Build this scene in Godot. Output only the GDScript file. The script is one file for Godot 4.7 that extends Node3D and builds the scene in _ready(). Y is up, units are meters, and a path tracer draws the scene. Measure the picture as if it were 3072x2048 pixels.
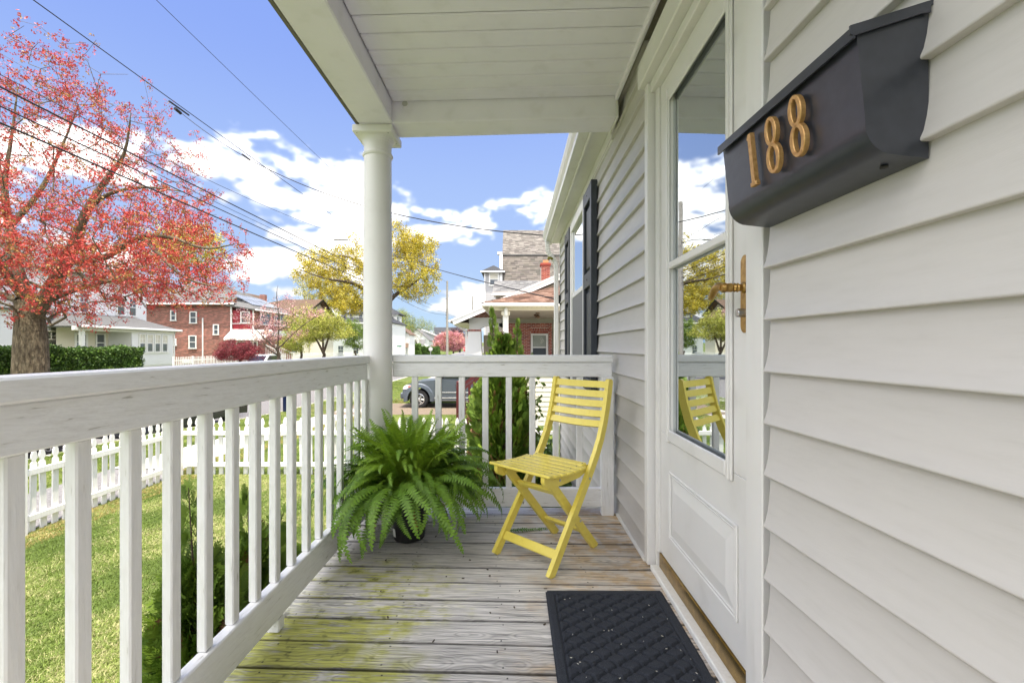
extends Node3D

# ---------------------------------------------------------------- mesh builder
class MB:
	var v := PackedVector3Array()
	var n := PackedVector3Array()
	var c := PackedColorArray()
	var uv := PackedVector2Array()
	var col := Color.WHITE
	var colored := false
	func pt(p: Vector3, nn: Vector3, t := Vector2.ZERO):
		v.append(p); n.append(nn); c.append(col); uv.append(t)
	func trin(a: Vector3, b: Vector3, d: Vector3, hint: Vector3):
		var g := (b - a).cross(d - a)
		if g.length_squared() < 1e-16: return
		if g.dot(hint) > 0.0:
			var nn := g.normalized()
			pt(a, nn); pt(d, nn); pt(b, nn)
		else:
			var nn := -g.normalized()
			pt(a, nn); pt(b, nn); pt(d, nn)
	func quad(a: Vector3, b: Vector3, d: Vector3, e: Vector3, hint: Vector3):
		trin(a, b, d, hint); trin(a, d, e, hint)
	func smooth3(a, na, b, nb, d, nd, ta := Vector2.ZERO, tb := Vector2.ZERO, td := Vector2.ZERO):
		var g: Vector3 = (b - a).cross(d - a)
		if g.dot(na + nb + nd) > 0.0:
			pt(a, na, ta); pt(d, nd, td); pt(b, nb, tb)
		else:
			pt(a, na, ta); pt(b, nb, tb); pt(d, nd, td)
	func box(ctr: Vector3, size: Vector3, bas := Basis.IDENTITY, bev := 0.0):
		var h := size * 0.5
		var cs := func(s: Vector3, axis: int) -> Vector3:
			var p := Vector3(s.x * h.x, s.y * h.y, s.z * h.z)
			for k in 3:
				if k != axis: p[k] -= s[k] * bev
			return ctr + bas * p
		for a in 3:
			var b := (a + 1) % 3
			var d := (a + 2) % 3
			for sg in [-1.0, 1.0]:
				var ps := []
				for q in [[-1, -1], [1, -1], [1, 1], [-1, 1]]:
					var s := Vector3.ZERO
					s[a] = sg; s[b] = q[0]; s[d] = q[1]
					ps.append(cs.call(s, a))
				var hn := Vector3.ZERO
				hn[a] = sg
				quad(ps[0], ps[1], ps[2], ps[3], bas * hn)
		if bev > 0.0:
			for a in 3:
				var b := (a + 1) % 3
				var d := (a + 2) % 3
				for sa in [-1.0, 1.0]:
					for sb in [-1.0, 1.0]:
						var s1 := Vector3.ZERO
						s1[a] = sa; s1[b] = sb; s1[d] = -1
						var s2 := s1
						s2[d] = 1
						var hn := Vector3.ZERO
						hn[a] = sa; hn[b] = sb
						quad(cs.call(s1, a), cs.call(s2, a), cs.call(s2, b), cs.call(s1, b), bas * hn)
			for sx in [-1.0, 1.0]:
				for sy in [-1.0, 1.0]:
					for sz in [-1.0, 1.0]:
						var s := Vector3(sx, sy, sz)
						trin(cs.call(s, 0), cs.call(s, 1), cs.call(s, 2), bas * s)
	# a bar between two points with a rectangular section; side = direction of the width
	func bar(a: Vector3, b: Vector3, w: float, t: float, side: Vector3, bev := 0.0):
		var y := (b - a).normalized()
		var z := side.cross(y).normalized()
		var x := y.cross(z).normalized()
		box((a + b) * 0.5, Vector3(w, (b - a).length(), t), Basis(x, y, z), bev)
	func tube(ps: Array, rs: Array, sides := 8, caps := true):
		var cnt := ps.size()
		var up := Vector3.UP
		var rings := []
		var prev_x := Vector3.ZERO
		for i in cnt:
			var t: Vector3 = (ps[min(i + 1, cnt - 1)] - ps[max(i - 1, 0)]).normalized()
			var x := prev_x
			if i == 0:
				x = t.cross(up if absf(t.y) < 0.9 else Vector3.RIGHT).normalized()
			else:
				x = (x - t * x.dot(t)).normalized()
			prev_x = x
			var z := x.cross(t)
			var ring := []
			for k in sides + 1:
				var an := TAU * k / sides
				ring.append(x * cos(an) + z * sin(an))
			rings.append(ring)
		for i in cnt - 1:
			var r0: float = rs[i] if i < rs.size() else rs[-1]
			var r1: float = rs[i + 1] if i + 1 < rs.size() else rs[-1]
			for k in sides:
				var n0: Vector3 = rings[i][k]
				var n1: Vector3 = rings[i][k + 1]
				var m0: Vector3 = rings[i + 1][k]
				var m1: Vector3 = rings[i + 1][k + 1]
				smooth3(ps[i] + n0 * r0, n0, ps[i] + n1 * r0, n1, ps[i + 1] + m1 * r1, m1)
				smooth3(ps[i] + n0 * r0, n0, ps[i + 1] + m1 * r1, m1, ps[i + 1] + m0 * r1, m0)
		if caps:
			for e in [0, cnt - 1]:
				var r: float = rs[e] if e < rs.size() else rs[-1]
				var hint: Vector3 = (ps[0] - ps[1]) if e == 0 else (ps[cnt - 1] - ps[cnt - 2])
				for k in sides:
					trin(ps[e], ps[e] + rings[e][k] * r, ps[e] + rings[e][k + 1] * r, hint)
	# profile: array of Vector2(radius, height) about +Y
	func lathe(prof: Array, sides := 24, ctr := Vector3.ZERO, bas := Basis.IDENTITY):
		for i in prof.size() - 1:
			var a: Vector2 = prof[i]
			var b: Vector2 = prof[i + 1]
			var dd := b - a
			if dd.length() < 1e-7: continue
			var nr := Vector2(dd.y, -dd.x).normalized()
			for k in sides:
				var a0 := TAU * k / sides
				var a1 := TAU * (k + 1) / sides
				var d0 := Vector3(cos(a0), 0, sin(a0))
				var d1 := Vector3(cos(a1), 0, sin(a1))
				var n0 := bas * (d0 * nr.x + Vector3.UP * nr.y)
				var n1 := bas * (d1 * nr.x + Vector3.UP * nr.y)
				var p00 := ctr + bas * (d0 * a.x + Vector3.UP * a.y)
				var p01 := ctr + bas * (d1 * a.x + Vector3.UP * a.y)
				var p10 := ctr + bas * (d0 * b.x + Vector3.UP * b.y)
				var p11 := ctr + bas * (d1 * b.x + Vector3.UP * b.y)
				if a.x > 1e-6: smooth3(p00, n0, p01, n1, p11, n1)
				if b.x > 1e-6: smooth3(p00, n0, p11, n1, p10, n0)
	# polygon in local XY, extruded along local +Z by depth
	func prism(poly: PackedVector2Array, depth: float, xf := Transform3D.IDENTITY, smooth := false):
		var tri := Geometry2D.triangulate_polygon(poly)
		var fz := Vector3(0, 0, depth)
		for i in range(0, tri.size(), 3):
			var a := Vector3(poly[tri[i]].x, poly[tri[i]].y, 0)
			var b := Vector3(poly[tri[i + 1]].x, poly[tri[i + 1]].y, 0)
			var d := Vector3(poly[tri[i + 2]].x, poly[tri[i + 2]].y, 0)
			trin(xf * a, xf * b, xf * d, xf.basis * Vector3(0, 0, -1))
			trin(xf * (a + fz), xf * (b + fz), xf * (d + fz), xf.basis * Vector3(0, 0, 1))
		var ccw := not Geometry2D.is_polygon_clockwise(poly)
		var cnt := poly.size()
		var en := []
		for i in cnt:
			var e: Vector2 = poly[(i + 1) % cnt] - poly[i]
			var o := Vector2(e.y, -e.x).normalized() * (1.0 if ccw else -1.0)
			en.append(o)
		for i in cnt:
			var a := Vector3(poly[i].x, poly[i].y, 0)
			var b := Vector3(poly[(i + 1) % cnt].x, poly[(i + 1) % cnt].y, 0)
			var o: Vector2 = en[i]
			var hn: Vector3 = xf.basis * Vector3(o.x, o.y, 0)
			if smooth:
				var o0: Vector2 = en[(i - 1 + cnt) % cnt]
				var o1: Vector2 = en[(i + 1) % cnt]
				var na := hn if o0.dot(o) < 0.7 else (xf.basis * Vector3(o.x + o0.x, o.y + o0.y, 0)).normalized()
				var nb := hn if o1.dot(o) < 0.7 else (xf.basis * Vector3(o.x + o1.x, o.y + o1.y, 0)).normalized()
				smooth3(xf * a, na, xf * b, nb, xf * (b + fz), nb)
				smooth3(xf * a, na, xf * (b + fz), nb, xf * (a + fz), na)
			else:
				quad(xf * a, xf * b, xf * (b + fz), xf * (a + fz), hn)
	# overlapping courses on a four-cornered plane: a,b the lower edge, d,e the upper edge (e above a)
	func laps(a: Vector3, b: Vector3, d: Vector3, e: Vector3, exposure: float, lip: float, hint: Vector3):
		var hgt := maxf((e - a).length(), (d - b).length())
		var num := maxi(1, int(round(hgt / exposure)))
		var nn := (b - a if (b - a).length() > 0.001 else d - e).cross(e - a).normalized()
		if nn.dot(hint) < 0: nn = -nn
		for i in num:
			var t0 := float(i) / num
			var t1 := float(i + 1) / num
			var p0 := a.lerp(e, t0) + nn * lip
			var p1 := b.lerp(d, t0) + nn * lip
			var q0 := a.lerp(e, t1)
			var q1 := b.lerp(d, t1)
			quad(p0, p1, q1, q0, nn)
			quad(p0, p1, p1 - nn * lip, p0 - nn * lip, a - e)
	# the same in separate tabs of uneven tone and thickness
	func tabs(a: Vector3, b: Vector3, d: Vector3, e: Vector3, exposure: float, width: float, lip: float, hint: Vector3, tones: Array, rng: RandomNumberGenerator):
		colored = true
		var hgt := maxf((e - a).length(), (d - b).length())
		var num := maxi(1, int(round(hgt / exposure)))
		var nn := (b - a if (b - a).length() > 0.001 else d - e).cross(e - a).normalized()
		if nn.dot(hint) < 0: nn = -nn
		for i in num:
			var t0 := float(i) / num
			var t1 := float(i + 1) / num
			var l0 := a.lerp(e, t0)
			var r0 := b.lerp(d, t0)
			var l1 := a.lerp(e, t1)
			var r1 := b.lerp(d, t1)
			var len0 := (r0 - l0).length()
			var u := 0.0
			var off := rng.randf() * width
			while u < len0 - 0.001:
				var w := width * rng.randf_range(0.6, 1.3)
				if u == 0.0: w -= off * 0.7
				w = maxf(w, 0.06)
				var u1 := minf(u + w, len0)
				var f0 := u / len0
				var f1 := u1 / len0
				var lp := lip * rng.randf_range(0.5, 1.4)
				var tone: Color = tones[rng.randi() % tones.size()]
				col = tone * rng.randf_range(0.9, 1.1)
				var p0 := l0.lerp(r0, f0) + nn * lp
				var p1 := l0.lerp(r0, f1) + nn * lp
				quad(p0, p1, l1.lerp(r1, f1) + nn * lp * 0.3, l1.lerp(r1, f0) + nn * lp * 0.3, nn)
				quad(p0, p1, p1 - nn * lp, p0 - nn * lp, a - e)
				u = u1
		col = Color.WHITE
	func mesh() -> ArrayMesh:
		var arr := []
		arr.resize(Mesh.ARRAY_MAX)
		arr[Mesh.ARRAY_VERTEX] = v
		arr[Mesh.ARRAY_NORMAL] = n
		arr[Mesh.ARRAY_TEX_UV] = uv
		if colored: arr[Mesh.ARRAY_COLOR] = c
		var m := ArrayMesh.new()
		m.add_surface_from_arrays(Mesh.PRIMITIVE_TRIANGLES, arr)
		return m

# ---------------------------------------------------------------- helpers
const EYE := 1.05
var rng := RandomNumberGenerator.new()
var taken := {}
var M := {}

func V(x: float, y: float, d: float) -> Vector3: return Vector3(x, y, -d)   # d metres down the porch
func at(px: float, py: float, d: float) -> Vector3: return V((px - 1180.0) / 1072.0 * d, EYE + (796.0 - py) / 1072.0 * d, d)   # a sight line measured on the photograph, d metres away

func numbered(parent: Node, called: String) -> String:
	var k := str(parent.get_instance_id()) + called
	var c: int = taken.get(k, 0)
	taken[k] = c + 1
	return called if c == 0 else "%s_%03d" % [called, c]
func obj(called: String, what, mat: Material, parent: Node = self, xf := Transform3D.IDENTITY) -> MeshInstance3D:
	var o := MeshInstance3D.new()
	o.name = numbered(parent, called)
	o.mesh = what.mesh() if what is MB else what
	o.material_override = mat
	o.transform = xf
	parent.add_child(o, true)
	return o
func thing(called: String, label: String, category: String, pos := Vector3.ZERO, turn := 0.0, group := "") -> Node3D:
	var o := Node3D.new()
	o.name = numbered(self, called)
	add_child(o, true)
	o.position = pos
	o.rotation.y = turn
	tag(o, label, category, group)
	return o
func tag(o: Node, label: String, category: String, group := ""):
	o.set_meta("label", label)
	o.set_meta("category", category)
	if group != "": o.set_meta("group", group)
func setting(called: String, what, mat: Material, label := "") -> MeshInstance3D:
	var o := obj(called, what, mat)
	o.set_meta("kind", "structure")
	if label != "": o.set_meta("label", label)
	return o
func stuff(o: Node) -> Node:
	o.set_meta("kind", "stuff")
	return o
func many(called: String, mesh: Mesh, mat: Material, xfs: Array, cols: Array, parent: Node = self) -> MultiMeshInstance3D:
	var mm := MultiMesh.new()
	mm.transform_format = MultiMesh.TRANSFORM_3D
	mm.use_colors = true
	mm.mesh = mesh
	mm.instance_count = xfs.size()
	var buf := PackedFloat32Array()
	buf.resize(xfs.size() * 16)
	for i in xfs.size():
		var t: Transform3D = xfs[i]
		var b := t.basis
		var k := i * 16
		buf[k] = b.x.x; buf[k + 1] = b.y.x; buf[k + 2] = b.z.x; buf[k + 3] = t.origin.x
		buf[k + 4] = b.x.y; buf[k + 5] = b.y.y; buf[k + 6] = b.z.y; buf[k + 7] = t.origin.y
		buf[k + 8] = b.x.z; buf[k + 9] = b.y.z; buf[k + 10] = b.z.z; buf[k + 11] = t.origin.z
		var cc: Color = cols[i]
		buf[k + 12] = cc.r; buf[k + 13] = cc.g; buf[k + 14] = cc.b; buf[k + 15] = 1.0
	mm.buffer = buf
	var o := MultiMeshInstance3D.new()
	o.name = numbered(parent, called)
	o.multimesh = mm
	o.material_override = mat
	parent.add_child(o, true)
	o.set_meta("kind", "stuff")
	return o
func L(r: float, g: float, b: float) -> Color: return Color(r, g, b).linear_to_srgb()   # a linear base colour
func noise(freq: float, sd: int, oct := 4, kind := FastNoiseLite.TYPE_SIMPLEX_SMOOTH) -> FastNoiseLite:
	var f := FastNoiseLite.new()
	f.noise_type = kind
	f.frequency = freq
	f.seed = sd
	f.fractal_type = FastNoiseLite.FRACTAL_FBM
	f.fractal_octaves = oct
	return f
func ramp(stops: Array) -> Gradient:
	var g := Gradient.new()
	var o := PackedFloat32Array()
	var c := PackedColorArray()
	for s in stops:
		o.append(s[0]); c.append(s[1])
	g.offsets = o
	g.colors = c
	return g
func ntex(freq: float, sd: int, stops: Array, normal := 0.0, size := 512, oct := 4) -> NoiseTexture2D:
	var t := NoiseTexture2D.new()
	t.width = size; t.height = size
	t.seamless = true
	t.noise = noise(freq, sd, oct)
	if normal > 0.0:
		t.as_normal_map = true
		t.bump_strength = normal
	elif stops.size() > 0:
		t.color_ramp = ramp(stops)
	return t
# plain, weathered or grained surface: colours are linear; scale = texture repeats per metre along x, y, z
func mat(c: Color, rough := 0.6, metal := 0.0) -> StandardMaterial3D:
	var m := StandardMaterial3D.new()
	m.albedo_color = c
	m.roughness = rough
	m.metallic = metal
	return m
func worn(tex: Texture2D, scale: Vector3, rough := 0.6, bump: Texture2D = null, bump_amount := 1.0, tint := Color.WHITE) -> StandardMaterial3D:
	var m := mat(tint, rough)
	m.albedo_texture = tex
	m.uv1_triplanar = true
	m.uv1_world_triplanar = true
	m.uv1_scale = scale
	if bump:
		m.normal_enabled = true
		m.normal_texture = bump
		m.normal_scale = bump_amount
	return m
func leafy(back := 0.5) -> StandardMaterial3D:
	var m := mat(Color.WHITE, 0.55)
	m.vertex_color_use_as_albedo = true
	m.cull_mode = BaseMaterial3D.CULL_DISABLED
	m.backlight_enabled = true
	m.backlight = Color(back, back, back)
	return m
func tinted(rough := 0.8) -> StandardMaterial3D:
	var m := mat(Color.WHITE, rough)
	m.vertex_color_use_as_albedo = true
	return m
func sm(e0: float, e1: float, x: float) -> float: return smoothstep(e0, e1, x)

# ---------------------------------------------------------------- sky, ground, surfaces
func make_sky() -> ImageTexture:
	var w := 1536
	var h := 768
	var img := Image.create(w, h, false, Image.FORMAT_RGBF)
	var big := noise(0.55, 11, 6)
	var fine := noise(2.2, 5, 4)
	var body := noise(0.9, 77, 4)
	for j in h:
		var el := 90.0 - (j + 0.5) * 180.0 / h
		var ey := sin(deg_to_rad(el))
		var ce := cos(deg_to_rad(el))
		var horizon := Color(0.225, 0.305, 0.388)
		var mid := Color(0.172, 0.238, 0.386)
		var top := Color(0.110, 0.166, 0.371)
		for i in w:
			if el <= 0.0:
				img.set_pixel(i, j, Color(0.25, 0.26, 0.22))
				continue
			var az := fposmod((i + 0.5) / w * 360.0 + 180.0, 360.0) - 180.0
			var sky := horizon.lerp(mid, sm(0.0, 14.0, el)).lerp(top, sm(12.0, 34.0, el))
			var dx := sin(deg_to_rad(az)) * ce
			var dz := -cos(deg_to_rad(az)) * ce
			var k := 1.0 / (ey + 0.28)
			var p := Vector3(dx * k * 1.5, ey * 3.4, dz * k * 1.5)
			var den := big.get_noise_3dv(p * 1.6) + 0.34 * fine.get_noise_3dv(p * 1.7) + 0.18 * fine.get_noise_3dv(p * 5.5)
			# a bank of cumulus over the far side of the street, open blue above it, broken cloud all round
			var inside := 1.0 - sm(58.0, 85.0, absf(az))
			var bank := sm(-12.0, -19.0, az) * sm(1.0, 4.0, el) * (1.0 - sm(16.0, 22.0, el + 3.0 * sin(az * 0.21)))
			var bias := lerpf(-0.05, 0.20, sm(15.0, 27.0, el))
			bias = lerpf(bias, -0.33 + 0.40 * bank - 0.6 * sm(17.0, 25.0, el), inside)
			bias += 0.68 * exp(-(pow((az + 18.5) / 4.5, 2) + pow((el - 21.5) / 4.0, 2))) * inside
			bias += 0.24 * exp(-(pow((az + 4.0) / 3.2, 2) + pow((el - 16.5) / 1.7, 2))) * inside
			bias += 0.24 * exp(-(pow((az + 11.5) / 4.0, 2) + pow((el - 14.0) / 2.6, 2))) * inside
			bias += 0.40 * exp(-(pow((az - 4.5) / 2.4, 2) + pow((el - 17.5) / 2.0, 2))) * inside
			bias += 0.50 * exp(-(pow((az + 6.5) / 5.0, 2) + pow((el - 5.5) / 3.2, 2))) * inside
			var cov := sm(-0.06, 0.20, den + bias)
			var shade := sm(-0.45, 0.45, body.get_noise_3dv(p * 2.1) + den * 0.7)
			# unseen clouds behind the viewer, towards the sun, brightened to light the porch
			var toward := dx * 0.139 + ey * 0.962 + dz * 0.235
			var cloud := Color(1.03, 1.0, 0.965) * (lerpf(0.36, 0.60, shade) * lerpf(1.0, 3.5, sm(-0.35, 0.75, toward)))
			img.set_pixel(i, j, sky.lerp(cloud, cov))
	return ImageTexture.create_from_image(img)

func lie(d: float) -> float:      # the lie of the land down the street
	return -1.04 - 0.46 * sm(8.0, 20.0, d) + 0.019 * maxf(0.0, d - 95.0) * sm(95.0, 130.0, d)
func ground(x: float, d: float) -> float:
	var y := lie(d)
	y += 0.95 * sm(-18.6, -24.0, x) * (1.0 - sm(90.0, 140.0, d))
	if x < -9.0 and x > -16.5: y -= 0.12
	return y
func sheet(xs: Array, ds: Array, up: float) -> MB:
	var m := MB.new()
	for i in xs.size() - 1:
		for j in ds.size() - 1:
			var p := []
			for q in [[0, 0], [1, 0], [1, 1], [0, 1]]:
				var x: float = xs[i + q[0]]
				var d: float = ds[j + q[1]]
				p.append(V(x, ground(x, d) + up, d))
			m.quad(p[0], p[1], p[2], p[3], Vector3.UP)
	return m
func span(a: float, b: float, step: float) -> Array:
	var o := []
	var k := int(ceil((b - a) / step))
	for i in k + 1: o.append(lerpf(a, b, float(i) / k))
	return o

const PITCH := 0.142
const DECK0 := 1.217    # the seam between two boards nearest the bottom of the picture, minus two boards
func make_deck_images() -> Array:
	var w := 1200     # x from -1.0 to 0.72
	var h := 1340     # d from 1.217 to 3.137
	var cw := 1.72 / w
	var ch := 1.92 / h
	var streak := noise(0.20, 3, 3).get_image(40, h, false, false, false)
	var streak2 := noise(0.09, 8, 3).get_image(60, h, false, false, false)
	var warp := noise(0.012, 21, 3).get_image(w / 2, h / 2, false, false, false)
	var blot := noise(0.012, 31, 4).get_image(w / 2, h / 2, false, false, false)
	var blot2 := noise(0.03, 41, 4).get_image(w / 2, h / 2, false, false, false)
	var s1 := streak.get_data()
	var s2 := streak2.get_data()
	var wp := warp.get_data()
	var b1 := blot.get_data()
	var b2 := blot2.get_data()
	var px := PackedByteArray()
	px.resize(w * h * 3)
	var hg := PackedByteArray()
	hg.resize(w * h)
	var r := RandomNumberGenerator.new()
	r.seed = 5
	var cx := []
	var cv := []
	var tone := []
	var gain := []
	var patch := []
	for i in 16:
		cx.append(r.randf_range(-0.9, 0.7)); cv.append(r.randf_range(-0.05, 0.05)); tone.append(r.randf_range(0.84, 1.12)); gain.append(r.randf_range(0.35, 1.0)); patch.append(r.randf())
	var w2 := w / 2
	for j in h:
		var d := 1.217 + (j + 0.5) * ch
		var bi := int(floor((d - DECK0) / PITCH))
		var v := (d - DECK0) - (bi + 0.5) * PITCH
		var edge := absf(v) / (PITCH * 0.5)
		var jj := (j / 2) * w2
		for i in w:
			var x := -1.0 + (i + 0.5) * cw
			var ii := i >> 1
			var wv := wp[jj + ii] / 255.0 - 0.5
			var fx := i * 38.9 / w
			var f0 := int(fx)
			var st := lerpf(s1[j * 40 + f0], s1[j * 40 + f0 + 1], fx - f0) / 255.0 - 0.5
			fx = i * 58.9 / w
			f0 = int(fx)
			var st2 := lerpf(s2[j * 60 + f0], s2[j * 60 + f0 + 1], fx - f0) / 255.0 - 0.5
			var bl := b1[jj + ii] / 255.0
			var bl2 := b2[jj + ii] / 255.0
			var qv: float = v - cv[bi]
			var qx: float = (x - cx[bi]) * 0.022
			var q := sqrt(qv * qv + qx * qx) + wv * 0.05
			var g := 0.5 + 0.5 * sin(q * 640.0)
			g = g * g * gain[bi]
			var lum: float = (0.63 + 0.78 * st + 0.40 * st2 - 0.22 * g) * tone[bi]
			# warm, less weathered wood towards the house wall, far right and in blotches
			var warm := clampf(sm(0.05, 0.6, x + (bl - 0.5) * 0.9 + sm(1.9, 2.1, d) * 0.1) * 0.9, 0.0, 1.0)
			warm *= 0.35 + 0.65 * sm(0.35, 0.65, bl2 + st * 0.6)
			var rr := lum * lerpf(1.0, 0.80, warm)
			var gg := lum * lerpf(0.955, 0.575, warm)
			var bb := lum * lerpf(0.895, 0.33, warm)
			# algae on the rail side of the boards
			var al: float = sm(-0.12, -0.50, x + (bl - 0.5) * 0.45 + (patch[bi] - 0.5) * 0.30 + (d - 1.5) * 0.12 + st * 0.25)
			al *= sm(2.45, 2.05, d) * sm(-0.96, -0.72, x + st * 0.1 + patch[bi] * 0.12) * sm(0.36, 0.72, bl2 * 0.45 + patch[bi] * 0.22 + bl * 0.30 + st * 0.75 + 0.10 * sm(1.9, 1.5, d))
			al = clampf(al * 1.6, 0.0, 0.92)
			rr = lerpf(rr, lum * 0.66, al); gg = lerpf(gg, lum * 0.66, al); bb = lerpf(bb, lum * 0.09, al)
			var dark := sm(0.66, 0.80, bl2) * sm(-0.2, -0.7, x) * 0.55 + sm(0.85, 0.95, edge) * 0.78
			if st < -0.17: dark += 0.42 * sm(-0.17, -0.24, st)
			var kk := 1.0 - clampf(dark, 0.0, 0.8)
			# nail heads, two to a board over each joist
			var jx := fposmod(x + 0.62 + 0.01 * bi, 0.405) - 0.2025
			var nv := absf(v) - 0.048
			if jx * jx + nv * nv < 0.000012: kk = 0.12
			var o := (j * w + i) * 3
			px[o] = int(clampf(pow(rr * kk, 0.4545) * 255.0, 0, 255))
			px[o + 1] = int(clampf(pow(gg * kk, 0.4545) * 255.0, 0, 255))
			px[o + 2] = int(clampf(pow(bb * kk, 0.4545) * 255.0, 0, 255))
			hg[j * w + i] = int(clampf((0.5 + st * 0.7 + st2 * 0.4 - g * 0.25) * 255.0, 0, 255))
	var ic := Image.create_from_data(w, h, false, Image.FORMAT_RGB8, px)
	var ih := Image.create_from_data(w, h, false, Image.FORMAT_L8, hg)
	ih.convert(Image.FORMAT_RGBA8)
	ih.bump_map_to_normal_map(2.2)
	return [ImageTexture.create_from_image(ic), ImageTexture.create_from_image(ih)]

func brick_texture(c0: Color, c1: Color, joint: Color) -> ImageTexture:   # walls too far off to tell the bricks apart; one repeat = 8 bricks by 16 courses
	var w := 256
	var h := 256
	var img := Image.create(w, h, false, Image.FORMAT_RGB8)
	var r := RandomNumberGenerator.new()
	r.seed = 9
	for row in 16:
		for k in 8:
			var cc := c0.lerp(c1, r.randf()) * r.randf_range(0.75, 1.15)
			var x0 := k * 32 + (16 if row % 2 == 1 else 0)
			for j in 16:
				for i in 32:
					img.set_pixel((x0 + i) % w, row * 16 + j, joint if i < 2 or j < 3 else cc)
	return ImageTexture.create_from_image(img)

func make_materials():
	var n1 := ntex(0.02, 1, [], 3.0)
	var grain := ntex(0.03, 2, [], 5.0)
	# painted wood of the railings: off white with rubbed, dirty streaks along the grain
	var dirt := ntex(0.018, 4, [[0.0, L(0.30, 0.29, 0.27)], [0.10, L(0.55, 0.54, 0.51)], [0.19, L(0.78, 0.775, 0.77)], [0.5, L(0.83, 0.83, 0.83)], [1.0, L(0.85, 0.85, 0.855)]], 0.0, 512, 5)
	M.rail = worn(dirt, Vector3(2.2, 2.2, 0.9), 0.5, grain, 0.35)      # grain along the porch
	M.rail.uv1_scale = Vector3(7, 7, 0.9)
	M.rail_x = worn(dirt, Vector3(0.9, 7, 7), 0.5, grain, 0.35)
	M.rail_y = worn(dirt, Vector3(6, 0.55, 6), 0.5, grain, 0.35)
	var faint := ntex(0.008, 6, [[0.0, L(0.66, 0.645, 0.615)], [0.35, L(0.73, 0.72, 0.695)], [1.0, L(0.755, 0.745, 0.725)]], 0.0, 512, 5)
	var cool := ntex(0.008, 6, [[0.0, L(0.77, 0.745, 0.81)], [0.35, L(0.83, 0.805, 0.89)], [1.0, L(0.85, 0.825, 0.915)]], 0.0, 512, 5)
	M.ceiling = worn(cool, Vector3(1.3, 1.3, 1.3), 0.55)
	M.column = worn(faint, Vector3(1.1, 0.8, 1.1), 0.42)
	var vinyl := ntex(0.010, 16, [[0.0, L(0.505, 0.486, 0.460)], [0.4, L(0.53, 0.511, 0.486)], [1.0, L(0.545, 0.526, 0.502)]], 0.0, 512, 5)
	M.siding = worn(vinyl, Vector3(0.8, 1.6, 1.6), 0.42, ntex(0.05, 12, [], 2.0), 0.14)
	M.siding.uv1_scale = Vector3(9, 9, 1.2)
	M.trim = worn(faint, Vector3(1.2, 0.7, 1.2), 0.4)
	M.door = worn(faint, Vector3(0.9, 0.9, 0.9), 0.33)
	M.gap = mat(L(0.03, 0.028, 0.025), 0.9)
	M.grime = mat(L(0.16, 0.15, 0.12), 0.8)
	M.glass = mat(L(0.56, 0.60, 0.62), 0.015, 1.0)       # coated glass: a dim mirror, slightly wavy
	M.glass.normal_enabled = true
	M.glass.normal_texture = ntex(0.004, 33, [], 1.2, 512, 2)
	M.glass.uv1_triplanar = true
	M.glass.uv1_world_triplanar = true
	M.glass.uv1_scale = Vector3(0.9, 0.9, 0.9)
	M.glass.normal_scale = 0.05
	M.pane = mat(L(0.10, 0.115, 0.13), 0.06, 0.0)
	M.pane.metallic_specular = 0.9
	M.curtain = mat(L(0.62, 0.60, 0.52), 0.9)
	M.screen = mat(L(0.16, 0.165, 0.17), 0.55)
	M.brass = worn(ntex(0.02, 51, [[0.0, L(0.30, 0.17, 0.05)], [0.45, L(0.44, 0.27, 0.08)], [1.0, L(0.56, 0.37, 0.13)]]), Vector3(4, 4, 4), 0.33)
	M.brass.metallic = 0.85
	M.kick = worn(ntex(0.02, 52, [[0.0, L(0.20, 0.12, 0.02)], [1.0, L(0.42, 0.27, 0.06)]]), Vector3(2, 2, 2), 0.22)
	M.kick.metallic = 0.9
	M.copper = worn(ntex(0.03, 53, [[0.0, L(0.40, 0.21, 0.07)], [0.5, L(0.54, 0.32, 0.12)], [1.0, L(0.64, 0.41, 0.17)]]), Vector3(5, 5, 5), 0.42)
	M.copper.metallic = 0.55
	M.steel = mat(L(0.5, 0.5, 0.5), 0.3, 0.9)
	M.mailbox = worn(ntex(0.012, 54, [[0.0, L(0.022, 0.025, 0.034)], [1.0, L(0.032, 0.036, 0.048)]]), Vector3(4, 4, 4), 0.36, n1, 0.06)
	M.mailbox.clearcoat_enabled = true
	M.mailbox.clearcoat = 0.25
	M.mailbox.clearcoat_roughness = 0.25
	M.mat_cloth = worn(ntex(0.32, 55, [[0.0, L(0.006, 0.007, 0.010)], [0.5, L(0.016, 0.019, 0.026)], [0.72, L(0.055, 0.064, 0.085)], [0.9, L(0.17, 0.19, 0.22)]], 0.0, 512, 2), Vector3(3, 3, 3), 0.95, ntex(0.30, 56, [], 12.0), 0.25)
	M.yellow = worn(ntex(0.012, 57, [[0.0, L(0.66, 0.50, 0.06)], [0.3, L(0.78, 0.64, 0.11)], [1.0, L(0.82, 0.69, 0.14)]]), Vector3(5, 5, 5), 0.28, ntex(0.03, 58, [], 2.0), 0.12)
	M.shutter = worn(ntex(0.02, 60, [[0.0, L(0.022, 0.027, 0.036)], [1.0, L(0.040, 0.048, 0.062)]]), Vector3(8, 1, 1), 0.42)
	M.shutter.uv1_scale = Vector3(12, 1.0, 12)
	M.pot = mat(L(0.008, 0.008, 0.009), 0.4)
	M.soil = mat(L(0.03, 0.02, 0.013), 0.95)
	M.frond = leafy(0.45)
	M.leaf = leafy(0.55)
	M.needle = leafy(0.25)
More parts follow.
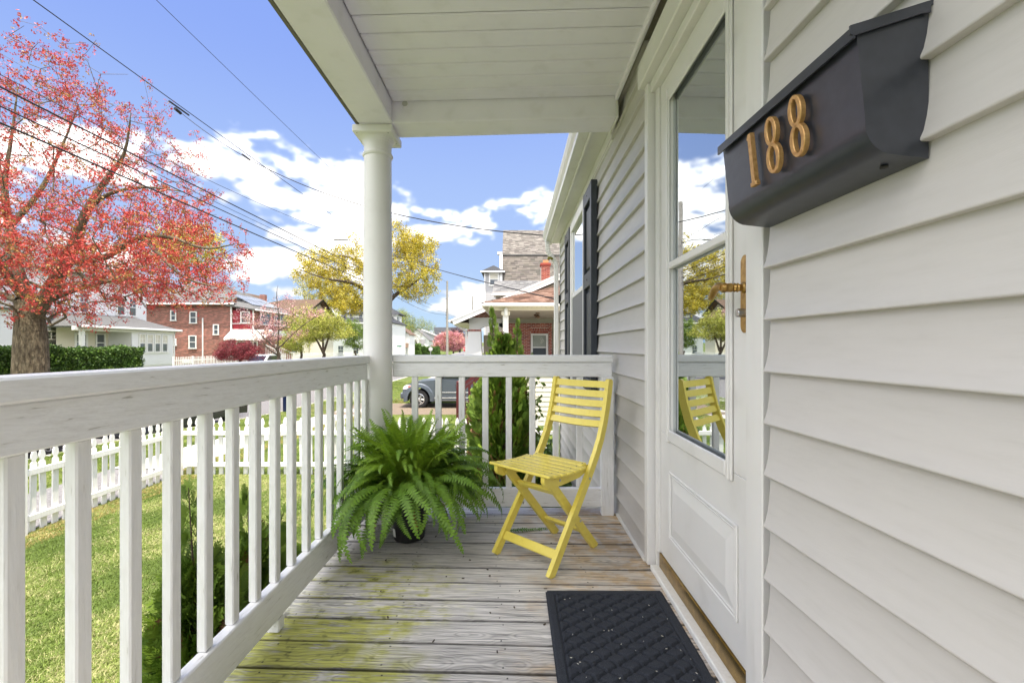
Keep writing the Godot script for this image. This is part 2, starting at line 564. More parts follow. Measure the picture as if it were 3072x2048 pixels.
	M.bark = worn(ntex(0.02, 61, [[0.0, L(0.028, 0.020, 0.011)], [0.5, L(0.115, 0.09, 0.052)], [1.0, L(0.26, 0.22, 0.145)]], 0.0, 512, 5), Vector3(1.1, 0.22, 1.1), 0.9, ntex(0.02, 62, [], 10.0), 1.0)
	M.bark_dark = worn(ntex(0.03, 63, [[0.0, L(0.03, 0.022, 0.015)], [1.0, L(0.12, 0.09, 0.06)]]), Vector3(1, 0.3, 1), 0.9)
	M.asphalt = worn(ntex(0.05, 64, [[0.0, L(0.10, 0.098, 0.098)], [0.5, L(0.17, 0.165, 0.165)], [1.0, L(0.27, 0.26, 0.26)]], 0.0, 512, 5), Vector3(0.7, 0.7, 0.7), 0.9)
	M.concrete = worn(ntex(0.02, 65, [[0.0, L(0.40, 0.38, 0.34)], [1.0, L(0.60, 0.58, 0.54)]], 0.0, 512, 5), Vector3(0.5, 0.5, 0.5), 0.85)
	M.dirt = worn(ntex(0.04, 66, [[0.0, L(0.10, 0.075, 0.05)], [1.0, L(0.30, 0.24, 0.18)]]), Vector3(0.6, 0.6, 0.6), 0.95)
	M.turf = worn(ntex(0.02, 67, [[0.0, L(0.075, 0.085, 0.018)], [0.4, L(0.10, 0.145, 0.022)], [0.65, L(0.15, 0.20, 0.04)], [1.0, L(0.26, 0.25, 0.09)]], 0.0, 512, 6), Vector3(0.35, 0.35, 0.35), 0.95, ntex(0.15, 68, [], 10.0), 0.8)
	M.white_wood = worn(ntex(0.02, 69, [[0.0, L(0.42, 0.39, 0.33)], [0.18, L(0.74, 0.73, 0.70)], [1.0, L(0.82, 0.82, 0.80)]], 0.0, 512, 5), Vector3(5, 0.8, 5), 0.6)
	M.white = mat(L(0.80, 0.80, 0.78), 0.5)
	M.white_lap = mat(L(0.78, 0.785, 0.79), 0.55)
	M.cream = mat(L(0.74, 0.70, 0.58), 0.55)
	M.beige = mat(L(0.62, 0.545, 0.475), 0.55)
	M.grey_lap = mat(L(0.46, 0.46, 0.47), 0.6)
	M.stucco = worn(ntex(0.08, 70, [[0.0, L(0.72, 0.72, 0.71)], [1.0, L(0.82, 0.82, 0.81)]]), Vector3(1, 1, 1), 0.8)
	M.taupe = mat(L(0.40, 0.36, 0.31), 0.8)
	M.tab = tinted(0.9)
	M.roof_grey = worn(ntex(0.05, 71, [[0.0, L(0.10, 0.10, 0.10)], [1.0, L(0.22, 0.22, 0.22)]]), Vector3(0.4, 0.4, 0.4), 0.9)
	M.roof_brown = worn(ntex(0.03, 72, [[0.0, L(0.10, 0.065, 0.045)], [1.0, L(0.24, 0.165, 0.12)]]), Vector3(0.3, 0.3, 0.3), 0.9)
	M.roof_dark = worn(ntex(0.05, 73, [[0.0, L(0.035, 0.038, 0.045)], [1.0, L(0.075, 0.08, 0.09)]]), Vector3(0.3, 0.3, 0.3), 0.85)
	M.brick_far = worn(brick_texture(Color(0.64, 0.39, 0.34), Color(0.50, 0.28, 0.245), Color(0.66, 0.60, 0.55)), Vector3(0.57, 0.82, 0.57), 0.85)
	M.brick = tinted(0.85)
	M.mortar = mat(L(0.72, 0.66, 0.60), 0.9)
	M.red_paint = mat(L(0.085, 0.010, 0.012), 0.45)
	M.red_wall = mat(L(0.30, 0.02, 0.03), 0.5)
	M.wire = mat(L(0.012, 0.012, 0.013), 0.6)
	M.pole = worn(ntex(0.02, 74, [[0.0, L(0.20, 0.185, 0.165)], [1.0, L(0.42, 0.40, 0.37)]]), Vector3(3, 0.3, 3), 0.9)
	M.truck = mat(L(0.10, 0.125, 0.16), 0.24, 0.5)
	M.truck.clearcoat_enabled = true
	M.truck.clearcoat = 1.0
	M.black = mat(L(0.012, 0.012, 0.013), 0.5)
	M.rubber = mat(L(0.014, 0.014, 0.015), 0.85)
	M.alloy = mat(L(0.70, 0.70, 0.72), 0.25, 0.8)
	M.car_glass = mat(L(0.02, 0.024, 0.028), 0.04)
	M.car_glass.metallic_specular = 0.8
	M.lamp_lens = mat(L(0.72, 0.74, 0.76), 0.1, 0.3)
	M.amber = mat(L(0.75, 0.09, 0.05), 0.25)
	M.car_white = mat(L(0.75, 0.77, 0.80), 0.2)
	M.car_dark = mat(L(0.018, 0.020, 0.026), 0.2)
	M.car_blue = mat(L(0.012, 0.02, 0.055), 0.2)
	M.sign_red = mat(L(0.55, 0.012, 0.020), 0.4)
	M.sign_back = mat(L(0.55, 0.55, 0.56), 0.45, 0.3)
	M.sign_green = mat(L(0.02, 0.20, 0.10), 0.4)
	M.solar = mat(L(0.16, 0.18, 0.21), 0.2)

# ---------------------------------------------------------------- the porch
const TILT := 0.028     # the ceiling and beams fall away from the house
func bx(size: Vector3, bev := 0.004) -> MB:
	var m := MB.new()
	m.box(Vector3.ZERO, size, Basis.IDENTITY, bev)
	return m
func boxed(called: String, x0: float, x1: float, y0: float, y1: float, d0: float, d1: float, material: Material, parent: Node, bev := 0.004) -> MeshInstance3D:
	return obj(called, bx(Vector3(x1 - x0, y1 - y0, d1 - d0), bev), material, parent, Transform3D(Basis.IDENTITY, V((x0 + x1) / 2, (y0 + y1) / 2, (d0 + d1) / 2)))

func build_porch():
	var porch := thing("front_porch", "white covered front porch with weathered grey plank floor, round column and baluster railings", "porch")
	# floor
	var di := make_deck_images()
	var dm := mat(Color.WHITE, 0.62)
	dm.albedo_texture = di[0]
	dm.normal_enabled = true
	dm.normal_texture = di[1]
	dm.normal_scale = 0.75
	var deck := Node3D.new()
	deck.name = "floor"
	porch.add_child(deck)
	rng.seed = 12
	var skew := Basis(Vector3(1, 0.010, 0.05).normalized(), Vector3(-0.010, 1, 0).normalized(), Vector3(-0.05, 0, 1).normalized())
	for i in range(-9, 13):
		var m := MB.new()
		var hw := PITCH / 2 - 0.0042
		var prof := [Vector2(-hw, -0.034), Vector2(-hw, -0.0035), Vector2(-hw + 0.0035, 0), Vector2(hw - 0.0035, 0), Vector2(hw, -0.0035), Vector2(hw, -0.034)]
		var x0 := -1.0 + rng.randf_range(-0.008, 0.008)
		var x1 := 0.66
		var ti := posmod(i, 13)
		for k in 5:
			var a: Vector2 = prof[k]
			var b: Vector2 = prof[k + 1]
			var nn := Vector3(0, (b.x - a.x), -(a.y - b.y) if k < 2 else (a.y - b.y))
			nn = Vector3(0, 1, 0) if k == 2 else (Vector3(0, 0.0 if k != 1 and k != 3 else 1.0, 1.0 if k < 2 else -1.0)).normalized()
			var uv := func(x: float, v: float) -> Vector2: return Vector2((x + 1.0) / 1.72, (ti * PITCH + PITCH / 2 + v) / 1.92)
			var p := [Vector3(x0, a.y, -a.x), Vector3(x1, a.y, -a.x), Vector3(x1, b.y, -b.x), Vector3(x0, b.y, -b.x)]
			var t := [uv.call(x0, a.x), uv.call(x1, a.x), uv.call(x1, b.x), uv.call(x0, b.x)]
			m.smooth3(p[0], nn, p[1], nn, p[2], nn, t[0], t[1], t[2])
			m.smooth3(p[0], nn, p[2], nn, p[3], nn, t[0], t[2], t[3])
		m.quad(Vector3(x0, -0.034, hw), Vector3(x0, 0, hw), Vector3(x0, 0, -hw), Vector3(x0, -0.034, -hw), Vector3.LEFT)
		obj("floor_board", m, dm, deck, Transform3D(skew, V(0, rng.randf_range(-0.0015, 0.001), DECK0 + (i + 0.5) * PITCH)))
	boxed("rim_joist", -0.985, -0.945, -0.27, -0.045, -1.5, 3.05, M.grime, porch)
	boxed("rim_joist", -0.94, 0.64, -0.27, -0.045, 3.03, 3.06, M.grime, porch)
	boxed("skirt_board", -0.975, -0.95, -1.02, -0.272, -1.5, 3.05, M.grime, porch)
	boxed("underside", -0.94, 0.64, -0.20, -0.075, -1.5, 3.02, M.gap, porch, 0.0)

	# ceiling
	var ceil_node := Node3D.new()
	ceil_node.name = "ceiling"
	porch.add_child(ceil_node)
	var tb := Basis(Vector3(1, TILT, 0).normalized(), Vector3(-TILT, 1, 0).normalized(), Vector3(0, 0, 1))
	var cp := MB.new()
	cp.box(Vector3.ZERO, Vector3(1.315, 0.014, 0.1125), Basis.IDENTITY, 0.006)
	var cpm := cp.mesh()
	for i in 21:
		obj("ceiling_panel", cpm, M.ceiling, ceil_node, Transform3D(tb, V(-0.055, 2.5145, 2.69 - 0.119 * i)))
	obj("ceiling_backing", bx(Vector3(1.5, 0.02, 2.56), 0.0), M.taupe, ceil_node, Transform3D(tb, V(-0.05, 2.537, 1.54)))
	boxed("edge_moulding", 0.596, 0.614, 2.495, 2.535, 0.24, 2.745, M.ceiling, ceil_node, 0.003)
	# beams
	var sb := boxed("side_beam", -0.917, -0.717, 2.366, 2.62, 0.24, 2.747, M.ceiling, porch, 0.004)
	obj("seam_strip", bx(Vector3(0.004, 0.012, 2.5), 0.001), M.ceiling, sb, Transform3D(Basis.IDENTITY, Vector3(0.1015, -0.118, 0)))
	boxed("beam_drip_edge", -0.942, -0.922, 2.372, 2.66, 0.22, 2.98, M.grime, porch, 0.003)
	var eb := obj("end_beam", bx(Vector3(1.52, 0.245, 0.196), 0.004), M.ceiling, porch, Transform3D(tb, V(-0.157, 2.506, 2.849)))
	obj("beam_end_cap", bx(Vector3(0.012, 0.26, 0.21), 0.002), M.trim, eb, Transform3D(Basis.IDENTITY, Vector3(0.766, 0, 0)))
	var pl := MB.new()
	pl.lathe([Vector2(0, 0.004), Vector2(0.020, 0.004), Vector2(0.0215, 0.002), Vector2(0.0225, -0.004)], 28, Vector3.ZERO, Basis(Vector3.RIGHT, PI / 2))
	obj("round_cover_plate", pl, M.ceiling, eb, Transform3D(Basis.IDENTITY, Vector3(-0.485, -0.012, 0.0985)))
	var dk := MB.new()
	dk.lathe([Vector2(0, 0.0055), Vector2(0.016, 0.0055), Vector2(0.0165, 0.003)], 28, Vector3.ZERO, Basis(Vector3.RIGHT, PI / 2))
	obj("round_cover_disc", dk, mat(L(0.47, 0.46, 0.44), 0.5), eb, Transform3D(Basis.IDENTITY, Vector3(-0.485, -0.012, 0.0985)))
	obj("end_gutter", bx(Vector3(1.33, 0.10, 0.07), 0.006), M.trim, porch, Transform3D(tb, V(-0.20, 2.475, 3.005)))
	# roof over the porch
	var pr := MB.new()
	pr.box(Vector3.ZERO, Vector3(1.9, 0.05, 2.87))
	obj("porch_roof", pr, M.roof_grey, porch, Transform3D(Basis(Vector3(0, 0, 1), 0.13), V(-0.13, 2.78, 1.64)))

	# column
	var col := Node3D.new()
	col.name = "column"
	porch.add_child(col)
	col.position = V(-0.836, 0, 2.868)
	var sh := MB.new()
	var prof := []
	for k in 13:
		var t := k / 12.0
		prof.append(Vector2(0.0875 - 0.006 * t * t, 0.12 + 2.155 * t))
	sh.lathe(prof, 48)
	obj("shaft", sh, M.column, col)
	var cap := MB.new()
	cap.lathe([Vector2(0.0815, 2.205), Vector2(0.088, 2.210), Vector2(0.0915, 2.219), Vector2(0.088, 2.229), Vector2(0.0815, 2.234)], 48)
	var hs := 0.117
	# square abacus that sweeps down to the round neck
	for k in 32:
		var ring := []
		for e in 2:
			var a := TAU * (k + e) / 32.0
			var dvec := Vector3(cos(a), 0, sin(a))
			var sq := hs / maxf(absf(dvec.x), absf(dvec.z))
			var line := []
			for q in 6:
				var t := q / 5.0
				line.append(dvec * lerpf(0.083, minf(sq, 0.125) , 1.0 - cos(t * PI / 2)) + Vector3(0, 2.272 + 0.05 * sin(t * PI / 2), 0))
			ring.append(line)
		for q in 5:
			cap.quad(ring[0][q], ring[1][q], ring[1][q + 1], ring[0][q + 1], ring[0][q] * Vector3(1, 0, 1) - Vector3(0, 0.1, 0))
	obj("capital", cap, M.column, col)
	obj("abacus", bx(Vector3(hs * 2 + 0.004, 0.046, hs * 2 + 0.004), 0.006), M.column, col, Transform3D(Basis.IDENTITY, Vector3(0, 2.341, 0)))
	var screws := MB.new()
	for q in [[-0.095, 0.1], [0.09, 0.1], [0.1, -0.05]]:
		screws.lathe([Vector2(0, -0.001), Vector2(0.003, -0.001), Vector2(0.003, 0.002)], 8, Vector3(q[0], 2.318, q[1]))
	obj("screw", screws, M.gap, col)
	var bs := MB.new()
	bs.lathe([Vector2(0.088, 0.125), Vector2(0.098, 0.118), Vector2(0.103, 0.10), Vector2(0.100, 0.082), Vector2(0.112, 0.078), Vector2(0.118, 0.06), Vector2(0.112, 0.042)], 48)
	bs.box(Vector3(0, 0.021, 0), Vector3(0.236, 0.042, 0.236), Basis.IDENTITY, 0.004)
	obj("column_base", bs, M.column, col)

	# railing along the street side
	var side := Node3D.new()
	side.name = "side_railing"
	porch.add_child(side)
	boxed("cap_rail", -0.945, -0.852, 0.952, 0.998, -1.3, 2.775, M.rail, side, 0.005)
	boxed("top_rail", -0.902, -0.863, 0.861, 0.951, -1.3, 2.755, M.rail, side, 0.004)
	boxed("bottom_rail", -0.902, -0.863, 0.050, 0.180, -1.3, 2.79, M.rail, side, 0.004)
	boxed("support_block", -0.905, -0.862, 0.0, 0.049, 1.71, 1.755, M.rail, side, 0.004)
	var bal := MB.new()
	bal.box(Vector3.ZERO, Vector3(0.027, 0.680, 0.036), Basis.IDENTITY, 0.0035)
	var balm := bal.mesh()
	rng.seed = 31
	for i in range(-12, 15):
		obj("baluster", balm, M.rail_y, side, Transform3D(Basis(Vector3.UP, rng.randf_range(-0.02, 0.02)), V(-0.8885 + rng.randf_range(-0.001, 0.001), 0.5205, 0.951 + 0.1305 * i)))
	# railing at the end
	var endr := Node3D.new()
	endr.name = "end_railing"
	porch.add_child(endr)
	boxed("cap_rail", -0.765, 0.618, 0.953, 0.998, 2.895, 2.975, M.rail_x, endr, 0.005)
	boxed("top_rail", -0.755, 0.612, 0.862, 0.952, 2.906, 2.944, M.rail_x, endr, 0.004)
	boxed("bottom_rail", -0.755, 0.560, 0.052, 0.168, 2.906, 2.944, M.rail_x, endr, 0.004)
	var bal2 := MB.new()
	bal2.box(Vector3.ZERO, Vector3(0.038, 0.693, 0.027), Basis.IDENTITY, 0.0035)
	var bal2m := bal2.mesh()
	for i in 8:
		obj("baluster", bal2m, M.rail_y, endr, Transform3D(Basis.IDENTITY, V(-0.6195 + 0.1472 * i, 0.515, 2.926)))
	boxed("end_post", 0.545, 0.620, 0.003, 0.8615, 2.885, 2.952, M.rail_y, endr, 0.004)

# ---------------------------------------------------------------- our house
func course_mesh(length: float, exposure: float) -> ArrayMesh:
	var m := MB.new()
	var e := exposure
	var pr := [Vector2(0.0, 0.0008), Vector2(0.0180, 0.0), Vector2(0.0200, 0.0025), Vector2(0.0195, 0.0060), Vector2(0.0142, 0.14 * e), Vector2(0.0090, 0.32 * e), Vector2(0.0052, 0.54 * e), Vector2(0.003, 0.78 * e), Vector2(0.0016, 1.02 * e)]
	var ns := []
	for i in pr.size():
		var a: Vector2 = pr[maxi(i - 1, 0)]
		var b: Vector2 = pr[mini(i + 1, pr.size() - 1)]
		var t := (b - a).normalized()
		ns.append(Vector3(-t.y, t.x * -1.0, 0).normalized())
	ns[0] = Vector3(0, -1, 0)
	ns[1] = Vector3(-0.2, -1, 0).normalized()
	for i in pr.size() - 1:
		var a: Vector2 = pr[i]
		var b: Vector2 = pr[i + 1]
		var p := [Vector3(-a.x, a.y, 0), Vector3(-a.x, a.y, -length), Vector3(-b.x, b.y, -length), Vector3(-b.x, b.y, 0)]
		m.smooth3(p[0], ns[i], p[1], ns[i], p[2], ns[i + 1])
		m.smooth3(p[0], ns[i], p[2], ns[i + 1], p[3], ns[i + 1])
	return m.mesh()

func build_house():
	var house := thing("house", "our own pale grey vinyl sided house with white storm door and dark shutters", "house")
	boxed("wall_core", 0.705, 8.0, -1.2, 2.62, -4.0, 6.455, M.gap, house, 0.0)
	# siding beside the door (swings 2 degrees away from the far wall) and beyond it
	var near_wall := Node3D.new()
	near_wall.name = "near_wall"
	house.add_child(near_wall)
	var cm := course_mesh(2.75, 0.127)
	var nb := Basis(Vector3.UP, 0.0385)
	for i in range(-8, 13):
		obj("siding_course", cm, M.siding, near_wall, Transform3D(nb, V(0.634, 0.987 + 0.127 * i, 1.148) - nb * Vector3(0, 0, -2.75)))
	obj("wall_sheathing", bx(Vector3(0.02, 2.85, 2.74), 0.0), M.siding, near_wall, Transform3D(nb, V(0.634, 1.2, 1.148) - nb * Vector3(-0.0115, 0, -1.375)))
	var far_wall := Node3D.new()
	far_wall.name = "far_wall"
	house.add_child(far_wall)
	var fm := course_mesh(6.43 - 2.262, 0.127)
	var lm := course_mesh(6.43 - 3.075, 0.127)
	for i in range(-15, 13):
		var y := 1.010 + 0.127 * i
		var low := y < -0.02
		obj("siding_course", lm if low else fm, M.siding, far_wall, Transform3D(Basis.IDENTITY, V(0.655, y, 3.075 if low else 2.262)))
	boxed("wall_sheathing", 0.657, 0.70, -1.1, 2.6, 2.27, 6.43, M.siding, far_wall, 0.0)
	boxed("corner_board", 0.634, 0.70, 0.015, 2.30, 2.212, 2.2615, M.trim, far_wall, 0.003)
	boxed("house_corner_board", 0.636, 0.71, -1.1, 2.5, 6.43, 6.475, M.trim, far_wall, 0.003)
	boxed("starter_strip", 0.632, 0.655, 0.004, 0.022, 2.27, 2.89, M.trim, far_wall, 0.003)
	var rib := MB.new()
	for i in 8: rib.tube([V(0.6455, 0.30 + 0.06 * i, 2.962), V(0.6435 + 0.003 * (i % 2), 0.36 + 0.06 * i, 2.962)], [0.006], 8)
	obj("cable", rib, M.siding, far_wall)

	# storm door
	var door := Node3D.new()
	door.name = "storm_door"
	house.add_child(door)
	var X := 0.680
	# slab as a frame round the glass
	boxed("slab", X, X + 0.03, 0.10, 0.66, 1.312, 2.155, M.door, door, 0.002)
	boxed("slab", X, X + 0.03, 2.145, 2.25, 1.312, 2.155, M.door, door, 0.002)
	boxed("slab", X, X + 0.03, 0.661, 2.144, 1.312, 1.478, M.door, door, 0.002)
	boxed("slab", X, X + 0.03, 0.661, 2.144, 2.022, 2.155, M.door, door, 0.002)
	boxed("glass", X + 0.012, X + 0.018, 0.66, 2.145, 1.476, 2.024, M.glass, door, 0.0)
	# retainer moulding: fluted uprights and flat rails
	for q in [[1.440, 1.480], [2.020, 2.052]]:
		for k in 3:
			boxed("retainer", X - 0.014 + 0.004 * absi(k - 1), X - 0.0015, 0.635, 2.17, q[0] + (q[1] - q[0]) * k / 3.0, q[0] + (q[1] - q[0]) * (k + 1) / 3.0 - 0.0005, M.door, door, 0.003)
	boxed("retainer", X - 0.012, X - 0.0015, 0.640, 0.690, 1.481, 2.019, M.door, door, 0.004)
	boxed("retainer", X - 0.012, X - 0.0015, 2.115, 2.165, 1.481, 2.019, M.door, door, 0.004)
	boxed("sash_bar", X - 0.012, X + 0.010, 1.385, 1.415, 1.481, 2.019, M.door, door, 0.004)
	# raised lower panel
	var pn := MB.new()
	var fr := func(d0: float, d1: float, y0: float, y1: float, w: float, h: float):
		pn.box(V(X - h / 2, (y0 + y1) / 2, d0 + w / 2), Vector3(h, y1 - y0, w), Basis.IDENTITY, minf(h, w) * 0.45)
		pn.box(V(X - h / 2, (y0 + y1) / 2, d1 - w / 2), Vector3(h, y1 - y0, w), Basis.IDENTITY, minf(h, w) * 0.45)
		pn.box(V(X - h / 2 - 0.0002, y0 + w / 2, (d0 + d1) / 2), Vector3(h, w, d1 - d0), Basis.IDENTITY, minf(h, w) * 0.45)
		pn.box(V(X - h / 2 - 0.0002, y1 - w / 2, (d0 + d1) / 2), Vector3(h, w, d1 - d0), Basis.IDENTITY, minf(h, w) * 0.45)
	fr.call(1.410, 2.032, 0.215, 0.510, 0.012, 0.007)
	fr.call(1.424, 2.018, 0.229, 0.496, 0.008, 0.005)
	obj("panel_moulding", pn, M.door, door)
	var fp := MB.new()
	var y0 := 0.240
	var y1 := 0.485
	var d0 := 1.436
	var d1 := 2.006
	var s := 0.045
	var o := [V(X - 0.0005, y0, d0), V(X - 0.0005, y0, d1), V(X - 0.0005, y1, d1), V(X - 0.0005, y1, d0)]
	var ii := [V(X - 0.008, y0 + s, d0 + s), V(X - 0.008, y0 + s, d1 - s), V(X - 0.008, y1 - s, d1 - s), V(X - 0.008, y1 - s, d0 + s)]
	for k in 4: fp.quad(o[k], o[(k + 1) % 4], ii[(k + 1) % 4], ii[k], Vector3(-1, 0, 0))
	fp.quad(ii[0], ii[1], ii[2], ii[3], Vector3(-1, 0, 0))
	obj("raised_panel", fp, M.door, door)
	boxed("kick_plate", X - 0.006, X + 0.02, 0.032, 0.0985, 1.30, 2.16, M.kick, door, 0.002)
	boxed("hinge_strip", X - 0.010, X + 0.01, 0.10, 2.26, 2.157, 2.176, M.door, door, 0.003)
	# brass handle set
	var hp := MB.new()
	var poly := PackedVector2Array()
	for k in 24:
		var a := TAU * k / 24.0
		poly.append(Vector2(cos(a) * 0.023, sin(a) * 0.023 + (0.09 if sin(a) > 0 else -0.09)))
	hp.prism(poly, 0.011, Transform3D(Basis(Vector3(0, 0, -1), Vector3.UP, Vector3(-1, 0, 0)), V(X - 0.0005, 1.203, 1.352)), true)
	obj("handle_plate", hp, M.brass, door)
	var hl := MB.new()
	var bq := Basis(Vector3(0, 0, 1), PI / 2)
	hl.lathe([Vector2(0.016, 0), Vector2(0.016, 0.006), Vector2(0.010, 0.010), Vector2(0.0105, 0.018), Vector2(0.0135, 0.021), Vector2(0.0105, 0.025), Vector2(0.0135, 0.030), Vector2(0.0105, 0.035), Vector2(0.0135, 0.040), Vector2(0.0125, 0.052), Vector2(0.015, 0.060), Vector2(0.012, 0.068), Vector2(0.0, 0.071)], 20, V(X - 0.010, 1.221, 1.352), bq)
	var path := []
	var rad := []
	for k in 9:
		var t := k / 8.0
		path.append(V(X - 0.073 - 0.004 * sin(t * PI), 1.221 - 0.012 * t + 0.010 * sin(t * PI * 1.6), 1.352 + 0.088 * t))
		rad.append(lerpf(0.0115, 0.0075, t) + 0.002 * sin(t * PI))
	hl.tube(path, rad, 12)
	obj("lever_handle", hl, M.brass, door)
	var cyl := MB.new()
	cyl.lathe([Vector2(0.0125, 0), Vector2(0.0125, 0.022), Vector2(0.011, 0.024), Vector2(0, 0.0245)], 20, V(X - 0.010, 1.148, 1.352), bq)
	obj("lock_cylinder", cyl, M.steel, door)
	# door frame
	var frame := Node3D.new()
	frame.name = "door_frame"
	house.add_child(frame)
	boxed("jamb_trim", 0.650, 0.70, 0.03, 2.30, 1.232, 1.308, M.trim, frame, 0.003)
	boxed("jamb_trim", 0.634, 0.70, 0.03, 2.30, 1.190, 1.2315, M.trim, frame, 0.003)
	boxed("jamb_trim", 0.668, 0.70, 0.03, 2.30, 2.178, 2.2, M.trim, frame, 0.003)
	boxed("dark_joint", 0.690, 0.70, 0.02, 2.30, 2.2, 2.2115, M.gap, frame, 0.0)
	boxed("gap_shade", 0.664, 0.70, 0.03, 2.45, 1.12, 1.1895, M.gap, frame, 0.0)  # near-black fill stands in for shade in the gap beside the siding
	boxed("head_trim", 0.648, 0.70, 2.251, 2.30, 1.176, 2.2115, M.trim, frame, 0.003)
	boxed("head_cap", 0.606, 0.70, 2.302, 2.42, 1.13, 2.285, M.trim, frame, 0.005)
	boxed("sill", 0.640, 0.705, 0.005, 0.031, 1.17, 2.19, M.white_wood, frame, 0.004)

	# window between the dark shutters
	var win := Node3D.new()
	win.name = "front_window"
	house.add_child(win)
	boxed("casing", 0.600, 0.656, 0.70, 2.33, 3.995, 4.075, M.trim, win, 0.004)
	boxed("casing", 0.600, 0.656, 0.70, 2.33, 4.895, 4.975, M.trim, win, 0.004)
	boxed("casing", 0.598, 0.656, 2.245, 2.335, 4.076, 4.894, M.trim, win, 0.004)
	boxed("sill", 0.585, 0.656, 0.66, 0.699, 3.98, 4.99, M.trim, win, 0.004)
	boxed("upper_sash", 0.612, 0.632, 1.555, 1.600, 4.076, 4.894, M.trim, win, 0.003)
	boxed("upper_sash", 0.612, 0.632, 1.601, 2.244, 4.076, 4.125, M.trim, win, 0.003)
	boxed("upper_sash", 0.612, 0.632, 1.601, 2.244, 4.845, 4.894, M.trim, win, 0.003)
	boxed("upper_pane", 0.621, 0.626, 1.60, 2.245, 4.12, 4.85, M.glass, win, 0.0)
	boxed("insect_screen", 0.617, 0.622, 0.70, 1.554, 4.076, 4.894, M.screen, win, 0.0)
	for q in [[3.565, 3.975], [5.0, 5.41]]:
		var shut := Node3D.new()
		shut.name = numbered(house, "shutter")
		house.add_child(shut, true)
		boxed("stile", 0.590, 0.640, 0.70, 2.33, q[0], q[0] + 0.055, M.shutter, shut, 0.004)
		boxed("stile", 0.590, 0.640, 0.70, 2.33, q[1] - 0.055, q[1], M.shutter, shut, 0.004)
		for yy in [[0.70, 0.79], [1.53, 1.65], [2.21, 2.325]]:
			boxed("crossrail", 0.5905, 0.640, yy[0], yy[1], q[0] + 0.0555, q[1] - 0.0555, M.shutter, shut, 0.004)
			var bt := MB.new()
			bt.lathe([Vector2(0.007, 0), Vector2(0.006, 0.003), Vector2(0, 0.004)], 10, V(0.5905, (yy[0] + yy[1]) / 2, (q[0] + q[1]) / 2), bq)
			obj("fixing", bt, M.black, shut)
		for yy in [[0.79, 1.53], [1.65, 2.21]]:
			boxed("raised_panel", 0.606, 0.626, yy[0] + 0.03, yy[1] - 0.03, q[0] + 0.08, q[1] - 0.08, M.shutter, shut, 0.012)
			boxed("panel_back", 0.618, 0.630, yy[0], yy[1], q[0] + 0.0555, q[1] - 0.0555, M.shutter, shut, 0.0)

	# eaves
	var eave := Node3D.new()
	eave.name = "eaves"
	house.add_child(eave)
	boxed("soffit", 0.51, 0.70, 2.500, 2.512, 3.06, 6.55, M.trim, eave, 0.0)
	boxed("frieze", 0.640, 0.70, 2.40, 2.499, 3.06, 6.46, M.trim, eave, 0.003)
	boxed("fascia", 0.512, 0.53, 2.475, 2.66, 3.04, 6.56, M.trim, eave, 0.003)
	var gp := PackedVector2Array([Vector2(0.51, 2.50), Vector2(0.44, 2.50), Vector2(0.436, 2.535), Vector2(0.418, 2.565), Vector2(0.405, 2.60), Vector2(0.405, 2.615), Vector2(0.412, 2.615), Vector2(0.416, 2.60), Vector2(0.43, 2.57), Vector2(0.448, 2.54), Vector2(0.452, 2.508), Vector2(0.51, 2.508)])
	var gm := MB.new()
	gm.prism(gp, 3.54, Transform3D(Basis.IDENTITY, V(0, 0, 6.58)))
	obj("gutter", gm, M.trim, eave)
	var ds := MB.new()
	var pts := [V(0.462, 2.505, 6.42), V(0.462, 2.44, 6.42), V(0.47, 2.37, 6.42), V(0.50, 2.31, 6.42), V(0.545, 2.26, 6.42), V(0.577, 2.20, 6.42), V(0.585, 2.13, 6.42)]
	for i in 24:      # crimped elbow
		var t0 := i / 24.0 * 5.999
		var a: Vector3 = (pts[int(t0)] as Vector3).lerp(pts[int(t0) + 1], t0 - int(t0))
		var t1 := minf((i + 1) / 24.0 * 5.999, 5.999)
		var b: Vector3 = (pts[int(t1)] as Vector3).lerp(pts[int(t1) + 1], t1 - int(t1))
		ds.bar(a, b + (b - a) * 0.3, 0.060 if i % 2 == 0 else 0.055, 0.078 if i % 2 == 0 else 0.073, Vector3.RIGHT if absf((b - a).normalized().x) < 0.8 else Vector3.UP, 0.006)
	obj("downspout_elbow", ds, M.trim, eave)
	var dp := MB.new()
	for k in 3: dp.box(V(0.585 + 0.02 * (k - 1), 0.53, 6.42 - 0.002 * (k % 2)), Vector3(0.0195, 3.2, 0.075), Basis.IDENTITY, 0.006)
	obj("downspout", dp, M.trim, eave)
	var moss := MB.new()
	rng.seed = 71
	for i in 14: moss.box(V(0.50 + rng.randf_range(-0.03, 0.03), 2.262 + rng.randf_range(-0.015, 0.012), 6.38 + rng.randf_range(-0.02, 0.01)), Vector3(0.025, 0.02, 0.025), Basis(Vector3(1, 1, 0).normalized(), rng.randf() * 3.0), 0.005)
	obj("moss_tuft", moss, mat(L(0.20, 0.19, 0.03), 0.9), eave)
	var roof := MB.new()
	roof.laps(V(0.42, 2.62, -4.3), V(0.42, 2.62, 6.7), V(4.4, 4.75, 6.7), V(4.4, 4.75, -4.3), 0.14, 0.008, Vector3(-0.5, 1, 0))
	roof.laps(V(8.4, 2.62, -4.3), V(8.4, 2.62, 6.7), V(4.4, 4.75, 6.7), V(4.4, 4.75, -4.3), 0.14, 0.008, Vector3(0.5, 1, 0))
	obj("roof", roof, M.roof_grey, house)
	var gab := MB.new()
	gab.trin(V(0.66, 2.6, 6.45), V(8.2, 2.6, 6.45), V(4.4, 4.7, 6.45), Vector3(0, 0, -1))
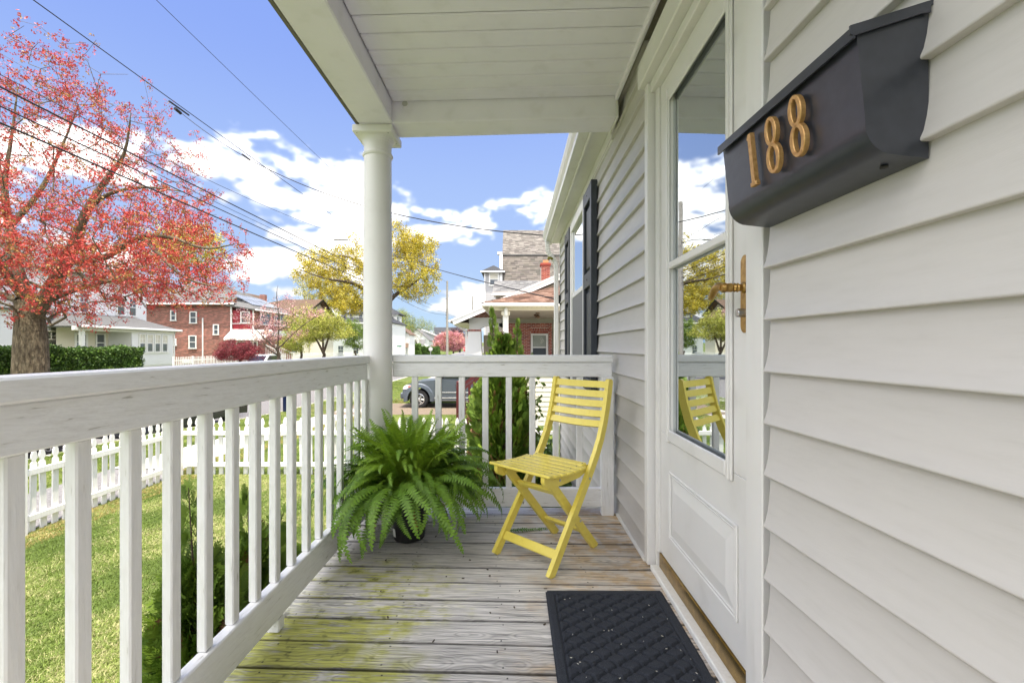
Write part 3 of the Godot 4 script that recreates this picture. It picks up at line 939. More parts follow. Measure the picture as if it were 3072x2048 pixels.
	gab.trin(V(0.66, 2.6, -4.0), V(8.2, 2.6, -4.0), V(4.4, 4.7, -4.0), Vector3(0, 0, 1))
	obj("gable", gab, M.siding, house)

# ---------------------------------------------------------------- things on the porch
func build_mailbox():
	var box := thing("mailbox", "black metal wall mailbox with sloping lid and bronze house numbers", "mailbox", V(0.60, 1.44, 0.938))
	var o := V(0.60, 1.44, 0.938)
	# section in (x, y), relative; extruded from d 1.145 to 0.722
	var sec := PackedVector2Array([Vector2(0.028, 0.135), Vector2(-0.088, 0.098)])
	var r := 0.047
	for k in 8:      # rounded front lower edge
		var a := lerpf(PI * 0.97, PI * 1.42, k / 7.0)
		sec.append(Vector2(-0.0265 + cos(a) * r, -0.046 + sin(a) * r))
	sec.append(Vector2(0.028, -0.098))
	var m := MB.new()
	m.prism(sec, 0.423, Transform3D(Basis(Vector3.UP, 0.0385), V(0.0, 0, 0.2075)), true)
	obj("body", m, M.mailbox, box)
	var lid := MB.new()
	var lp := PackedVector2Array([Vector2(0.034, 0.146), Vector2(-0.094, 0.1035), Vector2(-0.0985, 0.100), Vector2(-0.0985, 0.081), Vector2(-0.0945, 0.081), Vector2(-0.0935, 0.0975), Vector2(0.034, 0.138)])
	lid.prism(lp, 0.435, Transform3D(Basis(Vector3.UP, 0.0385), V(0.0, 0, 0.2135)))
	var ep := PackedVector2Array([Vector2(0.034, 0.142), Vector2(-0.094, 0.1005), Vector2(-0.094, 0.087), Vector2(-0.087, 0.0855), Vector2(0.02, 0.122), Vector2(0.034, 0.124)])
	lid.prism(ep, 0.003, Transform3D(Basis(Vector3.UP, 0.0385), V(0.008, 0, -0.2192)))
	obj("lid", lid, M.mailbox, box)
	var hole := MB.new()
	hole.lathe([Vector2(0, -0.0008), Vector2(0.006, -0.0008), Vector2(0.006, 0.002)], 14, V(0.006, -0.0975, -0.175), Basis(Vector3(0, 0, 1), 0.08))
	obj("drain_hole", hole, M.gap, box)
	# bronze figures 1 8 8, raised
	var fb := Basis(Vector3(0, 0, 1), Vector3.UP, Vector3(-1, 0, 0))     # figure plane: x towards the viewer's right, y up, z out of the box
	var lean := Basis(Vector3.UP, 0.0385) * Basis(Vector3(0, 0, 1), 0.105)
	var ring := func(mm: MB, cy: float, rx: float, ry: float, tx: float, ty: float):
		var outer := PackedVector2Array()
		var inner := PackedVector2Array()
		var cnt := 28
		for k in cnt:
			var a := TAU * k / cnt
			outer.append(Vector2(cos(a) * rx, sin(a) * ry + cy))
			inner.append(Vector2(cos(a) * (rx - tx), sin(a) * (ry - ty) + cy))
		for k in cnt:
			var kk := (k + 1) % cnt
			var z0 := 0.0
			var z1 := 0.0085
			var mid0 := (outer[k] + inner[k]) * 0.5
			var mid1 := (outer[kk] + inner[kk]) * 0.5
			var t := 0.78
			var a0 := mid0.lerp(outer[k], t)
			var a1 := mid1.lerp(outer[kk], t)
			var b0 := mid0.lerp(inner[k], t)
			var b1 := mid1.lerp(inner[kk], t)
			var p := func(q: Vector2, z: float) -> Vector3: return Vector3(q.x, q.y, z)
			var out := Vector3(outer[k].x, outer[k].y - cy, 0)
			mm.quad(p.call(outer[k], z0), p.call(outer[kk], z0), p.call(outer[kk], z1), p.call(outer[k], z1), out)
			mm.quad(p.call(outer[k], z1), p.call(outer[kk], z1), p.call(a1, z1 + 0.0015), p.call(a0, z1 + 0.0015), out + Vector3(0, 0, 0.03))
			mm.quad(p.call(a0, z1 + 0.0015), p.call(a1, z1 + 0.0015), p.call(b1, z1 + 0.0015), p.call(b0, z1 + 0.0015), Vector3(0, 0, 1))
			mm.quad(p.call(inner[k], z1), p.call(inner[kk], z1), p.call(b1, z1 + 0.0015), p.call(b0, z1 + 0.0015), -out + Vector3(0, 0, 0.03))
			mm.quad(p.call(inner[k], z0), p.call(inner[kk], z0), p.call(inner[kk], z1), p.call(inner[k], z1), -out)
	var e8 := MB.new()
	ring.call(e8, 0.0265, 0.0188, 0.0288, 0.0098, 0.0075)
	ring.call(e8, -0.0265, 0.0212, 0.0302, 0.0104, 0.0075)
	var e8m := e8.mesh()
	var e1 := MB.new()
	e1.prism(PackedVector2Array([Vector2(-0.006, -0.056), Vector2(0.006, -0.056), Vector2(0.006, 0.056), Vector2(-0.003, 0.056), Vector2(-0.010, 0.046), Vector2(-0.006, 0.044)]), 0.0095)
	e1.box(Vector3(0, -0.0515, 0.0052), Vector3(0.022, 0.0095, 0.0106), Basis.IDENTITY, 0.0012)
	var face := func(d: float, y: float) -> Transform3D:
		var yy := y - o.y
		return Transform3D(lean * fb, V(-0.0885 + (0.098 - yy) * 0.11 + 0.0385 * (0.938 - d) + 0.001, yy, d - 0.93))
	obj("figure_one", e1, M.copper, box, face.call(0.995, 1.452))
	obj("figure_eight", e8m, M.copper, box, face.call(0.922, 1.453))
	obj("figure_eight", e8m, M.copper, box, face.call(0.846, 1.455))

func build_doormat():
	var w := 0.495
	var l := 0.80
	var nx := 124
	var nz := 200
	var px := 0.0825
	var pz := 0.0625
	var m := MB.new()
	var hgt := func(u: float, v: float) -> float:
		var edge := minf(minf(u, w - u), minf(v, l - v))
		if edge < 0.004: return 0.002
		if edge < 0.034: return 0.0105
		if edge < 0.040: return 0.0055
		# staggered four-pointed studs
		var a := u / px + v / pz
		var b := u / px - v / pz
		var fa := absf(fposmod(a, 1.0) - 0.5) * 2.0
		var fb := absf(fposmod(b, 1.0) - 0.5) * 2.0
		var wob := 0.05 * sin(TAU * a * 2.0) * sin(TAU * b * 2.0)
		var q := maxf(fa, fb) + wob
		return 0.002 + 0.0125 * (1.0 - sm(0.70, 0.96, q))
	var pos := []
	for j in nz + 1:
		for i in nx + 1:
			pos.append(Vector3(w * i / nx, hgt.call(w * i / nx, l * j / nz), l * j / nz))
	var nor := []
	for j in nz + 1:
		for i in nx + 1:
			var x0: Vector3 = pos[j * (nx + 1) + maxi(i - 1, 0)]
			var x1: Vector3 = pos[j * (nx + 1) + mini(i + 1, nx)]
			var z0: Vector3 = pos[maxi(j - 1, 0) * (nx + 1) + i]
			var z1: Vector3 = pos[mini(j + 1, nz) * (nx + 1) + i]
			nor.append((z1 - z0).cross(x1 - x0).normalized())
	for j in nz:
		for i in nx:
			var a := j * (nx + 1) + i
			var b := a + 1
			var c := a + nx + 1
			var e := c + 1
			m.smooth3(pos[a], nor[a], pos[b], nor[b], pos[e], nor[e])
			m.smooth3(pos[a], nor[a], pos[e], nor[e], pos[c], nor[c])
	var o := obj("doormat", m, M.mat_cloth, self, Transform3D(Basis(Vector3.UP, 0.0), V(0.135, 0.005, 1.985)))
	var lint := MB.new()
	rng.seed = 19
	for i in 34:
		lint.box(Vector3(rng.randf_range(0.05, 0.45), 0.0155, rng.randf_range(0.04, 0.62)), Vector3(rng.randf_range(0.0015, 0.008), 0.0012, 0.0014), Basis(Vector3.UP, rng.randf() * TAU))
	obj("lint", lint, M.curtain, o).set_meta("kind", "stuff")
	tag(o, "charcoal blue ribbed doormat with diamond studs in front of the storm door", "doormat")

func build_chair():
	var ch := thing("folding_chair", "bright yellow wooden folding chair with slatted seat and back in the porch corner", "chair", V(0.19, 0.0, 2.40), -0.775)
	var strip := func(pts: Array, w: float) -> PackedVector2Array:
		var a := PackedVector2Array()
		var b := PackedVector2Array()
		for i in pts.size():
			var t: Vector2 = (pts[mini(i + 1, pts.size() - 1)] - pts[maxi(i - 1, 0)]).normalized()
			var nn := Vector2(-t.y, t.x) * w * 0.5
			a.append(pts[i] + nn)
			b.append(pts[i] - nn)
		b.reverse()
		a.append_array(b)
		return a
	# side profiles drawn in (forward, up); local z = forward, so the prism's x axis is +z
	var pb := Basis(Vector3(0, 0, 1), Vector3.UP, Vector3(-1, 0, 0))
	var path: Array = [Vector2(0.222, 0.0), Vector2(0.10, 0.165), Vector2(-0.015, 0.32), Vector2(-0.100, 0.437), Vector2(-0.145, 0.505), Vector2(-0.185, 0.578), Vector2(-0.217, 0.66), Vector2(-0.240, 0.74), Vector2(-0.254, 0.80), Vector2(-0.264, 0.85), Vector2(-0.266, 0.866)]
	var stile: PackedVector2Array = strip.call(path, 0.041)
	# rounded top
	var sp := PackedVector2Array()
	var mid: Vector2 = path[-1]
	for i in stile.size():
		sp.append(stile[i])
		if i == path.size() - 1:
			for k in [1, 2, 3, 4]:
				var a: float = PI - PI * k / 5.0
				sp.append(mid + Vector2(cos(a) * 0.0205, sin(a) * 0.014).rotated(0.12))
	var m := MB.new()
	m.prism(sp, 0.022, Transform3D(pb, Vector3(0.011, 0, 0)), true)
	var stm := m.mesh()
	for s in [-0.179, 0.179]:
		obj("side_frame", stm, M.yellow, ch, Transform3D(Basis.IDENTITY, Vector3(s, 0.0, 0)))
	var leg := MB.new()
	var lp: PackedVector2Array = strip.call([Vector2(0.185, 0.437), Vector2(0.165, 0.413), Vector2(0.08, 0.318), Vector2(-0.06, 0.160), Vector2(-0.205, 0.0)], 0.040)
	leg.prism(lp, 0.020, Transform3D(pb, Vector3(0.010, 0, 0)), true)
	var lgm := leg.mesh()
	for s in [-0.132, 0.132]:
		obj("leg", lgm, M.yellow, ch, Transform3D(Basis.IDENTITY, Vector3(s, 0.0, 0)))
	var dish := func(z: float) -> float: return 0.4445 + 0.42 * pow(z - 0.075, 2)
	var rail := MB.new()
	var rp := PackedVector2Array()
	for k in 9:
		var z := lerpf(0.242, -0.095, k / 8.0)
		rp.append(Vector2(z, dish.call(z) - 0.0002))
	rp.append(Vector2(-0.095, 0.428)); rp.append(Vector2(-0.02, 0.405)); rp.append(Vector2(0.12, 0.396)); rp.append(Vector2(0.205, 0.400)); rp.append(Vector2(0.232, 0.412)); rp.append(Vector2(0.243, 0.432))
	rail.prism(rp, 0.022, Transform3D(pb, Vector3(0.011, 0, 0)), true)
	var rlm := rail.mesh()
	for s in [-0.1545, 0.1545]:
		obj("seat_rail", rlm, M.yellow, ch, Transform3D(Basis.IDENTITY, Vector3(s, 0.0, 0)))
	for k in 7:
		var z := 0.228 - 0.0485 * k
		var sl := MB.new()
		sl.box(Vector3.ZERO, Vector3(0.398 if k < 6 else 0.33, 0.0135, 0.0435), Basis.IDENTITY, 0.004)
		var so := obj("seat_slat", sl, M.yellow, ch, Transform3D(Basis(Vector3.RIGHT, -2.0 * 0.42 * (z - 0.075)), Vector3(0, dish.call(z) + 0.0068, z)))
		var sc := MB.new()
		for s in [-0.1545, 0.1545]: sc.lathe([Vector2(0.0042, 0.0066), Vector2(0.0042, 0.0071), Vector2(0, 0.0073)], 10, Vector3(s, 0, 0))
		obj("screw", sc, M.grime, so)
	for k in 5:
		var y := 0.849 - 0.0505 * k
		var z := 0.0
		for i in path.size() - 1:
			if y >= path[i].y and y <= path[i + 1].y: z = lerpf(path[i].x, path[i + 1].x, (y - path[i].y) / (path[i + 1].y - path[i].y))
		var sl := MB.new()
		var lean := 0.20 + 0.09 * k
		for q in 6:
			var x0 := lerpf(-0.168, 0.168, q / 6.0)
			var x1 := lerpf(-0.168, 0.168, (q + 1) / 6.0)
			var c0 := -0.014 * (1.0 - pow(x0 / 0.168, 2))
			var c1 := -0.014 * (1.0 - pow(x1 / 0.168, 2))
			var vv := Vector3(0, cos(lean), -sin(lean))
			var ww := Vector3(0, sin(lean), cos(lean))
			for sg in [-1.0, 1.0]:
				sl.quad(Vector3(x0, 0, 0) + ww * (c0 + 0.006 * sg) - vv * 0.018, Vector3(x1, 0, 0) + ww * (c1 + 0.006 * sg) - vv * 0.018, Vector3(x1, 0, 0) + ww * (c1 + 0.006 * sg) + vv * 0.018, Vector3(x0, 0, 0) + ww * (c0 + 0.006 * sg) + vv * 0.018, ww * sg)
				sl.quad(Vector3(x0, 0, 0) + ww * (c0 - 0.006) + vv * 0.018 * sg, Vector3(x1, 0, 0) + ww * (c1 - 0.006) + vv * 0.018 * sg, Vector3(x1, 0, 0) + ww * (c1 + 0.006) + vv * 0.018 * sg, Vector3(x0, 0, 0) + ww * (c0 + 0.006) + vv * 0.018 * sg, vv * sg)
		obj("back_slat", sl, M.yellow, ch, Transform3D(Basis.IDENTITY, Vector3(0, y, z + 0.004)))
	var bars := [[Vector3(-0.168, 0.082, 0.162), 0.336, 0.044, 0.63], [Vector3(-0.122, 0.352, 0.108), 0.244, 0.040, -0.74], [Vector3(-0.122, 0.112, -0.104), 0.244, 0.036, -0.74]]
	for b in bars:
		var bm := MB.new()
		bm.box(Vector3.ZERO, Vector3(b[1], b[2], 0.018), Basis.IDENTITY, 0.004)
		obj("crossbar", bm, M.yellow, ch, Transform3D(Basis(Vector3.RIGHT, -b[3]), b[0] + Vector3(b[1] / 2, 0, 0)))
	for s in [-1.0, 1.0]:
		for q in [[0.190, 0.205, 0.002], [0.190, 0.395, -0.075], [0.166, 0.423, 0.13], [0.1425, 0.414, 0.166]]:
			var bt := MB.new()
			bt.lathe([Vector2(0.0065, 0.0002), Vector2(0.0065, 0.0022), Vector2(0.0035, 0.003), Vector2(0.0033, 0.0018), Vector2(0, 0.0018)], 14, Vector3.ZERO, Basis(Vector3(0, 0, 1), -PI / 2 * s))
			obj("bolt", bt, M.steel, ch, Transform3D(Basis.IDENTITY, Vector3(q[0] * s, q[1], q[2])))

func frond_mesh(length: float, a0: float, curl: float, pairs: int, width: float, sd: int, young: float) -> ArrayMesh:
	var r := RandomNumberGenerator.new()
	r.seed = sd
	var m := MB.new()
	m.colored = true
	var p := Vector3.ZERO
	var prev := p
	var side := 0.0
	var steps := pairs
	var a := a0
	for i in steps:
		var t := float(i) / steps
		var dirv := Vector3(cos(a), sin(a), 0)
		var nx := p + dirv * (length / steps)
		nx.z += side * 0.0006
		side += r.randf_range(-1.0, 1.0)
		a -= curl * (0.35 + 1.3 * t) / steps
		var up := Vector3(-sin(a), cos(a), 0)
		m.col = Color(0.10, 0.15, 0.035)
		var rw := lerpf(0.0013, 0.0005, t)
		m.quad(p + Vector3(0, 0, rw), p - Vector3(0, 0, rw), nx - Vector3(0, 0, rw), nx + Vector3(0, 0, rw), up)
		if t > 0.06:
			var prof := pow(sin(PI * clampf(0.10 + 0.90 * t, 0, 1)), 0.55) * (1.0 - 0.25 * t)
			var len := width * prof * r.randf_range(0.88, 1.08)
			var lw := length / steps * 0.46
			for s in [-1.0, 1.0]:
				var base := p.lerp(nx, 0.5 if s > 0 else 0.9)
				var out := (Vector3(0, 0, s) + dirv * 0.28 + up * r.randf_range(-0.25, 0.16)).normalized()
				var tip := base + out * len - up * len * 0.10
				var midp := base + out * len * 0.45
				var gshade := r.randf_range(0.8, 1.15) * (0.85 + 0.3 * t)
				m.col = Color(0.11 + 0.15 * young, 0.22 + 0.19 * young, 0.016 + 0.012 * young) * gshade
				m.trin(base - dirv * lw, base + dirv * lw, midp + dirv * lw * 0.9, up)
				m.trin(base - dirv * lw, midp + dirv * lw * 0.9, midp - dirv * lw * 0.8, up)
				m.trin(midp - dirv * lw * 0.8, midp + dirv * lw * 0.9, tip, up)
		prev = p
		p = nx
	return m.mesh()

func build_fern():
	var fern := thing("potted_fern", "big bushy green fern in a black plastic pot beside the round column", "potted plant", V(-0.575, 0.0, 2.565))
	var pot := MB.new()
	pot.lathe([Vector2(0, 0.002), Vector2(0.078, 0.002), Vector2(0.083, 0.008), Vector2(0.108, 0.225), Vector2(0.117, 0.226), Vector2(0.118, 0.25), Vector2(0.113, 0.251), Vector2(0.108, 0.235)], 40)
	obj("pot", pot, M.pot, fern)
	var soil := MB.new()
	soil.lathe([Vector2(0.107, 0.232), Vector2(0.06, 0.243), Vector2(0, 0.246)], 24)
	obj("soil", soil, M.soil, fern)
	var lb := MB.new()
	var la := 2.25
	for k in 4:
		var a0 := la + k * 0.07
		var a1 := a0 + 0.07
		lb.quad(Vector3(cos(a0) * 0.0895, 0.03, sin(a0) * 0.0895), Vector3(cos(a1) * 0.0895, 0.03, sin(a1) * 0.0895), Vector3(cos(a1) * 0.0945, 0.075, sin(a1) * 0.0945), Vector3(cos(a0) * 0.0945, 0.075, sin(a0) * 0.0945), Vector3(cos(a0), 0, sin(a0)))
	obj("pot_label", lb, M.white, fern)
	var kinds := []
	var sd := 100
	for q in [[0.44, 1.42, 0.45, 0.5], [0.47, 1.32, 0.7, 0.75], [0.40, 1.2, 0.9, 0.95], [0.50, 1.1, 1.7, 0.25], [0.58, 0.95, 2.4, 0.1], [0.60, 0.8, 2.7, 0.0], [0.64, 0.7, 2.55, 0.12], [0.52, 0.45, 2.3, 0.0], [0.36, 0.7, 1.8, 0.6], [0.34, 1.0, 1.2, 1.0]]:
		kinds.append(frond_mesh(q[0], q[1], q[2], 36, 0.043, sd, q[3]))
		sd += 1
	rng.seed = 77
	var golden := 2.39996
	for i in 500:
		var t := i / 500.0
		var az := i * golden + rng.randf_range(-0.3, 0.3)
		var k: int
		var base: Vector3
		var sc: float
		var tip := 0.0
		if t < 0.26:       # upright crown from the middle of the pot
			k = [0, 1, 2, 1, 9, 0][rng.randi() % 6]
			base = Vector3(cos(az), 0, -sin(az)) * 0.075 * sqrt(rng.randf()) + Vector3(0, 0.25, 0)
			sc = rng.randf_range(0.70, 1.06)
		elif t < 0.58:     # long arching fronds that hang over the rim
			k = [4, 5, 6, 7, 5, 6][rng.randi() % 6]
			base = Vector3(cos(az), 0, -sin(az)) * 0.085 + Vector3(0, 0.25, 0)
			sc = rng.randf_range(0.66, 1.0)
		else:              # shorter ones that ruffle the whole mound
			var up := rng.randf_range(-0.35, 0.95)
			var dirv := Vector3(cos(az) * sqrt(1.0 - up * up), up, -sin(az) * sqrt(1.0 - up * up))
			base = Vector3(0, 0.37, 0) + dirv * Vector3(0.17, 0.13, 0.17) * rng.randf_range(0.6, 1.0)
			k = [2, 9, 8, 3][rng.randi() % 4] if up > 0.3 else [8, 3, 7, 8, 5][rng.randi() % 5]
			sc = rng.randf_range(0.48, 0.72)
			tip = -0.5 * clampf(0.2 - up, 0.0, 0.6)
		var basis := Basis(Vector3.UP, az) * Basis(Vector3(0, 0, 1), tip + rng.randf_range(-0.2, 0.2)) * Basis(Vector3.RIGHT, rng.randf_range(-0.6, 0.6))
		obj("frond", kinds[k], M.frond, fern, Transform3D(basis.scaled_local(Vector3(sc, sc, sc * rng.randf_range(0.9, 1.15))), base))
	for i in 3:       # a few dead, rusty fronds low down
		var dead := mat(L(1.6, 0.55, 0.6), 0.7)
		dead.vertex_color_use_as_albedo = true
		obj("frond", kinds[7], dead, fern, Transform3D(Basis(Vector3.UP, 4.2 + i * 0.9).scaled_local(Vector3.ONE * 0.6), Vector3(0, 0.24, 0.08))).set_meta("label", "dead brown frond")
	# a broken frond lying on the boards
	var fl := obj("fallen_fern_frond", frond_mesh(0.30, 0.02, 0.10, 24, 0.03, 55, 0.0), M.frond, self, Transform3D(Basis(Vector3.UP, 0.12), V(-0.10, 0.012, 2.63)))
	tag(fl, "loose green fern frond lying on the floor boards behind the chair", "frond")
	var deb := MB.new()
	rng.seed = 41
	for i in 24:
		var x := rng.randf_range(-0.72, 0.25)
		var d := rng.randf_range(1.55, 2.75)
		deb.box(V(x, 0.004, d), Vector3(rng.randf_range(0.004, 0.02), 0.003, rng.randf_range(0.003, 0.007)), Basis(Vector3.UP, rng.randf() * TAU), 0.0)
	var do := obj("leaf_litter", deb, M.bark_dark)
	tag(do, "small brown leaf bits scattered over the porch floor boards", "litter")
	stuff(do)

# ---------------------------------------------------------------- plants
class Skeleton:
	var pos: Array[Vector3] = []
	var par: Array[int] = []
	var rad: Array[float] = []
	var twig: Array[bool] = []
	func limb(pts: Array, r0: float, r1: float, sub := 4):
		var last := -1
		if pos.size() > 0: last = nearest(pts[0])
		var cnt := (pts.size() - 1) * sub
		for i in cnt + 1:
			var t := float(i) / sub
			var k := mini(int(t), pts.size() - 2)
			var f := t - k
			var p0: Vector3 = pts[maxi(k - 1, 0)]
			var p1: Vector3 = pts[k]
			var p2: Vector3 = pts[k + 1]
			var p3: Vector3 = pts[mini(k + 2, pts.size() - 1)]
			var p := p1.cubic_interpolate(p2, p0, p3, f)
			if i == 0 and last >= 0: continue
			pos.append(p); par.append(last); rad.append(lerpf(r0, r1, float(i) / cnt)); twig.append(false)
			last = pos.size() - 1
	func nearest(p: Vector3, from := 0) -> int:
		var best := 0
		var bd := 1e20
		for i in range(from, pos.size()):
			var dd := pos[i].distance_squared_to(p)
			if dd < bd: bd = dd; best = i
		return best
	func reach(targets: Array, step: float, tip: float, rng: RandomNumberGenerator, droop := 0.0, from := 0):
		var root: Vector3 = pos[mini(from + 2, pos.size() - 1)]
		targets.sort_custom(func(a, b): return a.distance_squared_to(root) < b.distance_squared_to(root))
		for t in targets:
			var k := nearest(t, from)
			var p := pos[k]
			var dist := p.distance_to(t)
			var cnt := clampi(int(dist / step), 1, 12)
			var last := k
			var side := Vector3(rng.randf_range(-1, 1), rng.randf_range(-0.6, 1.0), rng.randf_range(-1, 1)) * dist * 0.14
			for i in cnt:
				var f := float(i + 1) / cnt
				var q := p.lerp(t, f) + side * sin(PI * f) - Vector3(0, droop * dist * f * f, 0)
				pos.append(q); par.append(last); rad.append(tip); twig.append(true)
				last = pos.size() - 1
	func thicken(power: float, tip: float):
		var s: Array[float] = []
		s.resize(pos.size())
		s.fill(0.0)
		for i in range(pos.size() - 1, -1, -1):
			if s[i] == 0.0: s[i] = pow(tip, power)
			if twig[i]: rad[i] = pow(s[i], 1.0 / power)
			if par[i] >= 0: s[par[i]] += s[i]
		for i in pos.size():
			if par[i] >= 0: rad[i] = minf(rad[i], rad[par[i]] * 1.0)
	func wood(thin: float) -> MB:
		var m := MB.new()
		for i in pos.size():
			if par[i] < 0: continue
			var a := pos[par[i]]
			var b := pos[i]
			var r1 := rad[i]
			var r0 := minf(rad[par[i]], r1 * 1.7)
			if not twig[i] and not twig[par[i]]: r0 = rad[par[i]]
			if r1 < thin: continue
			var sides := 3 if r1 < 0.015 else (5 if r1 < 0.07 else 12)
			m.tube([a, b], [r0, r1], sides, false)
		return m

func clump(count: int, spread: float, size: float, sd: int, long := 1.6) -> ArrayMesh:
	var r := RandomNumberGenerator.new()
	r.seed = sd
	var m := MB.new()
	for i in count:
		var c := Vector3(r.randf_range(-1, 1), r.randf_range(-1, 1), r.randf_range(-1, 1)) * spread
		var u := Vector3(r.randf_range(-1, 1), r.randf_range(-1, 1), r.randf_range(-1, 1)).normalized()
		var w := u.cross(Vector3(r.randf_range(-1, 1), r.randf_range(-1, 1), r.randf_range(-1, 1))).normalized()
		var s := size * r.randf_range(0.6, 1.3)
		var nn := u.cross(w)
		m.trin(c - u * s * long * 0.5, c + w * s * 0.5, c + u * s * long * 0.5, nn)
		m.trin(c - u * s * long * 0.5, c - w * s * 0.5, c + u * s * long * 0.5, nn)
	return m.mesh()
func turned(r: RandomNumberGenerator, p: Vector3, s: float) -> Transform3D:
	var ax := Vector3(r.randf_range(-1, 1), r.randf_range(-1, 1), r.randf_range(-1, 1)).normalized()
	return Transform3D(Basis(ax, r.randf() * TAU).scaled(Vector3(s, s, s)), p)
func in_ball(r: RandomNumberGenerator) -> Vector3:
	while true:
		var v := Vector3(r.randf_range(-1, 1), r.randf_range(-1, 1), r.randf_range(-1, 1))
		if v.length_squared() <= 1.0: return v
	return Vector3.ZERO
# leaf clusters along the twigs
func foliage(sk: Skeleton, per_node: int, spread: float, size: float, mesh: Mesh, material: Material, tones: Array, max_r: float, parent: Node, called := "crown", keep := 1.0):
	var xfs := []
	var cols := []
	for i in sk.pos.size():
		if not sk.twig[i] or sk.rad[i] > max_r: continue
		if rng.randf() > keep: continue
		for k in per_node:
			var p := sk.pos[i].lerp(sk.pos[sk.par[i]], rng.randf()) + in_ball(rng) * spread
			xfs.append(turned(rng, p, size * rng.randf_range(0.6, 1.35)))
			var c: Color = tones[rng.randi() % tones.size()]
			cols.append(c * rng.randf_range(0.75, 1.2))
	return many(called, mesh, material, xfs, cols, parent)

func build_maple():
	var D := 17.0
	var base := V(-17.62, -1.25, D)
	var t := thing("maple_tree", "large red maple with massive forked trunk and red spring blossom across the street", "tree")
	rng.seed = 301
	var sk := Skeleton.new()
	sk.limb([base, at(70, 800, D), at(68, 735, D), at(62, 690, D)], 0.56, 0.36, 4)
	sk.limb([at(69, 742, D), at(100, 690, D - 0.1), at(135, 630, D - 0.3), at(165, 570, D - 0.4)], 0.27, 0.19)
	sk.limb([at(165, 570, D - 0.4), at(200, 480, D - 0.5), at(245, 410, D - 0.6), at(285, 350, D - 0.8), at(300, 260, D - 1.0)], 0.17, 0.014)
	sk.limb([at(200, 480, D - 0.5), at(250, 445, D - 1.5), at(330, 430, D - 2.2), at(420, 440, D - 2.8)], 0.09, 0.015)
	sk.limb([at(165, 600, D - 0.4), at(240, 590, D - 1.0), at(320, 545, D - 1.7), at(390, 545, D - 2.4), at(470, 570, D - 3.0), at(540, 560, D - 3.2)], 0.13, 0.014)
	sk.limb([at(330, 545, D - 1.7), at(380, 600, D - 2.4), at(430, 640, D - 2.9), at(500, 660, D - 3.0)], 0.08, 0.012)
	sk.limb([at(110, 690, D), at(190, 660, D + 0.4), at(290, 640, D + 0.8), at(390, 650, D + 1.0), at(470, 690, D + 1.0)], 0.11, 0.012)
	sk.limb([at(62, 690, D), at(40, 620, D + 0.3), at(20, 520, D + 0.6), at(10, 420, D + 0.8), at(25, 320, D + 1.0), at(40, 200, D + 1.2)], 0.22, 0.016)
	sk.limb([at(20, 520, D + 0.6), at(90, 440, D + 1.0), at(140, 340, D + 1.3), at(180, 240, D + 1.5)], 0.12, 0.015)
	sk.limb([at(62, 690, D), at(0, 610, D - 0.8), at(-60, 520, D - 1.6), at(-80, 380, D - 2.0)], 0.20, 0.02)
	sk.limb([at(10, 420, D + 0.8), at(-50, 300, D + 1.6), at(-80, 190, D + 2.0)], 0.10, 0.015)
	sk.limb([at(62, 700, D), at(-30, 660, D + 1.2), at(-140, 600, D + 2.4)], 0.14, 0.02)
	var targets := []
	# crown: overlapping masses seen in the photograph
	for q in [[60, 400, 0.0, 380, 340, 6.0, 560], [330, 560, -1.2, 250, 150, 4.6, 430], [250, 650, -0.6, 300, 90, 4.0, 300], [80, 640, 0.4, 230, 120, 4.2, 200], [230, 370, 0.4, 210, 190, 4.5, 200], [60, 190, 0.6, 170, 120, 3.0, 130], [505, 610, -2.0, 115, 105, 2.6, 170], [-120, 420, 0.5, 220, 260, 5.0, 160]]:
		for i in q[6]:
			var v := in_ball(rng)
			var dd: float = D + q[2] + v.z * q[5]
			var p := at(q[0] + v.x * q[3], q[1] + v.y * q[4], D)
			p.z = -dd
			targets.append(p)
	sk.reach(targets, 0.5, 0.006, rng, 0.02, 6)
	sk.thicken(2.25, 0.0065)
	for i in sk.pos.size():      # root flare
		if sk.pos[i].y < -0.6: sk.rad[i] *= 1.0 + 0.5 * sm(-0.6, -1.3, sk.pos[i].y)
	obj("trunk_and_limbs", sk.wood(0.0), M.bark, t)
	var c := clump(8, 0.075, 0.045, 4, 1.9)
	foliage(sk, 9, 0.27, 0.86, c, M.leaf, [Color(0.47, 0.048, 0.038), Color(0.52, 0.070, 0.048), Color(0.40, 0.030, 0.036), Color(0.55, 0.115, 0.060), Color(0.50, 0.052, 0.042), Color(0.36, 0.21, 0.05)], 0.028, t, "crown", 0.82)

func spread_tree(called: String, label: String, base: Vector3, height: float, limbs: Array, masses: Array, r0: float, bark: Material, tones: Array, per: int, spread: float, size: float, step: float, sd: int, clumps := 8, keep := 1.0, droop := 0.0, lsize := 0.05) -> Node3D:
	rng.seed = sd
	var t := thing(called, label, "tree")
	var sk := Skeleton.new()
	sk.limb([base, base + Vector3(0.1, height * 0.5, 0), base + Vector3(0.0, height, 0.1)], r0, r0 * 0.75, 3)
	for l in limbs: sk.limb(l[0], l[1], l[2], 4)
	var targets := []
	for q in masses:
		for i in q[2]:
			var v := in_ball(rng)
			targets.append(q[0] + v * q[1])
	sk.reach(targets, step, 0.006, rng, droop, 3)
	sk.thicken(2.2, maxf(0.006, step * 0.012))
	obj("trunk_and_limbs", sk.wood(0.0), bark, t)
	foliage(sk, per, spread, size, clump(clumps, 1.0, lsize / 0.1 * 0.45, sd, 1.5), M.leaf, tones, step * 0.06, t, "crown", keep)
	return t

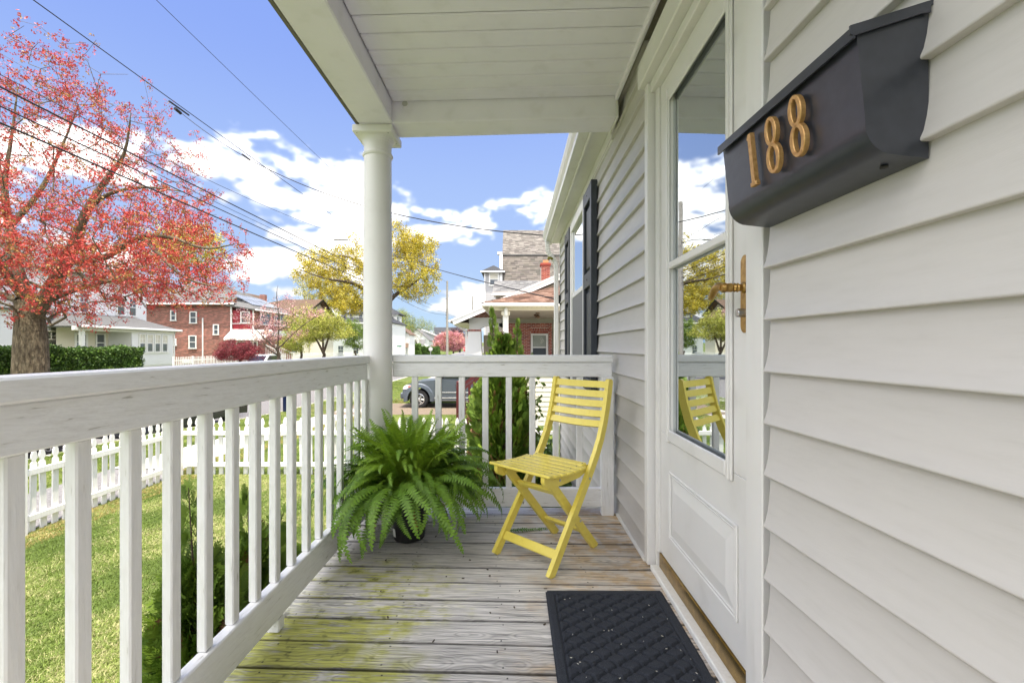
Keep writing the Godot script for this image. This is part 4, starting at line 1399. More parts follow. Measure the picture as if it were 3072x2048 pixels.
func spray_mesh(sd: int, length := 0.12) -> ArrayMesh:
	var r := RandomNumberGenerator.new()
	r.seed = sd
	var m := MB.new()
	var nn := Vector3(0, 0, 1)
	for i in 9:
		var t := i / 9.0
		var p := Vector3(0, length * t, 0.004 * sin(t * 5.0))
		for s in [-1.0, 1.0]:
			var l := length * 0.52 * (1.0 - 0.75 * t) * r.randf_range(0.8, 1.15)
			var u := Vector3(s * 0.72, 0.72, r.randf_range(-0.25, 0.25)).normalized()
			var w := Vector3(-u.y, u.x, 0) * 0.0042
			var tip := p + u * l
			m.quad(p - w, p + w, p.lerp(tip, 0.7) + w * 0.9, p.lerp(tip, 0.7) - w * 0.9, nn)
			m.trin(p.lerp(tip, 0.7) - w * 0.9, p.lerp(tip, 0.7) + w * 0.9, tip, nn)
			for e in 3:
				var q := p.lerp(tip, 0.25 + 0.25 * e)
				var u2 := (u + Vector3(0, 1, 0) * 0.8 + Vector3(-s, 0, 0) * 0.25).normalized()
				if e % 2 == 1: u2 = (u + Vector3(s, 0, 0) * 0.6).normalized()
				var w2 := Vector3(-u2.y, u2.x, 0) * 0.0034
				var l2 := l * 0.38
				m.trin(q - w2, q + w2, q + u2 * l2, nn)
	var w3 := Vector3(0.004, 0, 0)
	m.quad(-w3, w3, Vector3(0, length, 0) + w3 * 0.5, Vector3(0, length, 0) - w3 * 0.5, nn)
	return m.mesh()

func arborvitae(label: String, base: Vector3, height: float, radius: float, count: int, sd: int, tips: Array, brown: float, big := 1.0, group := "") -> Node3D:
	rng.seed = sd
	var t := thing("arborvitae", label, "shrub", base, 0.0, group)
	var stem := MB.new()
	stem.tube([Vector3.ZERO, Vector3(0.01, height * 0.5, 0), Vector3(0, height * 0.8, 0)], [0.03, 0.022, 0.008], 7)
	obj("stem", stem, M.bark_dark, t)
	var xfs := []
	var cols := []
	var put := func(p: Vector3, up: Vector3, out: Vector3, s: float, c: Color):
		var y := up.normalized()
		var z := out.cross(y)
		if z.length() < 0.01: z = Vector3.RIGHT
		z = z.normalized().rotated(y, rng.randf_range(-0.9, 0.9))
		var x := y.cross(z).normalized()
		xfs.append(Transform3D(Basis(x, y, z).scaled_local(Vector3(s, s, s)), p))
		cols.append(c)
	for i in count:
		var h := pow(rng.randf(), 0.85)
		var prof := radius * pow(sin(PI * clampf(0.16 + 0.84 * (1.0 - h) * 0.62, 0, 1)), 0.8) * (1.0 - 0.35 * h)
		prof *= sm(1.04, 0.70, h)
		var az := rng.randf() * TAU
		prof *= 0.86 + 0.20 * sin(az * 3.0 + h * 7.0) + 0.10 * sin(az * 5.0 - h * 13.0)
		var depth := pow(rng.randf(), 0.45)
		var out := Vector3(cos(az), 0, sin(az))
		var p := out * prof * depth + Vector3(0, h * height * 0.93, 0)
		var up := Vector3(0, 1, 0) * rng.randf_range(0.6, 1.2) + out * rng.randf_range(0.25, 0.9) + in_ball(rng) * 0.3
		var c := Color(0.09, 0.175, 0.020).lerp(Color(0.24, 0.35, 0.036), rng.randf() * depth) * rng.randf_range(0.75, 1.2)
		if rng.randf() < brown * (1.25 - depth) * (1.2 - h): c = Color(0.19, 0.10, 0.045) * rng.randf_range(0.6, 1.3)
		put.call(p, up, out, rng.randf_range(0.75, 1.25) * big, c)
	# loose leaders that stand above the body
	for q in tips:
		var b: Vector3 = q[0]
		var e: Vector3 = q[1]
		var br := MB.new()
		br.tube([b, e], [0.006, 0.002], 5)
		obj("leader", br, M.bark_dark, t)
		var cnt: int = q[2]
		for i in cnt:
			var f := rng.randf()
			var az := rng.randf() * TAU
			var out := Vector3(cos(az), 0, sin(az))
			var p := b.lerp(e, f) + out * 0.085 * (1.0 - f) * big
			put.call(p, Vector3(0, 1.0, 0) + out * (0.75 - 0.5 * f), out, rng.randf_range(0.6, 1.0) * (1.05 - 0.45 * f) * big, Color(0.10, 0.18, 0.022).lerp(Color(0.18, 0.27, 0.03), rng.randf()))
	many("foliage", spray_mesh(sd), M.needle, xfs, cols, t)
	return t

func hedge(label: String, x0: float, x1: float, d0: float, d1: float, y0: float, y1: float, leaf: float, sd: int, tones: Array, count: int) -> Node3D:
	rng.seed = sd
	var t := thing("hedge", label, "hedge", V((x0 + x1) / 2, y0, (d0 + d1) / 2))
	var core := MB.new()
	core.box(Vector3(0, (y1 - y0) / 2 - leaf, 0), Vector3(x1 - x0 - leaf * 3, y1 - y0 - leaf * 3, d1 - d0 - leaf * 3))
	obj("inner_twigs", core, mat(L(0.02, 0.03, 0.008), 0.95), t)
	var xfs := []
	var cols := []
	var bump := noise(0.6, sd, 3)
	var sx := x1 - x0
	var sy := y1 - y0
	var sz := d1 - d0
	var areas := [sx * sz, sy * sz * 2.0, sx * sy * 2.0]
	var tot: float = areas[0] + areas[1] + areas[2]
	for i in count:
		var q := rng.randf() * tot
		var p := Vector3(rng.randf_range(-0.5, 0.5) * sx, rng.randf() * sy, rng.randf_range(-0.5, 0.5) * sz)
		if q < areas[0]: p.y = sy
		elif q < areas[0] + areas[1]: p.x = sx * 0.5 * (1 if rng.randf() < 0.7 else -1)
		else: p.z = sz * 0.5 * (1 if rng.randf() < 0.5 else -1)
		var inw := rng.randf() * leaf * 1.6
		p += Vector3(-sign(p.x) * inw if absf(p.x) > sx * 0.49 else 0.0, -inw if p.y > sy * 0.99 else 0.0, -sign(p.z) * inw if absf(p.z) > sz * 0.49 else 0.0)
		p += Vector3.ONE * bump.get_noise_3dv(p) * leaf * 2.2
		xfs.append(turned(rng, p, leaf * rng.randf_range(0.7, 1.4)))
		var c: Color = tones[rng.randi() % tones.size()]
		cols.append(c * rng.randf_range(0.65, 1.25))
	many("leaves", clump(9, 0.8, 0.55, sd, 1.5), M.leaf, xfs, cols, t)
	return t

func build_lawn():
	# blades in tufts: near lawn inside the fence, thinner beyond it
	var tuft := func(sd: int, cnt: int, hgt: float, wid: float, spread: float) -> ArrayMesh:
		var r := RandomNumberGenerator.new()
		r.seed = sd
		var m := MB.new()
		for i in cnt:
			var b := Vector3(r.randf_range(-1, 1), 0, r.randf_range(-1, 1)) * spread
			var a := r.randf() * TAU
			var lean := Vector3(cos(a), 0, sin(a)) * r.randf_range(0.3, 1.4)
			var s := Vector3(-sin(a), 0, cos(a)) * wid
			var mid := b + (Vector3.UP + lean * 0.4) * hgt * 0.5
			var tip := b + (Vector3.UP * 0.85 + lean) * hgt * r.randf_range(0.6, 1.0)
			m.quad(b - s, b + s, mid + s * 0.8, mid - s * 0.8, Vector3.UP + lean * -0.2)
			m.trin(mid - s * 0.8, mid + s * 0.8, tip, Vector3.UP)
		return m.mesh()
	var tone := noise(0.35, 91, 4)
	var fill := func(called: String, label: String, x0: float, x1: float, d0: float, d1: float, count: int, mesh: Mesh, scale: float, pale: float, sd: int):
		rng.seed = sd
		var xfs := []
		var cols := []
		for i in count:
			var x := rng.randf_range(x0, x1)
			var d := rng.randf_range(d0, d1)
			var n := tone.get_noise_2d(x * 2.2, d * 2.2)
			var g := Color(0.115, 0.175, 0.022).lerp(Color(0.205, 0.27, 0.045), clampf(0.5 + n * 1.4, 0, 1))
			if rng.randf() < pale * (0.6 + n * 1.6): g = Color(0.44, 0.42, 0.19)
			if x < -5.0 and x > -5.6 and rng.randf() < 0.32: g = Color(0.40, 0.29, 0.10)
			g *= rng.randf_range(0.75, 1.25)
			xfs.append(Transform3D(Basis(Vector3.UP, rng.randf() * TAU).scaled(Vector3.ONE * scale * rng.randf_range(0.7, 1.3)), V(x, ground(x, d) - 0.003, d)))
			cols.append(g)
		var o := many(called, mesh, M.leaf, xfs, cols)
		o.set_meta("label", label)
		o.set_meta("category", "grass")
	var a: ArrayMesh = tuft.call(3, 9, 0.042, 0.0021, 0.035)
	fill.call("grass", "mown pale streaked front lawn inside the white picket fence", -5.42, -0.98, 0.9, 7.55, 110000, a, 0.9, 0.30, 5)
	fill.call("grass", "bright green grass strip between the pavement and the near kerb", -8.95, -6.95, 3.0, 34.0, 38000, a, 1.25, 0.12, 6)
	fill.call("grass", "bright green lawn beside the gravel drive beyond the side fence", -5.55, 1.6, 7.65, 16.6, 75000, a, 1.3, 0.04, 7)
	fill.call("grass", "strip of grass beyond the gravel drive and parked pickup", -6.9, -2.5, 21.2, 31.0, 16000, a, 1.8, 0.05, 8)

# ---------------------------------------------------------------- street, fences, vehicles
func picket_mesh(h: float, w: float) -> ArrayMesh:
	var k := w / 0.07
	var p := PackedVector2Array([Vector2(-0.035, 0), Vector2(0.035, 0), Vector2(0.035, h - 0.165), Vector2(0.017, h - 0.145), Vector2(0.0165, h - 0.132), Vector2(0.031, h - 0.112), Vector2(0.034, h - 0.088), Vector2(0.028, h - 0.055), Vector2(0.014, h - 0.02), Vector2(0, h)])
	for i in range(8, 2, -1): p.append(Vector2(-p[i].x, p[i].y))
	p.append(Vector2(-0.035, h - 0.165))
	for i in p.size(): p[i].x *= k
	var m := MB.new()
	m.prism(p, 0.018, Transform3D(Basis.IDENTITY, Vector3(0, 0, -0.009)))
	return m.mesh()
func picket_fence(label: String, a: Vector3, b: Vector3, h: float, pitch: float, w: float, inner: Vector3, posts: Array, material: Material, group := "") -> Node3D:
	var t := thing("picket_fence", label, "fence", a, 0.0, group)
	var dirv := b - a
	var length := Vector2(dirv.x, dirv.z).length()
	var flat := Vector3(dirv.x, 0, dirv.z).normalized()
	var bas := Basis(flat, Vector3.UP, flat.cross(Vector3.UP))
	var pm := picket_mesh(h, w)
	var n := int(length / pitch)
	for i in n:
		var f := (i + 0.5) * pitch / length
		obj("picket", pm, material, t, Transform3D(bas * Basis(Vector3(0, 0, 1), rng.randf_range(-0.03, 0.03)), dirv * f + Vector3(0, 0.03 + rng.randf_range(-0.008, 0.008), 0)))
	for y in [0.20, h - 0.22]:
		var r := MB.new()
		r.bar(Vector3(0, y, 0) + inner * 0.030, dirv + Vector3(0, y, 0) + inner * 0.030, 0.036, 0.07, inner, 0.004)
		obj("rail", r, material, t)
	for f in posts:
		var p := MB.new()
		p.box(Vector3(0, h * 0.5 + 0.02, 0), Vector3(0.095, h + 0.06, 0.095), Basis.IDENTITY, 0.006)
		obj("post", p, material, t, Transform3D(bas, dirv * f + inner * 0.02))
	return t

func wheel(parent: Node, ctr: Vector3, r: float, w: float, face: float, spokes := 6):
	# axle along z; face = +1/-1 side that shows
	var tyre := MB.new()
	var bas := Basis(Vector3.RIGHT, PI / 2)
	var rr := r * 0.62
	tyre.lathe([Vector2(rr, -w / 2), Vector2(r * 0.9, -w / 2), Vector2(r * 0.985, -w * 0.38), Vector2(r, -w * 0.2), Vector2(r, w * 0.2), Vector2(r * 0.985, w * 0.38), Vector2(r * 0.9, w / 2), Vector2(rr, w / 2), Vector2(rr, -w / 2)], 36, Vector3.ZERO, bas)
	for i in 30:
		var a := TAU * i / 30.0
		tyre.box(Vector3(cos(a) * r, sin(a) * r, 0), Vector3(r * 0.04, r * 0.10, w * 0.9), Basis(Vector3(0, 0, 1), a))
	var t := obj("tyre", tyre, M.rubber, parent, Transform3D(Basis.IDENTITY, ctr))
	var rim := MB.new()
	rim.lathe([Vector2(rr, w * 0.42 * face), Vector2(rr * 0.9, w * 0.44 * face), Vector2(rr * 0.86, w * 0.30 * face)], 36, Vector3.ZERO, bas * Basis(Vector3.RIGHT, PI))
	rim.lathe([Vector2(rr * 1.0, w * 0.43), Vector2(rr * 0.88, w * 0.45), Vector2(rr * 0.86, w * 0.2)], 36, Vector3.ZERO, bas)
	for i in spokes:
		for e in [-0.13, 0.13]:
			var a: float = TAU * i / spokes + e
			rim.bar(Vector3(cos(a) * rr * 0.18, sin(a) * rr * 0.18, w * 0.36 * face), Vector3(cos(a + e * 0.3) * rr * 0.92, sin(a + e * 0.3) * rr * 0.92, w * 0.36 * face), rr * 0.13, w * 0.10, Vector3(-sin(a), cos(a), 0), 0.004)
	rim.lathe([Vector2(rr * 0.26, w * 0.30), Vector2(rr * 0.24, w * 0.42), Vector2(0, w * 0.44)], 20, Vector3.ZERO, Basis(Vector3.RIGHT, PI / 2 * face))
	obj("rim", rim, M.alloy, t)
	var back := MB.new()
	back.lathe([Vector2(rr * 0.99, 0.0), Vector2(0, 0.001)], 24, Vector3.ZERO, bas)
	obj("wheel_well_disc", back, M.black, t)

func build_pickup():
	# nose towards -x; origin on the ground under the front bumper, near flank at z = 0
	var y0 := -1.50
	var t := thing("pickup_truck", "dark blue grey pickup truck parked nose to street on the gravel drive", "pickup truck", V(-4.62, y0, 19.25))
	var W := 1.84
	# flank outline with wheel arches cut out
	var out := PackedVector2Array([Vector2(0.05, 0.42), Vector2(0.02, 0.62), Vector2(0.03, 0.74), Vector2(0.10, 0.90), Vector2(0.22, 1.00), Vector2(0.55, 1.10), Vector2(1.25, 1.165), Vector2(1.55, 1.18), Vector2(3.25, 1.17), Vector2(3.32, 1.19), Vector2(5.2, 1.19), Vector2(5.24, 1.0), Vector2(5.24, 0.45), Vector2(4.62, 0.40)])
	for k in 13:
		var a := lerpf(0.06, PI - 0.06, k / 12.0)
		out.append(Vector2(4.12 + cos(a) * 0.47, 0.39 + sin(a) * 0.47))
	out.append(Vector2(3.60, 0.36)); out.append(Vector2(1.24, 0.36))
	for k in 13:
		var a := lerpf(0.06, PI - 0.06, k / 12.0)
		out.append(Vector2(0.70 + cos(a) * 0.475, 0.39 + sin(a) * 0.475))
	out.append(Vector2(0.22, 0.36))
	var body := MB.new()
	body.prism(out, W, Transform3D(Basis.IDENTITY, Vector3(0, 0, -W)), true)
	obj("body", body, M.truck, t)
	var cab := PackedVector2Array([Vector2(1.48, 1.175), Vector2(2.10, 1.66), Vector2(2.30, 1.72), Vector2(3.0, 1.73), Vector2(3.20, 1.70), Vector2(3.32, 1.20)])
	var cm := MB.new()
	cm.prism(cab, W - 0.24, Transform3D(Basis.IDENTITY, Vector3(0, 0, -W + 0.12)), true)
	obj("cab", cm, M.truck, t)
	for q in [[PackedVector2Array([Vector2(1.72, 1.215), Vector2(2.14, 1.62), Vector2(2.30, 1.65), Vector2(2.42, 1.65), Vector2(2.42, 1.215)])], [PackedVector2Array([Vector2(2.50, 1.215), Vector2(2.50, 1.65), Vector2(3.0, 1.65), Vector2(3.12, 1.62), Vector2(3.20, 1.215)])]]:
		var wm := MB.new()
		wm.prism(q[0], 0.01, Transform3D(Basis.IDENTITY, Vector3(0, 0, -0.117)))
		obj("side_window", wm, M.car_glass, t)
	var ws := MB.new()
	ws.quad(Vector3(1.50, 1.20, -0.22), Vector3(1.50, 1.20, -W + 0.22), Vector3(2.08, 1.655, -W + 0.28), Vector3(2.08, 1.655, -0.28), Vector3(-1, 1, 0))
	obj("windscreen", ws, M.car_glass, t, Transform3D(Basis.IDENTITY, Vector3(-0.006, 0.006, 0)))
	# flared arches
	for cx in [0.70, 4.12]:
		var fl := MB.new()
		for k in 16:
			var a0 := lerpf(-0.18, PI + 0.18, k / 16.0)
			var a1 := lerpf(-0.18, PI + 0.18, (k + 1) / 16.0)
			var p := func(a: float, r: float, z: float) -> Vector3: return Vector3(cx + cos(a) * r, 0.39 + sin(a) * r * 1.02, z)
			fl.quad(p.call(a0, 0.47, 0.035), p.call(a1, 0.47, 0.035), p.call(a1, 0.60, 0.028), p.call(a0, 0.60, 0.028), Vector3(0, 0, 1))
			fl.quad(p.call(a0, 0.60, 0.028), p.call(a1, 0.60, 0.028), p.call(a1, 0.64, 0.002), p.call(a0, 0.64, 0.002), Vector3(cos(a0), sin(a0), 0.5))
			fl.quad(p.call(a0, 0.47, 0.035), p.call(a1, 0.47, 0.035), p.call(a1, 0.46, -0.25), p.call(a0, 0.46, -0.25), -Vector3(cos(a0), sin(a0), 0))
		obj("wheel_arch", fl, M.truck, t)
		wheel(t, Vector3(cx, 0.385, -0.12), 0.385, 0.26, 1.0, 6)
		wheel(t, Vector3(cx, 0.385, -W + 0.12), 0.385, 0.26, -1.0, 6)
	var hl := MB.new()
	hl.prism(PackedVector2Array([Vector2(0.035, 0.80), Vector2(0.09, 0.925), Vector2(0.19, 0.985), Vector2(0.36, 0.965), Vector2(0.40, 0.93), Vector2(0.20, 0.80)]), 0.012, Transform3D(Basis.IDENTITY, Vector3(0, 0, 0.001)))
	var h := obj("headlight", hl, M.lamp_lens, t)
	var am := MB.new()
	am.prism(PackedVector2Array([Vector2(0.24, 0.885), Vector2(0.27, 0.935), Vector2(0.37, 0.935), Vector2(0.38, 0.92), Vector2(0.31, 0.875)]), 0.004, Transform3D(Basis.IDENTITY, Vector3(0, 0, 0.0132)))
	obj("side_marker", am, M.amber, h)
	boxy(t, "front_bumper", Vector3(-0.01, 0.52, -W / 2), Vector3(0.14, 0.26, W - 0.1), M.truck, 0.04)
	boxy(t, "grille", Vector3(0.035, 0.80, -W / 2), Vector3(0.05, 0.20, 0.9), M.black, 0.01)
	boxy(t, "side_step", Vector3(2.42, 0.33, 0.03), Vector3(2.2, 0.055, 0.14), M.black, 0.02)
	boxy(t, "sill_trim", Vector3(2.42, 0.435, 0.003), Vector3(2.2, 0.035, 0.012), M.alloy, 0.003)
	boxy(t, "door_moulding", Vector3(2.42, 0.66, 0.006), Vector3(1.9, 0.03, 0.014), M.alloy, 0.003)
	for x in [1.36, 2.46, 3.28]: boxy(t, "door_seam", Vector3(x, 0.80, 0.0005), Vector3(0.010, 0.72, 0.003), M.black, 0.0)
	for x in [2.30, 3.14]: boxy(t, "door_handle", Vector3(x, 0.985, 0.022), Vector3(0.17, 0.04, 0.03), M.black, 0.01)
	boxy(t, "wing_mirror", Vector3(1.70, 1.30, 0.10), Vector3(0.11, 0.16, 0.20), M.black, 0.03)
	boxy(t, "mud_flap", Vector3(1.24, 0.36, -0.10), Vector3(0.02, 0.20, 0.24), M.black, 0.003)
func boxy(parent: Node, called: String, ctr: Vector3, size: Vector3, material: Material, bev := 0.0, bas := Basis.IDENTITY) -> MeshInstance3D:
	return obj(called, bx(size, bev), material, parent, Transform3D(bas, ctr))

func build_car(called: String, label: String, category: String, pos: Vector3, turn: float, paint: Material, length: float, high: float):
	# nose towards -x, centred across z
	var t := thing(called, label, category, pos, turn)
	var k := length / 4.5
	var q := high / 1.48
	var P := func(x: float, y: float) -> Vector2: return Vector2(x * k, y * q)
	var o := PackedVector2Array()
	for v in [[0.0, 0.30], [0.0, 0.55], [0.10, 0.70], [0.5, 0.80], [1.15, 0.90], [4.2, 0.94], [4.42, 0.88], [4.48, 0.6], [4.46, 0.32]]: o.append(P.call(v[0], v[1]))
	for c in [3.62, 0.85]:
		for e in 11:
			var a := lerpf(0.12, PI - 0.12, e / 10.0)
			o.append(Vector2(c * k + cos(a) * 0.37, 0.30 + sin(a) * 0.37))
	var m := MB.new()
	m.prism(o, 1.76, Transform3D(Basis.IDENTITY, Vector3(0, 0, -0.88)), true)
	obj("body", m, paint, t)
	var cab := PackedVector2Array()
	for v in [[1.05, 0.895], [1.75, 1.34], [2.05, 1.44], [2.9, 1.48], [3.5, 1.42], [4.22, 0.935]]: cab.append(P.call(v[0], v[1]))
	var cm := MB.new()
	cm.prism(cab, 1.46, Transform3D(Basis.IDENTITY, Vector3(0, 0, -0.73)), true)
	obj("cabin", cm, paint, t)
	var win := PackedVector2Array()
	for v in [[1.35, 0.97], [1.85, 1.31], [2.1, 1.38], [3.4, 1.38], [3.85, 1.0]]: win.append(P.call(v[0], v[1]))
	for s in [0.732, -0.742]:
		var wm := MB.new()
		wm.prism(win, 0.01, Transform3D(Basis.IDENTITY, Vector3(0, 0, s)))
		obj("side_windows", wm, M.car_glass, t)
	var ws := MB.new()
	for e in [[1.12, 0.92, 1.74, 1.33, -1.0], [4.16, 0.97, 3.56, 1.38, 1.0]]:
		var a: Vector2 = P.call(e[0], e[1])
		var b: Vector2 = P.call(e[2], e[3])
		var off := Vector3(0.012 * e[4], 0.012, 0)
		ws.quad(Vector3(a.x, a.y, -0.66) + off, Vector3(a.x, a.y, 0.66) + off, Vector3(b.x, b.y, 0.62) + off, Vector3(b.x, b.y, -0.62) + off, Vector3(e[4], 1, 0))
	obj("windscreens", ws, M.car_glass, t)
	for c in [0.85, 3.62]:
		wheel(t, Vector3(c * k, 0.31, 0.78), 0.31, 0.2, 1.0, 5)
		wheel(t, Vector3(c * k, 0.31, -0.78), 0.31, 0.2, -1.0, 5)
	for s in [-0.62, 0.62]:
		boxy(t, "headlight", Vector3(0.06, 0.62 * q, s), Vector3(0.14, 0.13, 0.34), M.lamp_lens, 0.03)
		boxy(t, "tail_light", Vector3(4.44 * k, 0.74 * q, s), Vector3(0.08, 0.15, 0.3), M.sign_red, 0.02)
	for s in [-0.86, 0.86]: boxy(t, "wing_mirror", Vector3(1.5 * k, 0.98 * q, s * 1.04), Vector3(0.10, 0.11, 0.18), paint, 0.03)

func wire(label: String, pts: Array, r: float, sag := 0.0, extra: Array = []) -> Node3D:
	# pts: end points; sag in metres at the middle
	var m := MB.new()
	var ps := []
	var n := 28
	for i in n + 1:
		var f := float(i) / n
		var p: Vector3 = pts[0].lerp(pts[1], f)
		p.y -= sag * 4.0 * f * (1.0 - f)
		ps.append(p)
	m.tube(ps, [r], 5)
	if extra.is_empty():
		var o := obj("overhead_wire", m, M.wire)
		tag(o, label, "wire")
		return o
	var t := thing("overhead_wire", label, "wire")
	obj("line", m, M.wire, t)
	for e in extra:
		var x := MB.new()
		x.tube([ps[0].lerp(ps[1], 0.0) if e[0] < 0 else e[1], e[2]], [e[3]], 7)
		obj("splice", x, M.wire, t)
	return t

func utility_pole(label: String, x: float, d: float, top: float, arms: bool) -> Node3D:
	var y := ground(x, d)
	var t := thing("utility_pole", label, "utility pole", V(x, y, d))
	var m := MB.new()
	m.tube([Vector3.ZERO, Vector3(0, (top - y) * 0.5, 0), Vector3(0, top - y, 0)], [0.17, 0.15, 0.115], 14)
	obj("shaft", m, M.pole, t)
	if arms:
		boxy(t, "insulator_bracket", Vector3(0, top - y - 0.25, 0), Vector3(0.07, 0.45, 0.07), M.wire, 0.01)
	for yy in [4.7, 5.1, 5.4, 7.2]:
		boxy(t, "cable_clamp", Vector3(-0.13, yy - y, 0.0), Vector3(0.16, 0.07, 0.10), M.wire, 0.01)
	return t

func build_street():
	var far := span(-6, 40, 2.3) + span(45, 140, 9.5) + span(160, 420, 26)
	setting("ground", sheet([-160.0, -90.0, -50.0, -34.0, -28.0, -25.0, -23.0, -21.5, -20.2, -19.0, -18.0, -16.52, -16.48, -13.0, -9.02, -8.98, -7.0, -5.4, -3.0, -1.0, 2.0, 8.0, 20.0, 60.0, 150.0], span(-40, -6, 8) .slice(0, -1) + far, 0.0), M.turf, "grassy ground of the gardens, rising gently down the street")
	setting("road", sheet([-16.45, -13.0, -9.05], far, 0.006), M.asphalt, "grey asphalt street with cars parked on it")
	setting("pavement", sheet([-6.85, -5.50], span(-4, 7.9, 1.5), 0.012), M.asphalt, "old dark pavement just outside the picket fence")
	setting("pavement", sheet([-6.9, -5.65], span(7.95, 44, 2.0), 0.012), M.concrete, "pale concrete pavement running on beyond the fence corner")
	setting("pavement", sheet([-19.7, -18.4], span(-4, 120, 6), 0.012), M.concrete, "pale concrete pavement across the street")
	setting("drive", sheet([-8.95, -7.0, -5.4, -2.6, 2.0], span(16.9, 20.9, 1.0), 0.016), M.dirt, "brown gravel drive under the pickup truck")
	setting("drive_apron", sheet([-9.0, -6.92], span(21.6, 25.4, 1.0), 0.02), M.concrete, "pale concrete drive apron at the road edge")
	setting("drive", sheet([-5.6, -2.4], span(22.2, 25.0, 1.0), 0.02), M.concrete, "pale concrete drive beyond the parked pickup")
	var kb := MB.new()
	for x in [-8.98, -16.52]:
		for i in far.size() - 1:
			if far[i] > 200: break
			var a: Vector3 = V(x, ground(-8.5 if x > -10 else -17.0, far[i]) - 0.05, far[i])
			var b: Vector3 = V(x, ground(-8.5 if x > -10 else -17.0, far[i + 1]) - 0.05, far[i + 1])
			kb.bar(a, b, 0.15, 0.13, Vector3.RIGHT)
	setting("kerb", kb, M.concrete, "concrete kerbs along both sides of the street")

	rng.seed = 8
	var gf := ground(-5.4, 7.6)
	picket_fence("white picket fence along the pavement, street side of the front lawn", V(-5.42, ground(-5.4, -0.5) - 0.02, -0.5), V(-5.42, gf - 0.02, 7.55), 0.93, 0.132, 0.068, Vector3(1, 0, 0), [0.05, 0.37, 0.695, 0.995], M.white_wood)
	picket_fence("white picket side fence from the lawn corner to the arborvitae", V(-5.36, gf - 0.02, 7.6), V(0.64, gf - 0.02, 7.6), 0.93, 0.132, 0.068, Vector3(0, 0, 1), [0.40, 0.80], M.white_wood)
	picket_fence("long white picket fence in front of the brick house across the street", V(-22.9, ground(-22.9, 30), 31.4), V(-22.9, ground(-22.9, 45) , 47.0), 0.98, 0.17, 0.085, Vector3(-1, 0, 0), [0.0, 0.12, 0.36, 0.6, 0.84], M.white)
	picket_fence("white picket fence behind the green trees, farther up the street", V(-22.9, ground(-22.9, 49), 48.5), V(-22.9, ground(-22.9, 60), 62.5), 0.98, 0.17, 0.085, Vector3(-1, 0, 0), [0.0, 0.5], M.white)

	build_pickup()
	build_car("parked_car", "dark parked car whose wheel shows under the railing near the fence corner", "car", V(-10.0, ground(-10, 16), 11.7), PI / 2, M.car_dark, 4.3, 1.42)
	build_car("parked_car", "dark parked car at the near kerb, farthest left between the balusters", "car", V(-10.15, ground(-10, 6), 5.8), PI / 2, M.car_dark, 4.4, 1.42)
	build_car("parked_car", "white parked car across the street whose roof shows above the railing", "car", V(-20.7, ground(-20.7, 39), 41.6), PI / 2 + PI, M.car_white, 4.6, 1.6)
	build_car("parked_car", "small dark blue car far off beside the pink cherry tree", "car", at(1020, 806.5, 150), 0.0, M.car_blue, 4.3, 1.5)

	# poles and wires down our side of the street
	var px := -8.5
	utility_pole("tall pale utility pole far down the street, right of the yellow tree", -8.56, 60, 9.5, true)
	var p2 := utility_pole("utility pole mostly hidden behind the porch column, with the street lamp", px, 27.6, 9.6, true)
	var arm := MB.new()
	arm.tube([Vector3(0, 8.65, 0), Vector3(-0.7, 8.88, 0), Vector3(-1.35, 8.90, 0)], [0.03], 8)
	var ao := obj("lamp_arm", arm, M.sign_back, p2)
	var head := MB.new()
	head.box(Vector3(-1.75, 8.88, 0), Vector3(0.85, 0.10, 0.26), Basis(Vector3(0, 0, 1), -0.03), 0.04)
	obj("street_lamp_head", head, M.sign_back, ao)
	utility_pole("thin distant utility pole above the neighbour's gable", -8.4, 95, 11.4, true)
	var back := -12.0
	wire("topmost thin wire crossing the open blue sky", [V(px, 9.55, back), V(px, 9.35, 27.6)], 0.0075, 0.15)
	wire("spliced wire bundle second from the top", [V(px, 7.35, back), V(px, 7.25, 27.6)], 0.0105, 0.12, [[1, V(px, 7.10, 11.5), V(px, 7.10, 12.2), 0.022], [1, V(px, 7.02, 11.7), V(px, 7.0, 11.9), 0.04], [1, V(px, 7.06, 14.6), V(px, 7.06, 15.0), 0.03]])
	wire("sagging wire reaching the street lamp pole through the red maple", [V(px, 7.0, back), V(px, 7.2, 27.6)], 0.0067, 1.55)
	wire("upper telephone cable in front of the red maple", [V(px, 5.55, back), V(px, 5.42, 27.6)], 0.0165, 0.14)
	wire("thin wire just under the upper telephone cable", [V(px, 5.40, back), V(px, 5.30, 27.6)], 0.0067, 0.18)
	wire("middle telephone cable in front of the red maple", [V(px, 5.25, back), V(px, 5.12, 27.6)], 0.0135, 0.16)
	wire("lowest and thickest telephone cable in front of the red maple", [V(px, 4.90, back), V(px, 4.80, 27.6)], 0.0180, 0.10)
	wire("service wire dropping from the street to the far gutter of our house", [V(px, 7.02, 11.9), V(0.43, 2.60, 6.50)], 0.0083, 0.62)
	wire("cable dropping to the clip beside our downspout", [V(px, 7.05, 27.6), V(0.60, 1.70, 6.44)], 0.0090, 0.15)
	wire("top wire running on to the far pole", [V(px, 9.35, 27.6), V(-8.56, 9.3, 60)], 0.0090, 0.5)
	wire("upper cable running on to the far pole", [V(px, 5.75, 27.6), V(-8.56, 5.8, 60)], 0.0150, 0.45)
	wire("middle cable running on to the far pole", [V(px, 5.4, 27.6), V(-8.56, 5.5, 60)], 0.0120, 0.5)
	wire("low cable running on to the far pole", [V(px, 5.0, 27.6), V(-8.56, 5.2, 60)], 0.0150, 0.6)
	wire("upper wire between the two distant poles", [V(-8.56, 5.9, 60), V(-8.4, 9.0, 95)], 0.0120, 0.5)
	wire("lower wire between the two distant poles", [V(-8.56, 5.3, 60), V(-8.4, 7.2, 95)], 0.0120, 0.5)
